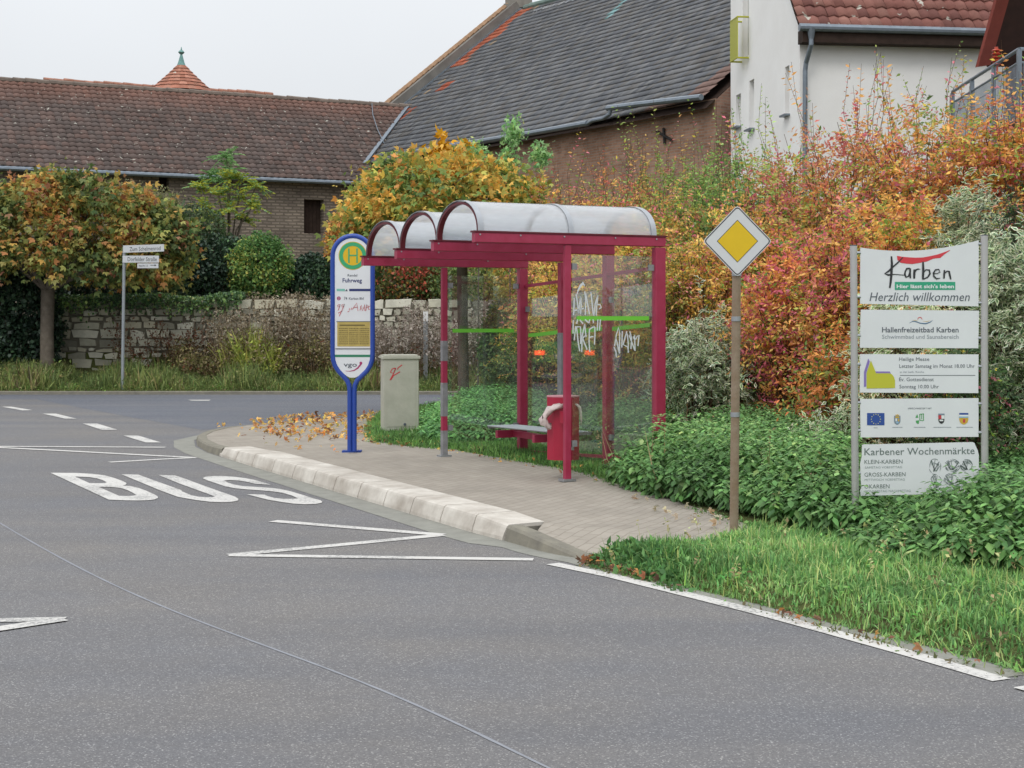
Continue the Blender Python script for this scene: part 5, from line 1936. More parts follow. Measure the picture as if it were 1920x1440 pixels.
PALG = 1.62
def unit(v):
    return v / np.maximum(np.linalg.norm(v, axis=-1, keepdims=True), 1e-9)
def pal(n, P, palette, clump=1.0, ph=0.0, jit=.18, cs=1.3):
    """a colour of its own for each leaf; neighbouring leaves tend to share one"""
    cols = np.array([lin(c) for c, _ in palette])
    wts = np.array([w_ for _, w_ in palette], float)
    cum = np.cumsum(wts) / wts.sum()
    u = .5 + .5 * np.clip(wob(P[:, 0], P[:, 1], P[:, 2], cs, ph) * 1.5, -1, 1)
    r_ = np.clip(u * clump + R.random(n) * (1 - clump) + R.normal(0, .10, n), 0, .9999)
    idx = np.searchsorted(cum, r_)
    c = cols[np.clip(idx, 0, len(cols) - 1)]
    lum = (c @ np.array([.25, .6, .15]))[:, None]
    c = (c * .85 + lum * .15) * PALG
    return c * (1 + R.normal(0, jit, (n, 1))).clip(.45, 1.6) * (1 + R.normal(0, .06, (n, 3)))
def leaf_mesh(P, D, size, C, asp=.45, fold=.25, lobed=False, margin=None):
    """kite leaves growing from P along D; returns V, F(quads), colours"""
    n = len(P)
    D = unit(D)
    rnd_ = unit(R.normal(size=(n, 3)) + np.array([0, 0, .9]))
    S = unit(np.cross(D, rnd_))
    Nn = np.cross(S, D)
    size = np.asarray(size).reshape(-1, 1) * np.ones((n, 1))
    outV, outF, outC = [], [], []
    k0 = 0
    angs = [(-.85, .8), (0, 1.0), (.85, .8)] if lobed else [(0, 1.0)]
    for a, f in angs:
        d = D * math.cos(a) + S * math.sin(a)
        s = S * math.cos(a) - D * math.sin(a)
        wv_ = size * asp * f * .5
        V_ = np.stack([P, P + d * size * f * .45 + s * wv_ + Nn * wv_ * fold, P + d * size * f - Nn * size * .12, P + d * size * f * .45 - s * wv_ + Nn * wv_ * fold], 1).reshape(-1, 3)
        outV.append(V_)
        outF.append(np.arange(4 * n).reshape(-1, 4) + k0)
        outC.append(np.repeat(C, 4, 0))
        k0 += 4 * n
    if margin is not None:      # pale leaf with a smaller green middle laid just above it
        wv_ = size * asp * .5 * .55
        lift = Nn * .0035
        for sg in (1, -1):
            V_ = np.stack([P + D * size * .10, P + D * size * .45 + S * wv_, P + D * size * .80 - Nn * size * .08, P + D * size * .45 - S * wv_], 1) + lift[:, None, :] * sg
            V_ = V_.reshape(-1, 3)
            outV.append(V_)
            outF.append(np.arange(4 * n).reshape(-1, 4) + k0)
            outC.append(np.repeat(margin, 4, 0))
            k0 += 4 * n
    return np.concatenate(outV), np.concatenate(outF), np.concatenate(outC)

def twigs(paths, name, m, parent, seg=5):
    mb = MB()
    for pts, r0_, r1_ in paths:
        n = len(pts)
        mb.tube(pts, [r0_ + (r1_ - r0_) * i_ / (n - 1) for i_ in range(n)], seg, cap=False)
    return put(name, mb, m, parent, smooth='all')

def shrub(base, h, rad, palette, n_leaf=6000, ls=.06, nst=46, label='', cat='shrub', group=None, name='shrub', asp=.42, lean=(0, 0), arch=.5, lobed=False, margin=None, mat=None,
          clump=.5, ph=0.0, shoots=0, droop=.2, fill=.40, low=.1, spread=.10, stem_mat=None, hvar=.17, holes=.3, sq=.85, tw=.36):
    """a shrub of arching stems that leaf out along their upper part, with a filled, uneven crown"""
    bx, by, bz = base
    root = empty(name, (bx, by, bz), label, cat, group)
    paths, SS_, AA, LL, DR = [], [], [], [], []
    TL = 11
    n_on = int(n_leaf * (1 - fill))
    tot = nst + shoots
    for q in range(tot):
        th = R.uniform(0, 2 * math.pi)
        rr = rad * math.sqrt(R.uniform(0.02, 1))
        hh = h * (1 - hvar + R.uniform(-hvar, hvar)) * (1 - .25 * (rr / rad) ** 2)
        if q >= nst:
            hh = h * R.uniform(.95, 1.22)
            rr *= 1.05
        ex, ey = rr * math.cos(th), rr * sq * math.sin(th)
        t = np.linspace(0, 1, 7)
        px_ = bx + (ex * .25) + ex * .75 * t ** (1 + arch) + lean[0] * t * t
        py_ = by + (ey * .25) + ey * .75 * t ** (1 + arch) + lean[1] * t * t
        pz_ = bz - .05 + hh * (t ** .9)
        wv_ = R.normal(0, .02 * h, (7, 3)) * t[:, None]
        P_ = np.stack([px_, py_, pz_], 1) + wv_
        paths.append(([Vector(p) for p in P_], .015 if q < nst else .006, .003 if q < nst else .002))
        m_ = max(1, int(n_on / tot * (1 if q < nst else .9) / TL))
        if q >= nst:
            m_ = 5
        tt_ = R.uniform(low, 1, m_) ** .8 if q < nst else np.array([.30, .44, .58, .72, .84])
        idx = tt_ * 6
        i0 = np.clip(idx.astype(int), 0, 5)
        f = (idx - i0)[:, None]
        pp = P_[i0] * (1 - f) + P_[i0 + 1] * f
        ax = unit(P_[i0 + 1] - P_[i0])
        side_ = unit(np.cross(ax, R.normal(size=(m_, 3))))
        SS_.append(pp)
        AA.append(side_ * .9 + ax * .75 + np.array([0, 0, .05]) if q < nst else ax + R.normal(0, .03, ax.shape))
        LL.append(R.uniform(.5, 1.3, m_) * tw * (1.15 - .75 * tt_) if q < nst else np.full(m_, hh * .15))
        DR.append(np.full(m_, 1.0 if q < nst else .05))
    # the shoots between the stems, in a lumpy uneven dome with holes
    nf = int(n_leaf * fill * 1.6 / TL)
    d = unit(R.normal(size=(nf, 3)))
    d[:, 2] = np.abs(d[:, 2]) * 1.15 - .15
    lump = 1 + .24 * wob(d[:, 0] * 3, d[:, 1] * 3, d[:, 2] * 3, 1.6, ph) + .14 * wob(d[:, 0] * 7, d[:, 1] * 7, d[:, 2] * 7, 1.5, ph + 2)
    r_ = R.uniform(.3, 1, nf) ** .5 * lump * .86
    pp = np.stack([bx + d[:, 0] * r_ * rad * 1.05 + lean[0] * .6, by + d[:, 1] * r_ * rad * sq + lean[1] * .6, bz + h * .48 + d[:, 2] * r_ * h * .52], 1)
    keep = (wob(pp[:, 0], pp[:, 1], pp[:, 2], 2.6, ph + 5) > -1 + holes * 1.6) & (pp[:, 2] > bz + .03)
    pp, d = pp[keep], d[keep]
    SS_.append(pp)
    AA.append(d * .8 + R.normal(0, .55, d.shape) + np.array([0, 0, .12]))
    LL.append(R.uniform(.5, 1.3, len(pp)) * tw)
    DR.append(np.ones(len(pp)))
    S0_, A0_, L0_ = np.concatenate(SS_), unit(np.concatenate(AA)), np.concatenate(LL)
    nt_ = len(S0_)
    tl = (np.arange(TL) + .6) / TL
    P = S0_[:, None, :] + A0_[:, None, :] * (L0_[:, None] * tl)[:, :, None]
    P[:, :, 2] -= (L0_[:, None] * tl ** 2) * (droop * 1.6) * np.concatenate(DR)[:, None]
    sv = unit(np.cross(A0_, R.normal(size=(nt_, 3)) + np.array([0, 0, 1.4])))
    alt = np.where(np.arange(TL) % 2 == 0, 1, -1)
    D = sv[:, None, :] * alt[None, :, None] * .9 + A0_[:, None, :] * .6 + np.array([0, 0, -droop]) * 1.2 + R.normal(0, .22, (nt_, TL, 3))
    P = P.reshape(-1, 3) + R.normal(0, .006, (nt_ * TL, 3))
    D = D.reshape(-1, 3)
    n = len(P)
    C = np.repeat(pal(nt_, S0_, palette, clump, ph, .10), TL, 0) * (1 + R.normal(0, .13, (n, 1))).clip(.6, 1.5)
    other = pal(n, P, palette, 0, ph, .1)
    sw_ = R.random(n) < .18
    C[sw_] = other[sw_]
    if not margin:
        k_ = np.repeat(R.random(nt_) < .17, TL)
        oc = np.array([lin(c) for c in ('#c2b04a', '#b9707c', '#b8646e', '#8fa04a', '#6f8f40', '#55743a')]) * PALG
        C[k_] = oc[R.integers(0, 6, k_.sum())] * R.uniform(.8, 1.1, (k_.sum(), 1))
    mg = None
    if margin:
        mg = C * 1.0
        C = pal(n, P, margin, .2, ph + 1, .1)
    V_, F_, C_ = leaf_mesh(P, D, ls * R.uniform(.6, 1.3, n), C, asp=asp, lobed=lobed, margin=mg)
    twigs(paths, 'stems', stem_mat or M_twig, root, 4)
    np_mesh('foliage', V_, F_, C_, mat or M_leaf, root)
    return root

def gz_at(x, y):
    return float(ground_z(np.array([x]), np.array([y]))[0])
def pxs(px, Y, ptop, rpx, palette, label, **kw):
    """a shrub whose crown spans photo column px +- rpx and reaches row ptop, standing at depth Y"""
    x = (px - HX) * Y / F
    z = gz_at(x, Y)
    top = EYE - (ptop - HY) * Y / F
    return shrub((x, Y, z), top - z, rpx * Y / F, palette, label=label, **kw)

def ball_tree(name, px, Yt, ptrunk_base, cpx, ctop, cbot, cr, palette, label, n=9000, ls=.13, trunk_r=.11, shoots=(), ph=0.0, fork=True, clump=.6, deep=.95):
    k = Yt / F
    x = (px - HX) * k
    zb = gz_at(x, Yt)
    root = empty(name, (x, Yt, zb), label, 'tree')
    cx = (cpx - HX) * k
    zt_ = EYE - (ctop - HY) * k
    zc_ = EYE - (cbot - HY) * k
    rx = cr * k
    zm = zc_ + (zt_ - zc_) * .36
    fork_z = zc_ + (zt_ - zc_) * .02
    paths = []
    m_ = MB()
    m_.tube([(x, Yt, zb - .1), (x + .01, Yt, zb + .15), (x, Yt, zb + (fork_z - zb) * .5), (x + (cx - x) * .05, Yt, fork_z)], [trunk_r * 1.25, trunk_r * 1.05, trunk_r * .95, trunk_r * .98], 14, cap=False)
    put('trunk', m_, M_bark, root, smooth='all')
    for q in range(13):
        th = 2 * math.pi * q / 13 + R.uniform(-.2, .2)
        el = R.uniform(.25, 1.2)
        e = Vector((cx + rx * .8 * math.cos(th) * math.cos(el), Yt + rx * .75 * deep * math.sin(th) * math.cos(el), zm + (zt_ - zm) * .85 * math.sin(el)))
        s = Vector((x + (cx - x) * .05, Yt, fork_z - .05))
        md = s.lerp(e, .5) + Vector((R.normal(0, .08), R.normal(0, .08), -.06))
        paths.append(([s, s.lerp(md, .5), md, e], trunk_r * .42, .012))
        for w_ in range(4):
            e2 = md.lerp(e, R.uniform(.1, .9))
            e3 = e2 + Vector(R.normal(0, 1, 3)) * .35
            paths.append(([e2, (e2 + e3) / 2, e3], .018, .005))
    for (spx, spy) in shoots:
        e = at(spx, spy, Yt)
        s = Vector((e.x - .03, e.y, zt_ - .7))
        paths.append(([s, (s + e) / 2 + Vector((.02, 0, 0)), e], .012, .004))
    twigs(paths, 'limbs', M_bark, root, 6)
    # leaf sprays on a lumpy shell, hanging like roof tiles
    nsp = n // 14
    d = unit(R.normal(size=(nsp, 3)))
    d = d[d[:, 2] > -.52]
    lump = 1 + .10 * wob(d[:, 0] * 3, d[:, 1] * 3, d[:, 2] * 3, 1.5, ph) + .06 * wob(d[:, 0] * 8, d[:, 1] * 8, d[:, 2] * 8, 1.3, ph + 3)
    r_ = R.uniform(.25, 1, len(d)) ** .28 * lump
    up_ = np.where(d[:, 2] > 0, zt_ - zm, (zm - zc_) * 1.45)
    # flatter, hat-like outline: widest a little below the middle
    ctr = np.stack([cx + d[:, 0] * r_ * rx, Yt + d[:, 1] * r_ * rx * deep, zm + d[:, 2] * r_ * up_], 1)
    keep = wob(ctr[:, 0], ctr[:, 1], ctr[:, 2], 2.9, ph) > -.42
    ctr, d = ctr[keep], d[keep]
    m2 = 14
    P = np.repeat(ctr, m2, 0) + R.normal(0, .13, (len(ctr) * m2, 3))
    D = np.repeat(d, m2, 0) * .7 + R.normal(0, .5, P.shape) + np.array([0, 0, -.55])
    ex = []
    for (spx, spy) in shoots:
        e = np.array(at(spx, spy, Yt))
        for q in range(46):
            t = R.uniform(0, 1)
            ex.append(np.array([e[0] + R.normal(0, .05 + .10 * (1 - t)), e[1] + R.normal(0, .1), zt_ - .45 + (e[2] - zt_ + .45) * t]))
    if ex:
        P = np.concatenate([P, np.array(ex)])
        D = np.concatenate([D, R.normal(0, .6, (len(ex), 3)) + np.array([0, 0, .1])])
    C = pal(len(P), P, palette, clump, ph, .16, 1.6)
    if ex:
        k_ = len(ex)
        C[-k_:] = np.array(lin('#d9a21c')) * (1 + R.normal(0, .15, (k_, 1)))
    V_, F_, C_ = leaf_mesh(P, D, ls * R.uniform(.6, 1.25, len(P)), C, asp=.5, lobed=True)
    np_mesh('crown', V_, F_, C_, M_leaf, root)
    return root

AUT = [('#b55a6c', 3.4), ('#c0705c', 2.6), ('#d2a446', 2.6), ('#c98a40', 2.6), ('#a9a844', 2.2), ('#7d9842', 2.2), ('#5d7a3a', 1.8)]
PINK = [('#b85a6c', 3), ('#c07474', 2.6), ('#cb9a48', 2.4), ('#d3b046', 3), ('#9a9c44', 2), ('#7f9440', 1.6)]
YEL = [('#caa236', 3), ('#d2b244', 2.8), ('#a8a03a', 2.4), ('#c99440', 2.2), ('#86933e', 2), ('#b8706a', .6)]
GRN = [('#3f5f2b', 3), ('#557a31', 3), ('#6f9438', 2.5), ('#92a83c', 1.5), ('#a98f3c', .7)]
LGRN = [('#567a38', 3), ('#71934a', 3), ('#8fa552', 2.5), ('#a9b05a', 1), ('#a3754f', 1.4)]
BRN = [('#8a5f42', 2), ('#9a6a48', 2), ('#a35848', 2), ('#7b6a42', 2), ('#6f7d3e', 1.5), ('#b98a40', 1)]
VARG = [('#44603a', 3), ('#527048', 3), ('#65804e', 2)]
VARM = [('#cfd2b4', 3), ('#bfc5a2', 2), ('#d9d8bf', 2)]
DARKG = [('#26382a', 3), ('#2f4430', 3), ('#3b5436', 2), ('#486338', 1)]
G1 = 'autumn shrubs on the bank'
# back row on the bank
pxs(1060, 25.5, 335, 105, BRN, 'thin brownish-red shrub just left of the anchor on the brick barn, behind the shelter roof', n_leaf=9000, ls=.065, group=G1, holes=.25, ph=1, shoots=8)
pxs(1125, 27.0, 300, 100, [('#9a5f4a', 3), ('#a8744a', 2), ('#7d8440', 2), ('#b08a40', 1)], 'rust-coloured shrub before the brick wall left of the iron wall anchor', n_leaf=8000, ls=.07, group=G1, holes=.25, ph=1.5, shoots=10)
pxs(1235, 26.5, 275, 105, [('#66803a', 3), ('#82983f', 3), ('#a8803f', 2), ('#a8605a', 1)], 'tall olive shrub against the brick wall right of the wall anchor', n_leaf=9000, ls=.07, group=G1, holes=.2, ph=1.8, shoots=10)
pxs(1340, 25.5, 262, 100, [('#55722f', 3), ('#6f9038', 3), ('#94a844', 2)], 'dark and light green shrub at the foot of the brick gable', n_leaf=8500, ls=.07, group=G1, holes=.2, ph=1.9, shoots=6)
pxs(1165, 24.0, 315, 105, [('#8a7a3c', 2), ('#a8713c', 3), ('#b05a48', 2), ('#6b8238', 2)], 'loose shrub with rusty and olive leaves under the wall anchor', n_leaf=9500, ls=.065, group=G1, holes=.2, ph=2, shoots=10)
pxs(1285, 24.0, 305, 115, [('#54722f', 3), ('#70903a', 3), ('#94a33c', 2), ('#b2803a', 1.5)], 'green and olive shrub under the right end of the zinc gutter', n_leaf=8000, ls=.065, group=G1, ph=3, shoots=6)
pxs(1400, 23.0, 258, 120, LGRN, 'light green shrub with tall thin shoots at the left foot of the white house', n_leaf=8500, ls=.07, group=G1, ph=4, shoots=9)
pxs(1500, 22.0, 245, 110, [('#7ba83e', 3), ('#94ad43', 3), ('#b5743f', 2), ('#a85a48', 1.5)], 'green shrub with reddish shoots below the grey downpipe', n_leaf=6500, ls=.075, group=G1, ph=5, shoots=8)
pxs(1600, 20.5, 200, 135, [('#ad6257', 3), ('#b97552', 2.4), ('#c4923d', 2.4), ('#8fa040', 2.4)], 'tall rusty red shrub with bare tips against the white wall', n_leaf=9500, ls=.07, group=G1, ph=6, shoots=16)
pxs(1725, 19.5, 175, 140, AUT, 'tallest orange-red shrub with upright shoots in front of the white wall', n_leaf=10500, ls=.07, group=G1, ph=7, shoots=16)
pxs(1850, 18.8, 180, 120, [('#b06054', 2.6), ('#c0803f', 3), ('#c99c38', 2.4), ('#8fa540', 2.4)], 'orange and rust shrub below the steel balcony', n_leaf=9500, ls=.07, group=G1, ph=8, shoots=12)
pxs(1960, 18.3, 170, 115, AUT, 'orange shrub at the right edge under the balcony', n_leaf=6500, ls=.07, group=G1, ph=9, shoots=8)
# fuller middle row over the shelter roof
pxs(1060, 23.6, 372, 95, [('#b5704a', 3), ('#bf8a3e', 3), ('#8f9440', 2), ('#b06068', 1.4)], 'rusty shrub rising just left of the high shelter vault end', n_leaf=8500, ls=.06, group=G1, ph=31, shoots=6)
pxs(1150, 22.8, 340, 105, [('#c4843e', 3), ('#cb9c40', 3), ('#a85f58', 1.6), ('#8a9a40', 2.4)], 'amber and green shrub above the middle of the shelter roof', n_leaf=10500, ls=.06, group=G1, ph=32, shoots=8)
pxs(1262, 22.6, 330, 105, [('#5f7c38', 3), ('#829a40', 2.4), ('#c09a3e', 2.6), ('#b5705a', 1.6)], 'green and gold shrub above the right end of the shelter roof', n_leaf=10500, ls=.06, group=G1, ph=33, shoots=8)
pxs(1385, 21.6, 345, 95, [('#39522c', 3), ('#4d6c36', 3), ('#70883e', 2)], 'dark green leafy shrub above the diamond sign', n_leaf=9500, ls=.065, group=G1, ph=34, shoots=4)
pxs(1450, 21.2, 285, 105, [('#7f9a44', 3), ('#b5804a', 2.4), ('#b8606a', 2.2), ('#c9a040', 2.2)], 'mixed green, pink and gold shrub left of the orange thicket', n_leaf=10000, ls=.065, group=G1, ph=35, shoots=10)
# behind the shelter
pxs(1010, 25.5, 560, 75, [('#4f6a35', 3), ('#6b7f3c', 3), ('#a89a3a', 2), ('#b98a30', 1)], 'olive green shrub seen through the shelter behind its bench', n_leaf=6500, ls=.06, group=G1, ph=10)
pxs(1085, 22.3, 400, 95, YEL, 'yellow-orange shrub behind the middle of the shelter', n_leaf=10500, ls=.06, group=G1, ph=11)
pxs(1190, 21.2, 375, 95, [('#c99a38', 3), ('#cfae44', 3), ('#c0804f', 1.6), ('#8c9a3e', 2), ('#b66a66', 1)], 'amber shrub rising over the right end of the shelter roof', n_leaf=10500, ls=.06, group=G1, ph=12)
pxs(1258, 19.5, 470, 55, [('#b98a28', 3), ('#8f8430', 3), ('#55672f', 3)], 'narrow yellow and olive shrub right beside the shelter back post', n_leaf=6000, ls=.055, group=G1, ph=13)
pxs(1335, 19.6, 375, 105, PINK, 'pink and orange shrub behind the diamond sign', n_leaf=10500, ls=.06, group=G1, ph=14)
pxs(1318, 17.6, 560, 70, VARG, 'grey-green variegated shrub left of the brown sign post', n_leaf=6500, ls=.08, group='variegated shrubs', ph=15, margin=VARM, clump=.3, asp=.38, low=.02)
pxs(1450, 19.6, 330, 100, [('#b9744f', 2), ('#c99336', 3), ('#9a9a3e', 3), ('#b35a60', 2.4)], 'rust and yellow shrub above and right of the diamond sign', n_leaf=9500, ls=.06, group=G1, ph=16)
pxs(1490, 17.4, 430, 115, [('#c9803a', 3.2), ('#cf9a3c', 3), ('#bc566a', 3.6), ('#c88a3a', 3), ('#c8ac44', 2), ('#b45668', 2.6), ('#8f9a40', 1.6)], 'glowing orange and crimson shrub between diamond sign and welcome sign', n_leaf=13500, ls=.06, group=G1, ph=17, low=.12, clump=.6)
pxs(1600, 16.6, 335, 105, AUT, 'orange shrub directly behind the left silver pole', n_leaf=11000, ls=.06, group=G1, ph=18)
pxs(1585, 15.0, 600, 95, [('#c07a2c', 3), ('#b5662f', 2), ('#7a8a3a', 2), ('#5d7436', 1.5)], 'low amber shrub spilling over the nettles left of the welcome sign', n_leaf=5500, ls=.055, group=G1, ph=19, holes=.4)
pxs(1570, 14.2, 775, 50, VARG, 'small variegated sprig low beside the left silver pole', n_leaf=1500, ls=.065, group='variegated shrubs', ph=25, margin=VARM, clump=.3, asp=.36, holes=.5)
pxs(1700, 16.2, 330, 105, [('#b25458', 2.4), ('#c4793e', 2.4), ('#cf9f38', 3), ('#8d9f3e', 2.4)], 'crimson and amber shrub above the top welcome panel', n_leaf=11000, ls=.06, group=G1, ph=20)
pxs(1695, 14.4, 520, 85, [('#6c8046', 3), ('#7f8f50', 2), ('#b9842f', 2), ('#c06a35', 1.4)], 'mixed shrub with cream-edged leaves showing between the welcome panels', n_leaf=6500, ls=.075, group='variegated shrubs', ph=21, margin=VARM, clump=.3)
pxs(1820, 16.0, 330, 85, VARG, 'large cream-edged shrub over the right silver pole', n_leaf=9000, ls=.085, group='variegated shrubs', ph=22, margin=VARM, clump=.3, asp=.36, holes=.4)
pxs(1895, 14.6, 420, 75, VARG, 'tall cream-edged shrub at the right edge beside the welcome sign', n_leaf=8500, ls=.085, group='variegated shrubs', ph=23, margin=VARM, clump=.3, asp=.36, holes=.4, low=.02)
pxs(1905, 15.4, 330, 60, DARKG, 'dark green conifer-like shrub at the right edge', n_leaf=9000, ls=.05, asp=.25, ph=24, clump=.3, low=.02)
pxs(2010, 14.0, 400, 70, VARG, 'cream-edged shrub just beyond the right edge of the view', n_leaf=4000, ls=.07, group='variegated shrubs', ph=26, margin=VARM, clump=.3, asp=.36)
pxs(1810, 13.7, 640, 70, [('#39502f', 3), ('#4a6238', 2), ('#6c7f4a', 1)], 'dark leafy shrub behind the lower welcome panels', n_leaf=5000, ls=.055, ph=27, clump=.3, low=.02)

pxs(2230, 16.5, 300, 190, AUT, 'orange shrub on the bank beyond the right edge of the view', n_leaf=6000, ls=.09, group=G1, ph=41)
pxs(2330, 18.5, 260, 190, PINK, 'pink and gold shrub on the bank farther beyond the right edge', n_leaf=6000, ls=.09, group=G1, ph=42)
# saplings against the barn
for px, yt, yb, lab in ((964, 226, 330, 'young sapling with a round green head before the grey roof'), (1012, 268, 330, 'short pale green sapling under the barn gutter'), (893, 268, 320, 'small green sapling peeping over the yellow tree'), (952, 280, 330, 'low green sapling between yellow tree and barn')):
    Y_ = 33.0
    k_ = Y_ / F
    x = (px - HX) * k_
    z = EYE - (yb + 140 - HY) * k_
    tz = EYE - (yt - HY) * k_
    r0_ = empty('sapling', (x, Y_, gz_at(x, Y_)), lab, 'tree', 'saplings by the barn')
    twigs([([Vector((x + .03, Y_, gz_at(x, Y_) - .1)), Vector((x + .06, Y_, (z + tz) / 2)), Vector((x, Y_, tz - .1))], .02, .008)], 'trunk', M_bark, r0_, 6)
    n_ = 230
    P = np.array([x, Y_, tz - .27]) + unit(R.normal(size=(n_, 3))) * (R.uniform(.1, 1, (n_, 1)) ** .5) * np.array([.25, .25, .33]) * (1 + .3 * R.normal(size=(n_, 1)))
    D = R.normal(size=(n_, 3)) + np.array([0, 0, -.5])
    V_, F_, C_ = leaf_mesh(P, D, .10 * R.uniform(.6, 1.2, n_), pal(n_, P, [('#6f9a5c', 3), ('#86aa6a', 3), ('#a8b860', 1)], .3, px), lobed=True)
    np_mesh('crown', V_, F_, C_, M_leaf, r0_)

# maples
TY = [('#be922a', 3.2), ('#c49e30', 2.6), ('#949034', 3), ('#6a8238', 3.2), ('#b87e2e', 2), ('#4a6430', 2.4)]
ball_tree('maple_tree', 868, 28.2, 765, 836, 290, 500, 200, TY, 'round-headed yellow maple behind the bus shelter', n=21000, ls=.12, trunk_r=.10, shoots=((822, 243), (832, 250), (840, 262), (812, 270), (874, 262)), ph=3.3)
TO = [('#85583c', 1.8), ('#a86f34', 2.2), ('#ae8834', 2.2), ('#868438', 3), ('#606e34', 3.6), ('#44562c', 3), ('#8c6040', 1.6)]
ball_tree('maple_tree', 88, 37.9, 720, 122, 330, 548, 240, TO, 'wide orange and green maple by the stone wall on the left', n=26000, ls=.145, trunk_r=.17, ph=7.7, deep=.42)

# ================================================================== beyond the side street
def dome_cloud(cx, cy, cz, rx, ry, rz, n, ph, holes=.2, shell=.3):
    d = unit(R.normal(size=(n, 3)))
    lump = 1 + .16 * wob(d[:, 0] * 3, d[:, 1] * 3, d[:, 2] * 3, 1.6, ph) + .09 * wob(d[:, 0] * 8, d[:, 1] * 8, d[:, 2] * 8, 1.4, ph + 3)
    r_ = R.uniform(shell, 1, n) ** .4 * lump
    P = np.stack([cx + d[:, 0] * r_ * rx, cy + d[:, 1] * r_ * ry, cz + d[:, 2] * r_ * rz], 1)
    k = wob(P[:, 0], P[:, 1], P[:, 2], 2.1, ph + 4) > -1 + holes * 1.5
    return P[k], d[k]
def bush(px, Y, ptop, pbot, rpx, palette, label, n=5000, ls=.10, ph=0.0, name='bush', cat='bush', group=None, mat=None, holes=.2, asp=.6, clump=.5, ry=None):
    k = Y / F
    x = (px - HX) * k
    zt_, zb_ = EYE - (ptop - HY) * k, EYE - (pbot - HY) * k
    root = empty(name, (x, Y, gz_at(x, Y)), label, cat, group)
    P, d = dome_cloud(x, Y, (zt_ + zb_) / 2, rpx * k, ry or rpx * k * .8, (zt_ - zb_) / 2, n, ph, holes)
    P = P[P[:, 2] > gz_at(x, Y) - .1] if len(P) else P
    D = R.normal(size=P.shape) * .7 + np.array([0, -.15, -.35])
    V_, F_, C_ = leaf_mesh(P, D, ls * R.uniform(.6, 1.25, len(P)), pal(len(P), P, palette, clump, ph), asp=asp)
    np_mesh('foliage', V_, F_, C_, mat or M_leaf, root)
    paths = []
    b0 = Vector((x, Y, gz_at(x, Y) - .1))
    for q in range(9):
        th = R.uniform(0, 6.28)
        e = Vector((x + rpx * k * .7 * math.cos(th), Y + rpx * k * .5 * math.sin(th), zt_ - (zt_ - zb_) * R.uniform(.1, .5)))
        paths.append(([b0, b0.lerp(e, .5) + Vector((0, 0, .1)), e], .03, .008))
    twigs(paths, 'stems', M_twig, root, 5)
    return root
IVY = [('#1f3024', 3), ('#2a3f2c', 3), ('#375134', 2), ('#4a6a3a', 1)]
bush(35, 38.6, 490, 745, 85, IVY, 'dark ivy-covered mass at the left edge beside the maple trunk', n=11000, ls=.11, ph=1.1, mat=M_leafs, asp=.8)
bush(-60, 38.9, 470, 745, 95, IVY, 'dark ivy mass beyond the left edge', n=7000, ls=.12, ph=1.9, mat=M_leafs, asp=.8)
bush(190, 41.0, 470, 600, 110, IVY, 'dark evergreen bush behind the wall under the maple crown', n=9000, ls=.11, ph=2.1, mat=M_leafs, asp=.7)
bush(355, 41.5, 380, 600, 85, [('#34472e', 3), ('#435634', 3), ('#5f6c3c', 2)], 'dull green bush between the maple and the feathery tree', n=9500, ls=.11, ph=2.8)
bush(410, 40.8, 440, 600, 80, IVY, 'near-black ivy bush left of the round light bush', n=8500, ls=.11, ph=3.6, mat=M_leafs, asp=.7)
bush(590, 40.9, 475, 610, 62, IVY, 'dark ivy bush just left of the blue sign frame', n=8000, ls=.11, ph=4.3, mat=M_leafs, asp=.7)
bush(487, 40.3, 436, 572, 62, [('#3c602e', 3), ('#557a38', 3), ('#83943c', 2), ('#a39a3c', 1.2)], 'round clipped light green and yellow bush above the stone wall', n=8500, ls=.10, ph=5.2, holes=.1)
bush(260, 43.5, 335, 470, 95, [('#5c5d3c', 3), ('#6b6a45', 3), ('#7c7a4a', 2), ('#8a6f48', 2)], 'thin brownish green bush before the long barn wall', n=4200, ls=.10, ph=6.4, holes=.5)
bush(655, 41.0, 385, 540, 48, [('#a8702c', 3), ('#b98a30', 3), ('#6f7a38', 2)], 'amber bush behind the top of the bus stop sign', n=4500, ls=.10, ph=7.1)
bush(745, 40.4, 440, 590, 85, [('#a8463c', 3), ('#b8573c', 2), ('#6b6f34', 3), ('#47562f', 3), ('#b98a35', 1)], 'deep red and green bush seen under the shelter roof by the sign', n=8500, ls=.11, ph=8.0)
bush(890, 40.2, 470, 600, 100, [('#4a5f33', 3), ('#6c7d3c', 3), ('#93943c', 2)], 'olive hedge behind the maple trunk, seen through the shelter', n=8000, ls=.10, ph=9.0)
bush(1010, 38.0, 400, 640, 90, [('#5d6a35', 3), ('#8c8a3a', 3), ('#b5902f', 2)], 'yellowish hedge behind the shelter glass', n=7000, ls=.11, ph=9.6)
bush(945, 28.0, 560, 760, 48, [('#46603a', 3), ('#5f7a40', 3), ('#8c943f', 2), ('#c0c09a', .5)], 'upright green bush with small pale flowers right of the maple trunk', n=7500, ls=.075, ph=10.4)
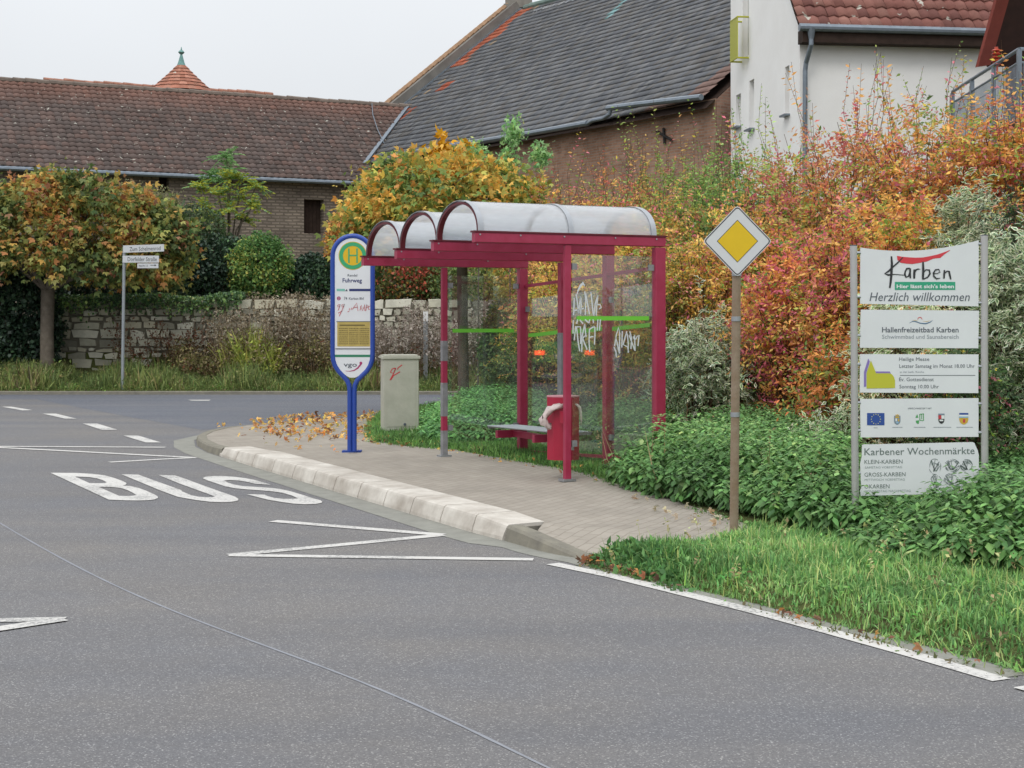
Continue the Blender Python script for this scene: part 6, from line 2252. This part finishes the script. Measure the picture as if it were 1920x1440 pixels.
# ivy coping on the wall
def region_px(n, pts_fn):
    return pts_fn(n)
xw0, xw1 = (70 - HX) * YW / F, (455 - HX) * YW / F
n = 9000
t = R.uniform(0, 1, n)
P = np.stack([xw0 + (xw1 - xw0) * t, YW + R.normal(.1, .22, n), zt + .02 + .16 * wob(xw0 + (xw1 - xw0) * t, 0, 0, 2.0) - np.abs(R.normal(0, .22, n)) + .12], 1)
P = P[(P[:, 1] < YW - .02) | (P[:, 2] > zt)]
V_, F_, C_ = leaf_mesh(P, R.normal(size=P.shape) * .5 + np.array([0, -.5, -.6]), .085 * R.uniform(.6, 1.2, len(P)), pal(len(P), P, [('#2f4a2c', 3), ('#47683a', 3), ('#6a8a45', 2.5), ('#8c9a4c', 1)], .4, 2.2), asp=.8)
np_mesh('ivy', V_, F_, C_, M_leafs, label='ivy trailing over the top of the stone wall', cat='ivy')

# tree of heaven with feathery leaves
fr0 = empty('feathery_tree', ((425 - HX) * 43.0 / F, 43.0, 1.6), 'slender tree with feathery green and yellow leaves before the long barn', 'tree')
kf = 43.0 / F
PL, DL, CL, pths = [], [], [], []
for (px, py, sc) in ((425, 292, 1.0), (400, 330, .9), (455, 335, .9), (480, 350, .8), (375, 350, .8), (430, 335, 1.0), (410, 365, 1.0), (450, 370, 1.0), (475, 385, .8), (385, 385, .9), (430, 390, 1.0), (400, 410, .9), (455, 412, .8), (432, 318, .9)):
    c = np.array(at(px, py, 43.0 + R.normal(0, .3)))
    pths.append(([Vector(((430 - HX) * kf, 43.0, 3.2)), Vector(c) * .5 + Vector(((430 - HX) * kf, 43.0, 3.9)) * .5, Vector(c)], .03, .01))
    for q in range(15):
        th = R.uniform(0, 6.28)
        el = R.uniform(-.35, .9)
        d = np.array([math.cos(th) * math.cos(el), math.sin(th) * math.cos(el), math.sin(el)])
        L_ = R.uniform(.35, .65) * sc
        for j in range(11):
            t = (j + 1) / 11
            p = c + d * L_ * t + np.array([0, 0, -.25 * t * t * L_])
            sd_ = unit(np.cross(d, [0, 0, 1.0]))
            for s_ in (-1, 1):
                PL.append(p)
                DL.append(sd_ * s_ + d * .5 + np.array([0, 0, -.3]))
                yel = (py > 330) and R.random() < .6
                CL.append(np.array(lin('#b8bb48' if yel else random.choice(['#86b070', '#98bd7c', '#6f9a5e']))) * R.uniform(.8, 1.15))
V_, F_, C_ = leaf_mesh(np.array(PL), np.array(DL), .13 * R.uniform(.7, 1.2, len(PL)), np.array(CL), asp=.32)
np_mesh('crown', V_, F_, C_, M_leaf, fr0)
pths.append(([Vector(((430 - HX) * kf, 43.0, 1.5)), Vector(((431 - HX) * kf, 43.0, 2.6)), Vector(((428 - HX) * kf, 43.0, 4.6))], .06, .03))
twigs(pths, 'trunk', M_bark, fr0, 6)

# brown seed heads: dry stems with fluffy tops
def dry_patch(pxa, pxb, Y0, Y1, htop_fn, n, label, seeds=44, cols=('#968878', '#a59882', '#b0a492', '#85785f'), dens=1.0, fl=.085):
    mb = MB()
    PP, CC, DD = [], [], []
    for q in range(n):
        px = R.uniform(pxa, pxb)
        Y = R.uniform(Y0, Y1)
        x = (px - HX) * Y / F
        zb_ = gz_at(x, Y)
        h = htop_fn(px) * R.uniform(.5, 1.0)
        lx_, ly_ = R.normal(0, .14), R.normal(0, .10)
        pts = [np.array([x, Y, zb_ - .05]), np.array([x + lx_ * .3, Y + ly_ * .3, zb_ + h * .5]), np.array([x + lx_, Y + ly_, zb_ + h])]
        w_ = .004
        for a, b in ((0, 1), (1, 2)):
            A, B = pts[a], pts[b]
            k = len(mb.v)
            mb.v += [(A[0] - w_, A[1], A[2]), (A[0] + w_, A[1], A[2]), (B[0] + w_ * .8, B[1], B[2]), (B[0] - w_ * .8, B[1], B[2])]
            mb.f.append((k, k + 1, k + 2, k + 3))
            c = np.array(lin(random.choice(['#75604f', '#836a58', '#6b5f4a']))) * R.uniform(.8, 1.2)
            mb.c += [tuple(c)] * 4
        m_ = seeds
        t = 1 - np.minimum(np.abs(R.normal(0, .24, m_)), .7)
        P = pts[1] + (pts[2] - pts[1]) * ((t - .5) * 2)[:, None] + R.normal(0, .10, (m_, 3)) + np.array([0, 0, .02])
        PP.append(P)
        c = np.array([lin(random.choice(cols)) for _ in range(m_)]) * R.uniform(.85, 1.15)
        CC.append(c)
        m3 = 8
        t3 = R.uniform(.15, .85, m3)[:, None]
        PP.append(pts[0] * (1 - t3) + pts[2] * t3 + R.normal(0, .03, (m3, 3)))
        CC.append(np.array([lin(random.choice(['#6a5a40', '#7a6b45', '#5c5a38', '#7c4a38'])) for _ in range(m3)]))
    P, C = np.concatenate(PP), np.concatenate(CC)
    V_, F_, C_ = leaf_mesh(P, R.normal(size=P.shape), fl * R.uniform(.5, 1.2, len(P)), C, asp=.5)
    V0 = np.array(mb.v)
    V_ = np.concatenate([V0, V_])
    F_ = np.concatenate([np.array(mb.f), F_ + len(V0)])
    C_ = np.concatenate([np.array(mb.c), C_])
    np_mesh('dry_weeds', V_, F_, C_, M_dry, label=label, kind='stuff')
dry_patch(395, 625, 37.6, 38.9, lambda p: 1.75 + .35 * sstep(430, 520, p), 150, 'brown fluffy seed heads crowding the stone wall left of the bus stop sign')
dry_patch(215, 400, 38.2, 38.95, lambda p: 1.2 + .5 * (.5 + .5 * math.sin(p * .09)), 70, 'sparse reddish brown stalks before the stone wall', seeds=16, cols=('#6b4a3c', '#7a5646', '#5f4a38'))
dry_patch(690, 940, 36.8, 38.9, lambda p: 1.75 + .25 * math.sin(p * .05), 190, 'grey-brown seed heads between sign and shelter', cols=('#9a8f84', '#aca096', '#86796e', '#b8ada2'))
dry_patch(425, 700, 39.45, 40.1, lambda p: .42 + .10 * math.sin(p * .07), 190, 'fluffy brown seed heads growing along the top of the stone wall', seeds=60)
dry_patch(330, 640, 37.4, 38.9, lambda p: .95 + .2 * math.sin(p * .045), 150, 'low brown and olive weeds at the foot of the stone wall', seeds=40, cols=('#8f8262', '#948c5c', '#767a48', '#a09070'))
# weeds on the far verge
def weeds(name, label, pxa, pxb, Y0, Y1, n, hfn, palette, wdt=.010, kind='stuff', leafy=.5, ph=0.0, lsz=.07):
    px = R.uniform(pxa, pxb, n)
    Y = R.uniform(Y0, Y1, n)
    x = (px - HX) * Y / F
    z = ground_z(x, Y)
    h = np.array([hfn(p) for p in px]) * R.uniform(.4, 1.1, n) * (.75 + .5 * (wob(x, Y, 0, 3, ph) > 0))
    base = np.stack([x, Y, z], 1)
    D = np.stack([R.normal(0, .3, n), R.normal(0, .3, n), np.ones(n)], 1)
    C = pal(n, base, palette, .6, ph)
    V_, F_, C_ = leaf_mesh(base, D, h, C, asp=.06)
    m_ = int(n * leafy)
    ii_ = R.integers(0, n, m_)
    P = base[ii_] + unit(D[ii_]) * (h[ii_] * R.uniform(.1, .95, m_))[:, None] + R.normal(0, .03, (m_, 3))
    V2, F2, C2 = leaf_mesh(P, R.normal(size=(m_, 3)) + np.array([0, 0, .1]), lsz * R.uniform(.5, 1.3, m_), pal(m_, P, palette, .6, ph + .5), asp=.4)
    np_mesh(name, np.concatenate([V_, V2]), np.concatenate([F_, F2 + len(V_)]), np.concatenate([C_, C2]), M_grass, label=label, kind=kind)
WD = [('#4d5e30', 3), ('#5f6f38', 3), ('#76823f', 2), ('#8a8350', 1.5), ('#6b5a40', 1)]
weeds('verge_weeds', 'rough green and straw weeds on the far verge', -90, 1010, 36.15, 38.9, 16000, lambda p: .40 + .12 * math.sin(p * .03), WD, leafy=1.3, ph=.4)
weeds('verge_weeds', 'tall yellow-green willowherb leaning on the stone wall', 425, 520, 37.6, 38.8, 1100, lambda p: 1.15 - abs(p - 470) * .009, [('#8f9a3c', 3), ('#a3a840', 2), ('#7a8a3c', 2)], leafy=4, ph=1.4, lsz=.12)
weeds('verge_weeds', 'dull olive weeds at the foot of the ivy', -80, 120, 36.9, 38.3, 2600, lambda p: .42, WD + [('#8a7a5c', 2)], leafy=7, ph=2.4, lsz=.09)
weeds('verge_weeds', 'bright short grass along the far kerb', -90, 1010, 36.1, 36.9, 7000, lambda p: .13, [('#5f7d34', 3), ('#6f8f3a', 3), ('#a08a3c', .6)], leafy=.2, ph=3.4)

# ------------------------------------------------------------------ nettles
def poly_pts(poly, n):
    poly = [tuple(p[:2]) for p in poly]
    xs_ = [p[0] for p in poly]
    ys_ = [p[1] for p in poly]
    out_ = np.zeros((0, 2))
    while len(out_) < n:
        c = np.stack([R.uniform(min(xs_), max(xs_), n * 2), R.uniform(min(ys_), max(ys_), n * 2)], 1)
        out_ = np.concatenate([out_, c[sdpoly(c[:, 0], c[:, 1], poly) > 0]])
    return out_[:n]
NET = [('#3a582c', 3), ('#486e34', 3), ('#58823e', 3), ('#6c9448', 2.2), ('#88a85a', 1.2)]
M_net = attr_mat('nettle leaf', 0.6, trans=0.22, spec=0.3)
def nettles(poly, n, hfn, label, ls=.085, ph=0.0, palette=NET, edge=.5, lay=7):
    pl_ = poly_pts(poly, n)
    sd = sdpoly(pl_[:, 0], pl_[:, 1], [tuple(p[:2]) for p in poly])
    g = ground_z(pl_[:, 0], pl_[:, 1])
    h = hfn(pl_[:, 0], pl_[:, 1]) * (.45 + .55 * sstep(0, edge, sd)) * (1 + .14 * wob(pl_[:, 0], pl_[:, 1], 0, 3.2, ph)) * R.uniform(.82, 1.08, n)
    lean = np.stack([R.normal(0, .10, n), R.normal(0, .10, n) - .10 * (1 - sstep(0, edge, sd))], 1)
    PP, DD, SS = [], [], []
    stems = []
    for l in range(lay):
        f = 1 - l * .115
        th = R.uniform(0, 2 * np.pi, n) if l == 0 else th + np.pi / 2 + R.normal(0, .2, n)
        c = np.stack([pl_[:, 0] + lean[:, 0] * f, pl_[:, 1] + lean[:, 1] * f, g + h * f], 1)
        for s_ in (0, np.pi):
            a = th + s_
            tilt = .15 - .75 * min(1, .25 + l * .22)
            d = np.stack([np.cos(a), np.sin(a), np.full(n, tilt) + R.normal(0, .18, n)], 1)
            PP.append(c + d * .012)
            DD.append(d)
            SS.append(ls * (.55 + .45 * min(1, l / 2)) * R.uniform(.75, 1.3, n))
    P, D, S = np.concatenate(PP), unit(np.concatenate(DD)), np.concatenate(SS)[:, None]
    N_ = len(P)
    C = pal(N_, P, palette, .45, ph, .12)
    # broad drooping leaf with a raised rib: base, two shoulders each side, tip
    up = np.array([0, 0, 1.0])
    Sd = unit(np.cross(D, up))
    Nn = unit(np.cross(Sd, D))
    w_ = S * .30
    dr = lambda t: -Nn * S * (.22 * t * t)
    v0 = P
    m1 = P + D * S * .32 + dr(.32) + Nn * S * .03
    m2 = P + D * S * .68 + dr(.68) + Nn * S * .02
    tp = P + D * S + dr(1.1)
    l1, r1_ = m1 + Sd * w_ - Nn * w_ * .35, m1 - Sd * w_ - Nn * w_ * .35
    l2, r2__ = m2 + Sd * w_ * .66 - Nn * w_ * .3, m2 - Sd * w_ * .66 - Nn * w_ * .3
    V_ = np.stack([v0, m1, m2, tp, l1, r1_, l2, r2__], 1).reshape(-1, 3)
    b = (np.arange(N_) * 8)[:, None]
    F_ = np.concatenate([b + np.array([[0, 4, 1, 1]]) * 1, b + np.array([[0, 1, 5, 5]]), b + np.array([[4, 6, 2, 1]]), b + np.array([[1, 2, 7, 5]]), b + np.array([[6, 3, 2, 2]]), b + np.array([[2, 3, 7, 7]])], 0)
    tri = np.concatenate([b + np.array([[0, 4, 1]]), b + np.array([[0, 1, 5]]), b + np.array([[4, 6, 2]]), b + np.array([[4, 2, 1]]), b + np.array([[1, 2, 7]]), b + np.array([[1, 7, 5]]), b + np.array([[6, 3, 2]]), b + np.array([[2, 3, 7]])], 0)
    C_ = np.repeat(C, 8, 0)
    # stems as thin strips
    st0 = np.stack([pl_[:, 0], pl_[:, 1], g - .03], 1)
    st1 = np.stack([pl_[:, 0] + lean[:, 0], pl_[:, 1] + lean[:, 1], g + h], 1)
    ww = np.array([.004, 0, 0])
    V2 = np.stack([st0 - ww, st0 + ww, st1], 1).reshape(-1, 3)
    F2 = np.arange(3 * n).reshape(-1, 3)
    C2 = np.tile(np.array([lin('#4d6a3a')]), (3 * n, 1))
    return np_mesh('nettles', np.concatenate([V_, V2]), np.concatenate([tri, F2 + len(V_)]), np.concatenate([C_, C2]), M_net, label=label, kind='stuff', smooth=False)
PA = [gp(1132, 902, .13), gp(1250, 940, .13), gp(1345, 955, .13), gp(1420, 975, .13), gp(1500, 998, .13), gp(1600, 1018, .13), (3.3, 13.2, 0), (3.6, 15.5, 0), (3.2, 17.0, 0), (2.2, 18.3, 0), (1.75, 17.3, 0), (1.55, 16.3, 0), (1.2, 16.0, 0)]
nettles(PA, 2600, lambda x, y: .62 + 0 * x, 'dense dark green nettle patch around the brown sign post', ph=1.0)
PB = [gp(1606, 1030, .13), gp(1700, 1052, .13), gp(1800, 1068, .13), gp(1920, 1085, .13), (6.2, 10.2, 0), (8.0, 11.0, 0), (7.5, 14.5, 0), (4.0, 14.6, 0), (3.1, 13.4, 0), (2.75, 12.2, 0)]
def hB(x, y):
    px = HX + x * F / y
    return .25 + .27 * sstep(1690, 1850, px) * sstep(12.6, 11.4, y) + .12 * sstep(12.2, 13.5, y)
nettles(PB, 3900, hB, 'tall nettles growing up against the lowest welcome panel', ph=2.0)
PCc = [gp(795, 826, .13), gp(850, 832, .13), gp(960, 836, .13), (.4, 20.0, 0), (1.0, 20.9, 0), (0.9, 24, 0), (0.2, 26, 0), (-1.1, 26.3, 0), (-1.3, 24.0, 0), (-1.2, 21.8, 0)]
nettles(PCc, 2600, lambda x, y: .34 + .12 * sstep(20, 23, y), 'fresh green nettles behind the shelter beside the cabinet', ph=3.0, palette=[('#3f6b33', 3), ('#4f8040', 3), ('#639a4a', 3), ('#7aad52', 1)], ls=.09)
PD = [(1.2, 18.5, 0), (1.9, 17.8, 0), (3.0, 18.8, 0), (3.0, 22, 0), (1.2, 23, 0), (.8, 20, 0)]
nettles(PD, 900, lambda x, y: .55 + 0 * x, 'nettles behind the right end of the shelter', ph=3.6)

# ------------------------------------------------------------------ grass
def grass(name, poly, n, hfn, palette, label, wd=.0055, ph=0.0, lean=.5, clumpy=1.0, sdmin=0.0):
    pl_ = poly_pts(poly, n)
    x, y = pl_[:, 0], pl_[:, 1]
    # tufts
    tx, ty = R.normal(0, .02, n), R.normal(0, .02, n)
    x, y = x + tx, y + ty
    g = ground_z(x, y)
    h = hfn(x, y) * R.uniform(.45, 1.25, n) * (1 + .35 * clumpy * wob(x, y, 0, 4.5, ph))
    th = R.uniform(0, 2 * np.pi, n)
    ln = np.abs(R.normal(0, lean, n))
    d = np.stack([np.cos(th) * ln, np.sin(th) * ln, np.ones(n)], 1)
    b0 = np.stack([x, y, g - .01], 1)
    s = np.stack([-np.sin(th), np.cos(th), 0 * th], 1) * wd * R.uniform(.7, 1.5, n)[:, None]
    hh = h[:, None]
    p1_ = b0 + d * hh * .5
    p2_ = b0 + d * hh * .5 + np.stack([np.cos(th) * ln * 2.2, np.sin(th) * ln * 2.2, 1 - ln * .9], 1) * hh * .5
    V_ = np.stack([b0 - s, b0 + s, p1_ - s * .8, p1_ + s * .8, p2_], 1).reshape(-1, 3)
    b = (np.arange(n) * 5)[:, None]
    tri = np.concatenate([b + np.array([[0, 1, 3]]), b + np.array([[0, 3, 2]]), b + np.array([[2, 3, 4]])], 0)
    C = pal(n, np.stack([x, y, 0 * x], 1), palette, .55, ph, .16, 2.5)
    return np_mesh(name, V_, tri, np.repeat(C, 5, 0), M_grass, label=label, kind='stuff')
GRS = [('#466c34', 3), ('#568140', 3), ('#68944a', 3), ('#80a658', 2.2), ('#959c62', 1)]
VG = [gp(1090, 1048, .05), gp(1180, 1070, .05), gp(1300, 1100, .05), gp(1450, 1137, .05), gp(1600, 1175, .06), gp(1760, 1213, .06), gp(1920, 1256, .06), (6.0, 4.0, 0), (9, 6, 0), (9, 11.5, 0), gp(1920, 1070, .15), gp(1800, 1050, .15), gp(1700, 1030, .15), gp(1600, 1010, .15), gp(1500, 995, .15),
      gp(1420, 982, .14), gp(1360, 1000, .13), gp(1290, 1012, .12), gp(1200, 1022, .09), gp(1120, 1036, .05)]
grass('grass', VG, 125000, lambda x, y: .062 + .03 * sstep(1.2, 0.2, np.abs(y - 11)), GRS, 'lush green grass verge between road and nettles', ph=.7)
grass('grass', VG, 9000, lambda x, y: .13 + 0 * x, [('#7d9a48', 3), ('#9aa85c', 2), ('#b3b478', 1)], 'taller pale grass blades standing in the verge', ph=1.7, lean=.5, wd=.004)
BG = [gp(676, 806, .1), gp(670, 826, .13), gp(760, 840, .13), gp(837, 849, .13), gp(889, 858, .13), gp(1063, 889, .13), gp(1140, 914, .13), (1.9, 17, 0), (1.0, 20, 0), (0.5, 26, 0), (-.9, 30.0, 0), gp(760, 779), gp(702, 788)]
grass('grass', BG, 42000, lambda x, y: .09 + .05 * (.5 + .5 * wob(x, y, 0, 2)), [('#44662e', 3), ('#568038', 3), ('#6b9440', 2), ('#86864c', 1.2)], 'grass and clover under and behind the shelter', ph=2.7, wd=.007)
# broad-leaved weeds at the road edge
def rosettes(poly, n, label, palette, ls=.05, ph=0.0):
    pl_ = poly_pts(poly, n)
    g = ground_z(pl_[:, 0], pl_[:, 1])
    m_ = 12
    P = np.repeat(np.stack([pl_[:, 0], pl_[:, 1], g + .02], 1), m_, 0) + R.normal(0, .03, (n * m_, 3)) * np.array([1, 1, .6])
    P[:, 2] = np.maximum(P[:, 2], np.repeat(g, m_) + .005)
    D = R.normal(size=P.shape) + np.array([0, 0, .45])
    V_, F_, C_ = leaf_mesh(P, D, ls * R.uniform(.5, 1.3, len(P)), pal(len(P), P, palette, .5, ph), asp=.45)
    np_mesh('low_weeds', V_, F_, C_, M_grass, label=label, kind='stuff')
EDG = [gp(1085, 1047, .05), gp(1300, 1100, .05), gp(1600, 1175, .06), gp(1920, 1256, .06), gp(1920, 1240, .1), gp(1600, 1158, .1), gp(1300, 1086, .1), gp(1110, 1038, .06)]
rosettes(EDG, 420, 'brownish low weeds along the edge of the asphalt', [('#4f5a34', 3), ('#6b6242', 3), ('#5f7a3a', 2), ('#7a5a40', 1.5)], .04, 1.0)
rosettes([gp(1105, 1046, .05), gp(1200, 1072, .05), gp(1290, 1092, .08), gp(1250, 1040, .12), gp(1170, 1022, .1)], 170, 'dark dandelion leaves at the tip of the verge', [('#47703a', 3), ('#5a8542', 3)], .065, 2.0)
rosettes(VG, 500, 'clover and herbs scattered in the verge', [('#4f8a3c', 3), ('#6fa048', 3), ('#8cb050', 1)], .045, 3.0)
rosettes(BG, 700, 'ground ivy and herbs under the shelter', [('#3f6133', 3), ('#55743c', 3), ('#8a9a6c', .5)], .05, 4.0)
SOIL = [gp(1150, 905, .14), gp(1250, 940, .14), gp(1345, 965, .13), gp(1420, 985, .13), gp(1350, 1003, .12), gp(1280, 985, .12), gp(1180, 940, .13)]
rosettes(SOIL, 110, 'small herbs creeping over the paving edge', [('#3f6133', 3), ('#55743c', 3)], .035, 5.0)

# fallen leaves
def litter(poly, n, label, palette, ls=.07, z0=None, ph=0.0, fr=.5):
    pl_ = poly_pts(poly, n)
    x, y = pl_[:, 0], pl_[:, 1]
    k = wob(x, y, 0, 2.6, ph) + R.normal(0, .35, n) > -fr
    x, y = x[k], y[k]
    g = ground_z(x, y)
    z = np.maximum(g, z0) + .012 + R.uniform(0, .02, len(x))
    P = np.stack([x, y, z], 1)
    th = R.uniform(0, 6.28, len(x))
    D = np.stack([np.cos(th), np.sin(th), R.normal(.1, .25, len(x))], 1)
    V_, F_, C_ = leaf_mesh(P, D, ls * R.uniform(.6, 1.3, len(P)), pal(len(P), P, palette, .2, ph), asp=.55, lobed=True, fold=.5)
    np_mesh('fallen_leaves', V_, F_, C_, M_leaf, label=label, kind='stuff')
LIT = [('#b98a3c', 3), ('#c9a548', 3), ('#9a6a3c', 2), ('#7a4f38', 1.5), ('#c9822c', 1.2)]
litter([gp(470, 800), gp(560, 790), gp(650, 786), gp(720, 782), gp(690, 800, .1), gp(668, 828, .12), gp(600, 822, .12), gp(540, 828, .12), gp(470, 812)], 560, 'drift of yellow and brown leaves around the foot of the sign', LIT, z0=.105, ph=.2, fr=.35)
litter([gp(380, 815), gp(560, 792), gp(650, 800), gp(640, 850, .14), gp(560, 850, .14), gp(430, 830)], 60, 'few loose leaves scattered on the paving', LIT, z0=.125, ph=1.2, fr=1.5, ls=.055)
litter([gp(1180, 930, .13), gp(1390, 975, .13), gp(1400, 1000, .13), gp(1250, 985, .13)], 28, 'narrow straw-coloured leaves lying by the sign post', [('#a89d83', 3), ('#907c58', 2), ('#7a5a38', 1)], z0=.135, ph=2.2, fr=1.5, ls=.06)
litter(EDG, 45, 'a few brown leaves along the road edge', [('#8a5a38', 3), ('#b07a38', 2), ('#6b4a38', 2)], z0=.02, ph=3.2, fr=1.5, ls=.05)
litter([gp(690, 800, .1), gp(672, 826, .13), gp(837, 848, .13), gp(1063, 889, .13), gp(1130, 905, .13), (.8, 18, 0), (-2, 22, 0)], 170, 'dry leaves in the grass by the shelter', LIT, z0=.10, ph=4.2, fr=1.0, ls=.06)
# mixed stalks rising out of the nettles
def stalks(poly, n, h0, palette, label, ph=0.0):
    pl_ = poly_pts(poly, n)
    g = ground_z(pl_[:, 0], pl_[:, 1])
    V_l, F_l, C_l, k0 = [], [], [], 0
    base = np.stack([pl_[:, 0], pl_[:, 1], g], 1)
    D = np.stack([R.normal(0, .22, n), R.normal(0, .22, n), np.ones(n)], 1)
    h = h0 * R.uniform(.6, 1.15, n)
    a = leaf_mesh(base, D, h, pal(n, base, palette, .3, ph), asp=.018)
    ii_ = R.integers(0, n, n * 9)
    P = base[ii_] + unit(D[ii_]) * (h[ii_] * R.uniform(.55, .98, n * 9))[:, None] + R.normal(0, .012, (n * 9, 3))
    b = leaf_mesh(P, R.normal(size=P.shape) + np.array([0, 0, .3]), .035 * R.uniform(.4, 1.3, n * 9), pal(n * 9, P, palette, .3, ph), asp=.5)
    np_mesh('wild_stalks', np.concatenate([a[0], b[0]]), np.concatenate([a[1], b[1] + len(a[0])]), np.concatenate([a[2], b[2]]), M_dry, label=label, kind='stuff')
stalks(PA, 30, .70, [('#8a7a54', 3), ('#6f7a48', 2), ('#7a5f44', 2)], 'dry seed stalks standing in the nettles by the sign post', 1.0)
stalks(PB, 14, .40, [('#8a7a54', 3), ('#7d8a50', 2)], 'dry seed stalks among the nettles under the welcome panels', 2.0)
stalks(VG, 160, .26, [('#9a9a64', 3), ('#8a7a54', 2)], 'thin seed stalks scattered over the grass verge', 3.0)
# ================================================================== CAR (on the main road, out of frame; the shelter glass mirrors it)
pp0 = T1 + SB * 2.12
Cv = Vector((1.43, 42.0, 0))
cc_ = Cv - SB * (2 * (Cv - pp0).dot(SB))
rear = Vector((0, -1, 0)) - SB * (2 * Vector((0, -1, 0)).dot(SB))       # the tail looks towards the shelter
fwd = -rear
sd_ = Vector((-fwd.y, fwd.x, 0))
car = empty('parked_car', (cc_.x, cc_.y, 0), 'green hatchback with lit tail lights mirrored in the shelter glass', 'car')
def cp_(l, s, z): return Vector((cc_.x, cc_.y, 0)) + fwd * l + sd_ * s + Vector((0, 0, z))
prof = [(0, .42), (-.02, .62), (.03, .95), (.20, 1.12), (.42, 1.42), (1.0, 1.50), (1.9, 1.47), (2.6, 1.05), (3.5, .93), (3.85, .70), (3.9, .40), (3.75, .28), (.12, .28)]
secs = []
M_cg_ = pmat('green car paint', '#4f9c50', 0.3, spec=0.6)
for s_, k_ in ((-.80, .86), (-.84, 1.0), (.84, 1.0), (.80, .86)):
    secs.append([cp_(l, s_ * (1 - .20 * max(0, (z - .95) / .55)), z * (1 if k_ == 1 else 1) - (0.02 if k_ < 1 else 0)) for l, z in prof])
mb = MB()
k = len(prof)
mb.add(sum(secs, []), [tuple(range(k))] + [(a * k + q, a * k + (q + 1) % k, (a + 1) * k + (q + 1) % k, (a + 1) * k + q) for a in range(3) for q in range(k)] + [tuple(range(3 * k, 4 * k))[::-1]])
put('body', mb, M_cg_, car)
mb = MB()
mb.add([cp_(.21, -.66, 1.10), cp_(.21, .66, 1.10), cp_(.395, .56, 1.38), cp_(.395, -.56, 1.38)], [(0, 1, 2, 3)])
mb.v = [tuple(Vector(v) + rear * .015 + Vector((0, 0, .01))) for v in mb.v]
put('rear_window', mb, M_glassd, car)
for s_ in (-1, 1):
    mb = MB()
    mb.add([cp_(.62, s_ * .785, 1.02), cp_(2.45, s_ * .815, 1.0), cp_(1.85, s_ * .72, 1.38), cp_(.75, s_ * .715, 1.38)], [(0, 1, 2, 3)])
    mb.v = [tuple(Vector(v) + sd_ * (.03 * s_)) for v in mb.v]
    put('side_window', mb, M_glassd, car)
    mb = MB()
    mb.cbox(cp_(-.02, s_ * .68, .84), .13, .03, .06, u=sd_, v=fwd)
    put('tail_light', mb, pmat('lit tail light', (1.0, .09, .03), 0.3, emit=6.0) if s_ < 0 else bpy.data.materials['lit tail light'], car)
    for l in (.72, 3.1):
        mb = MB()
        mb.tube([cp_(l, s_ * .62, .30), cp_(l, s_ * .83, .30)], .30, 20)
        w_ = put('wheel', mb, pmat('tyre', '#1d1d1e', 0.8), car)
        mb = MB()
        mb.tube([cp_(l, s_ * .80, .30), cp_(l, s_ * .845, .30)], .18, 16)
        put('rim', mb, M_alu, w_)
mb = MB()
mb.cbox(cp_(-.05, 0, .46), .82, .05, .12, u=sd_, v=fwd)
put('bumper', mb, pmat('dark bumper', '#2b2d2e', 0.6), car)
mb = MB()
mb.cbox(cp_(-.04, 0, .74), .26, .02, .055, u=sd_, v=fwd)
put('number_plate', mb, M_panel, car)
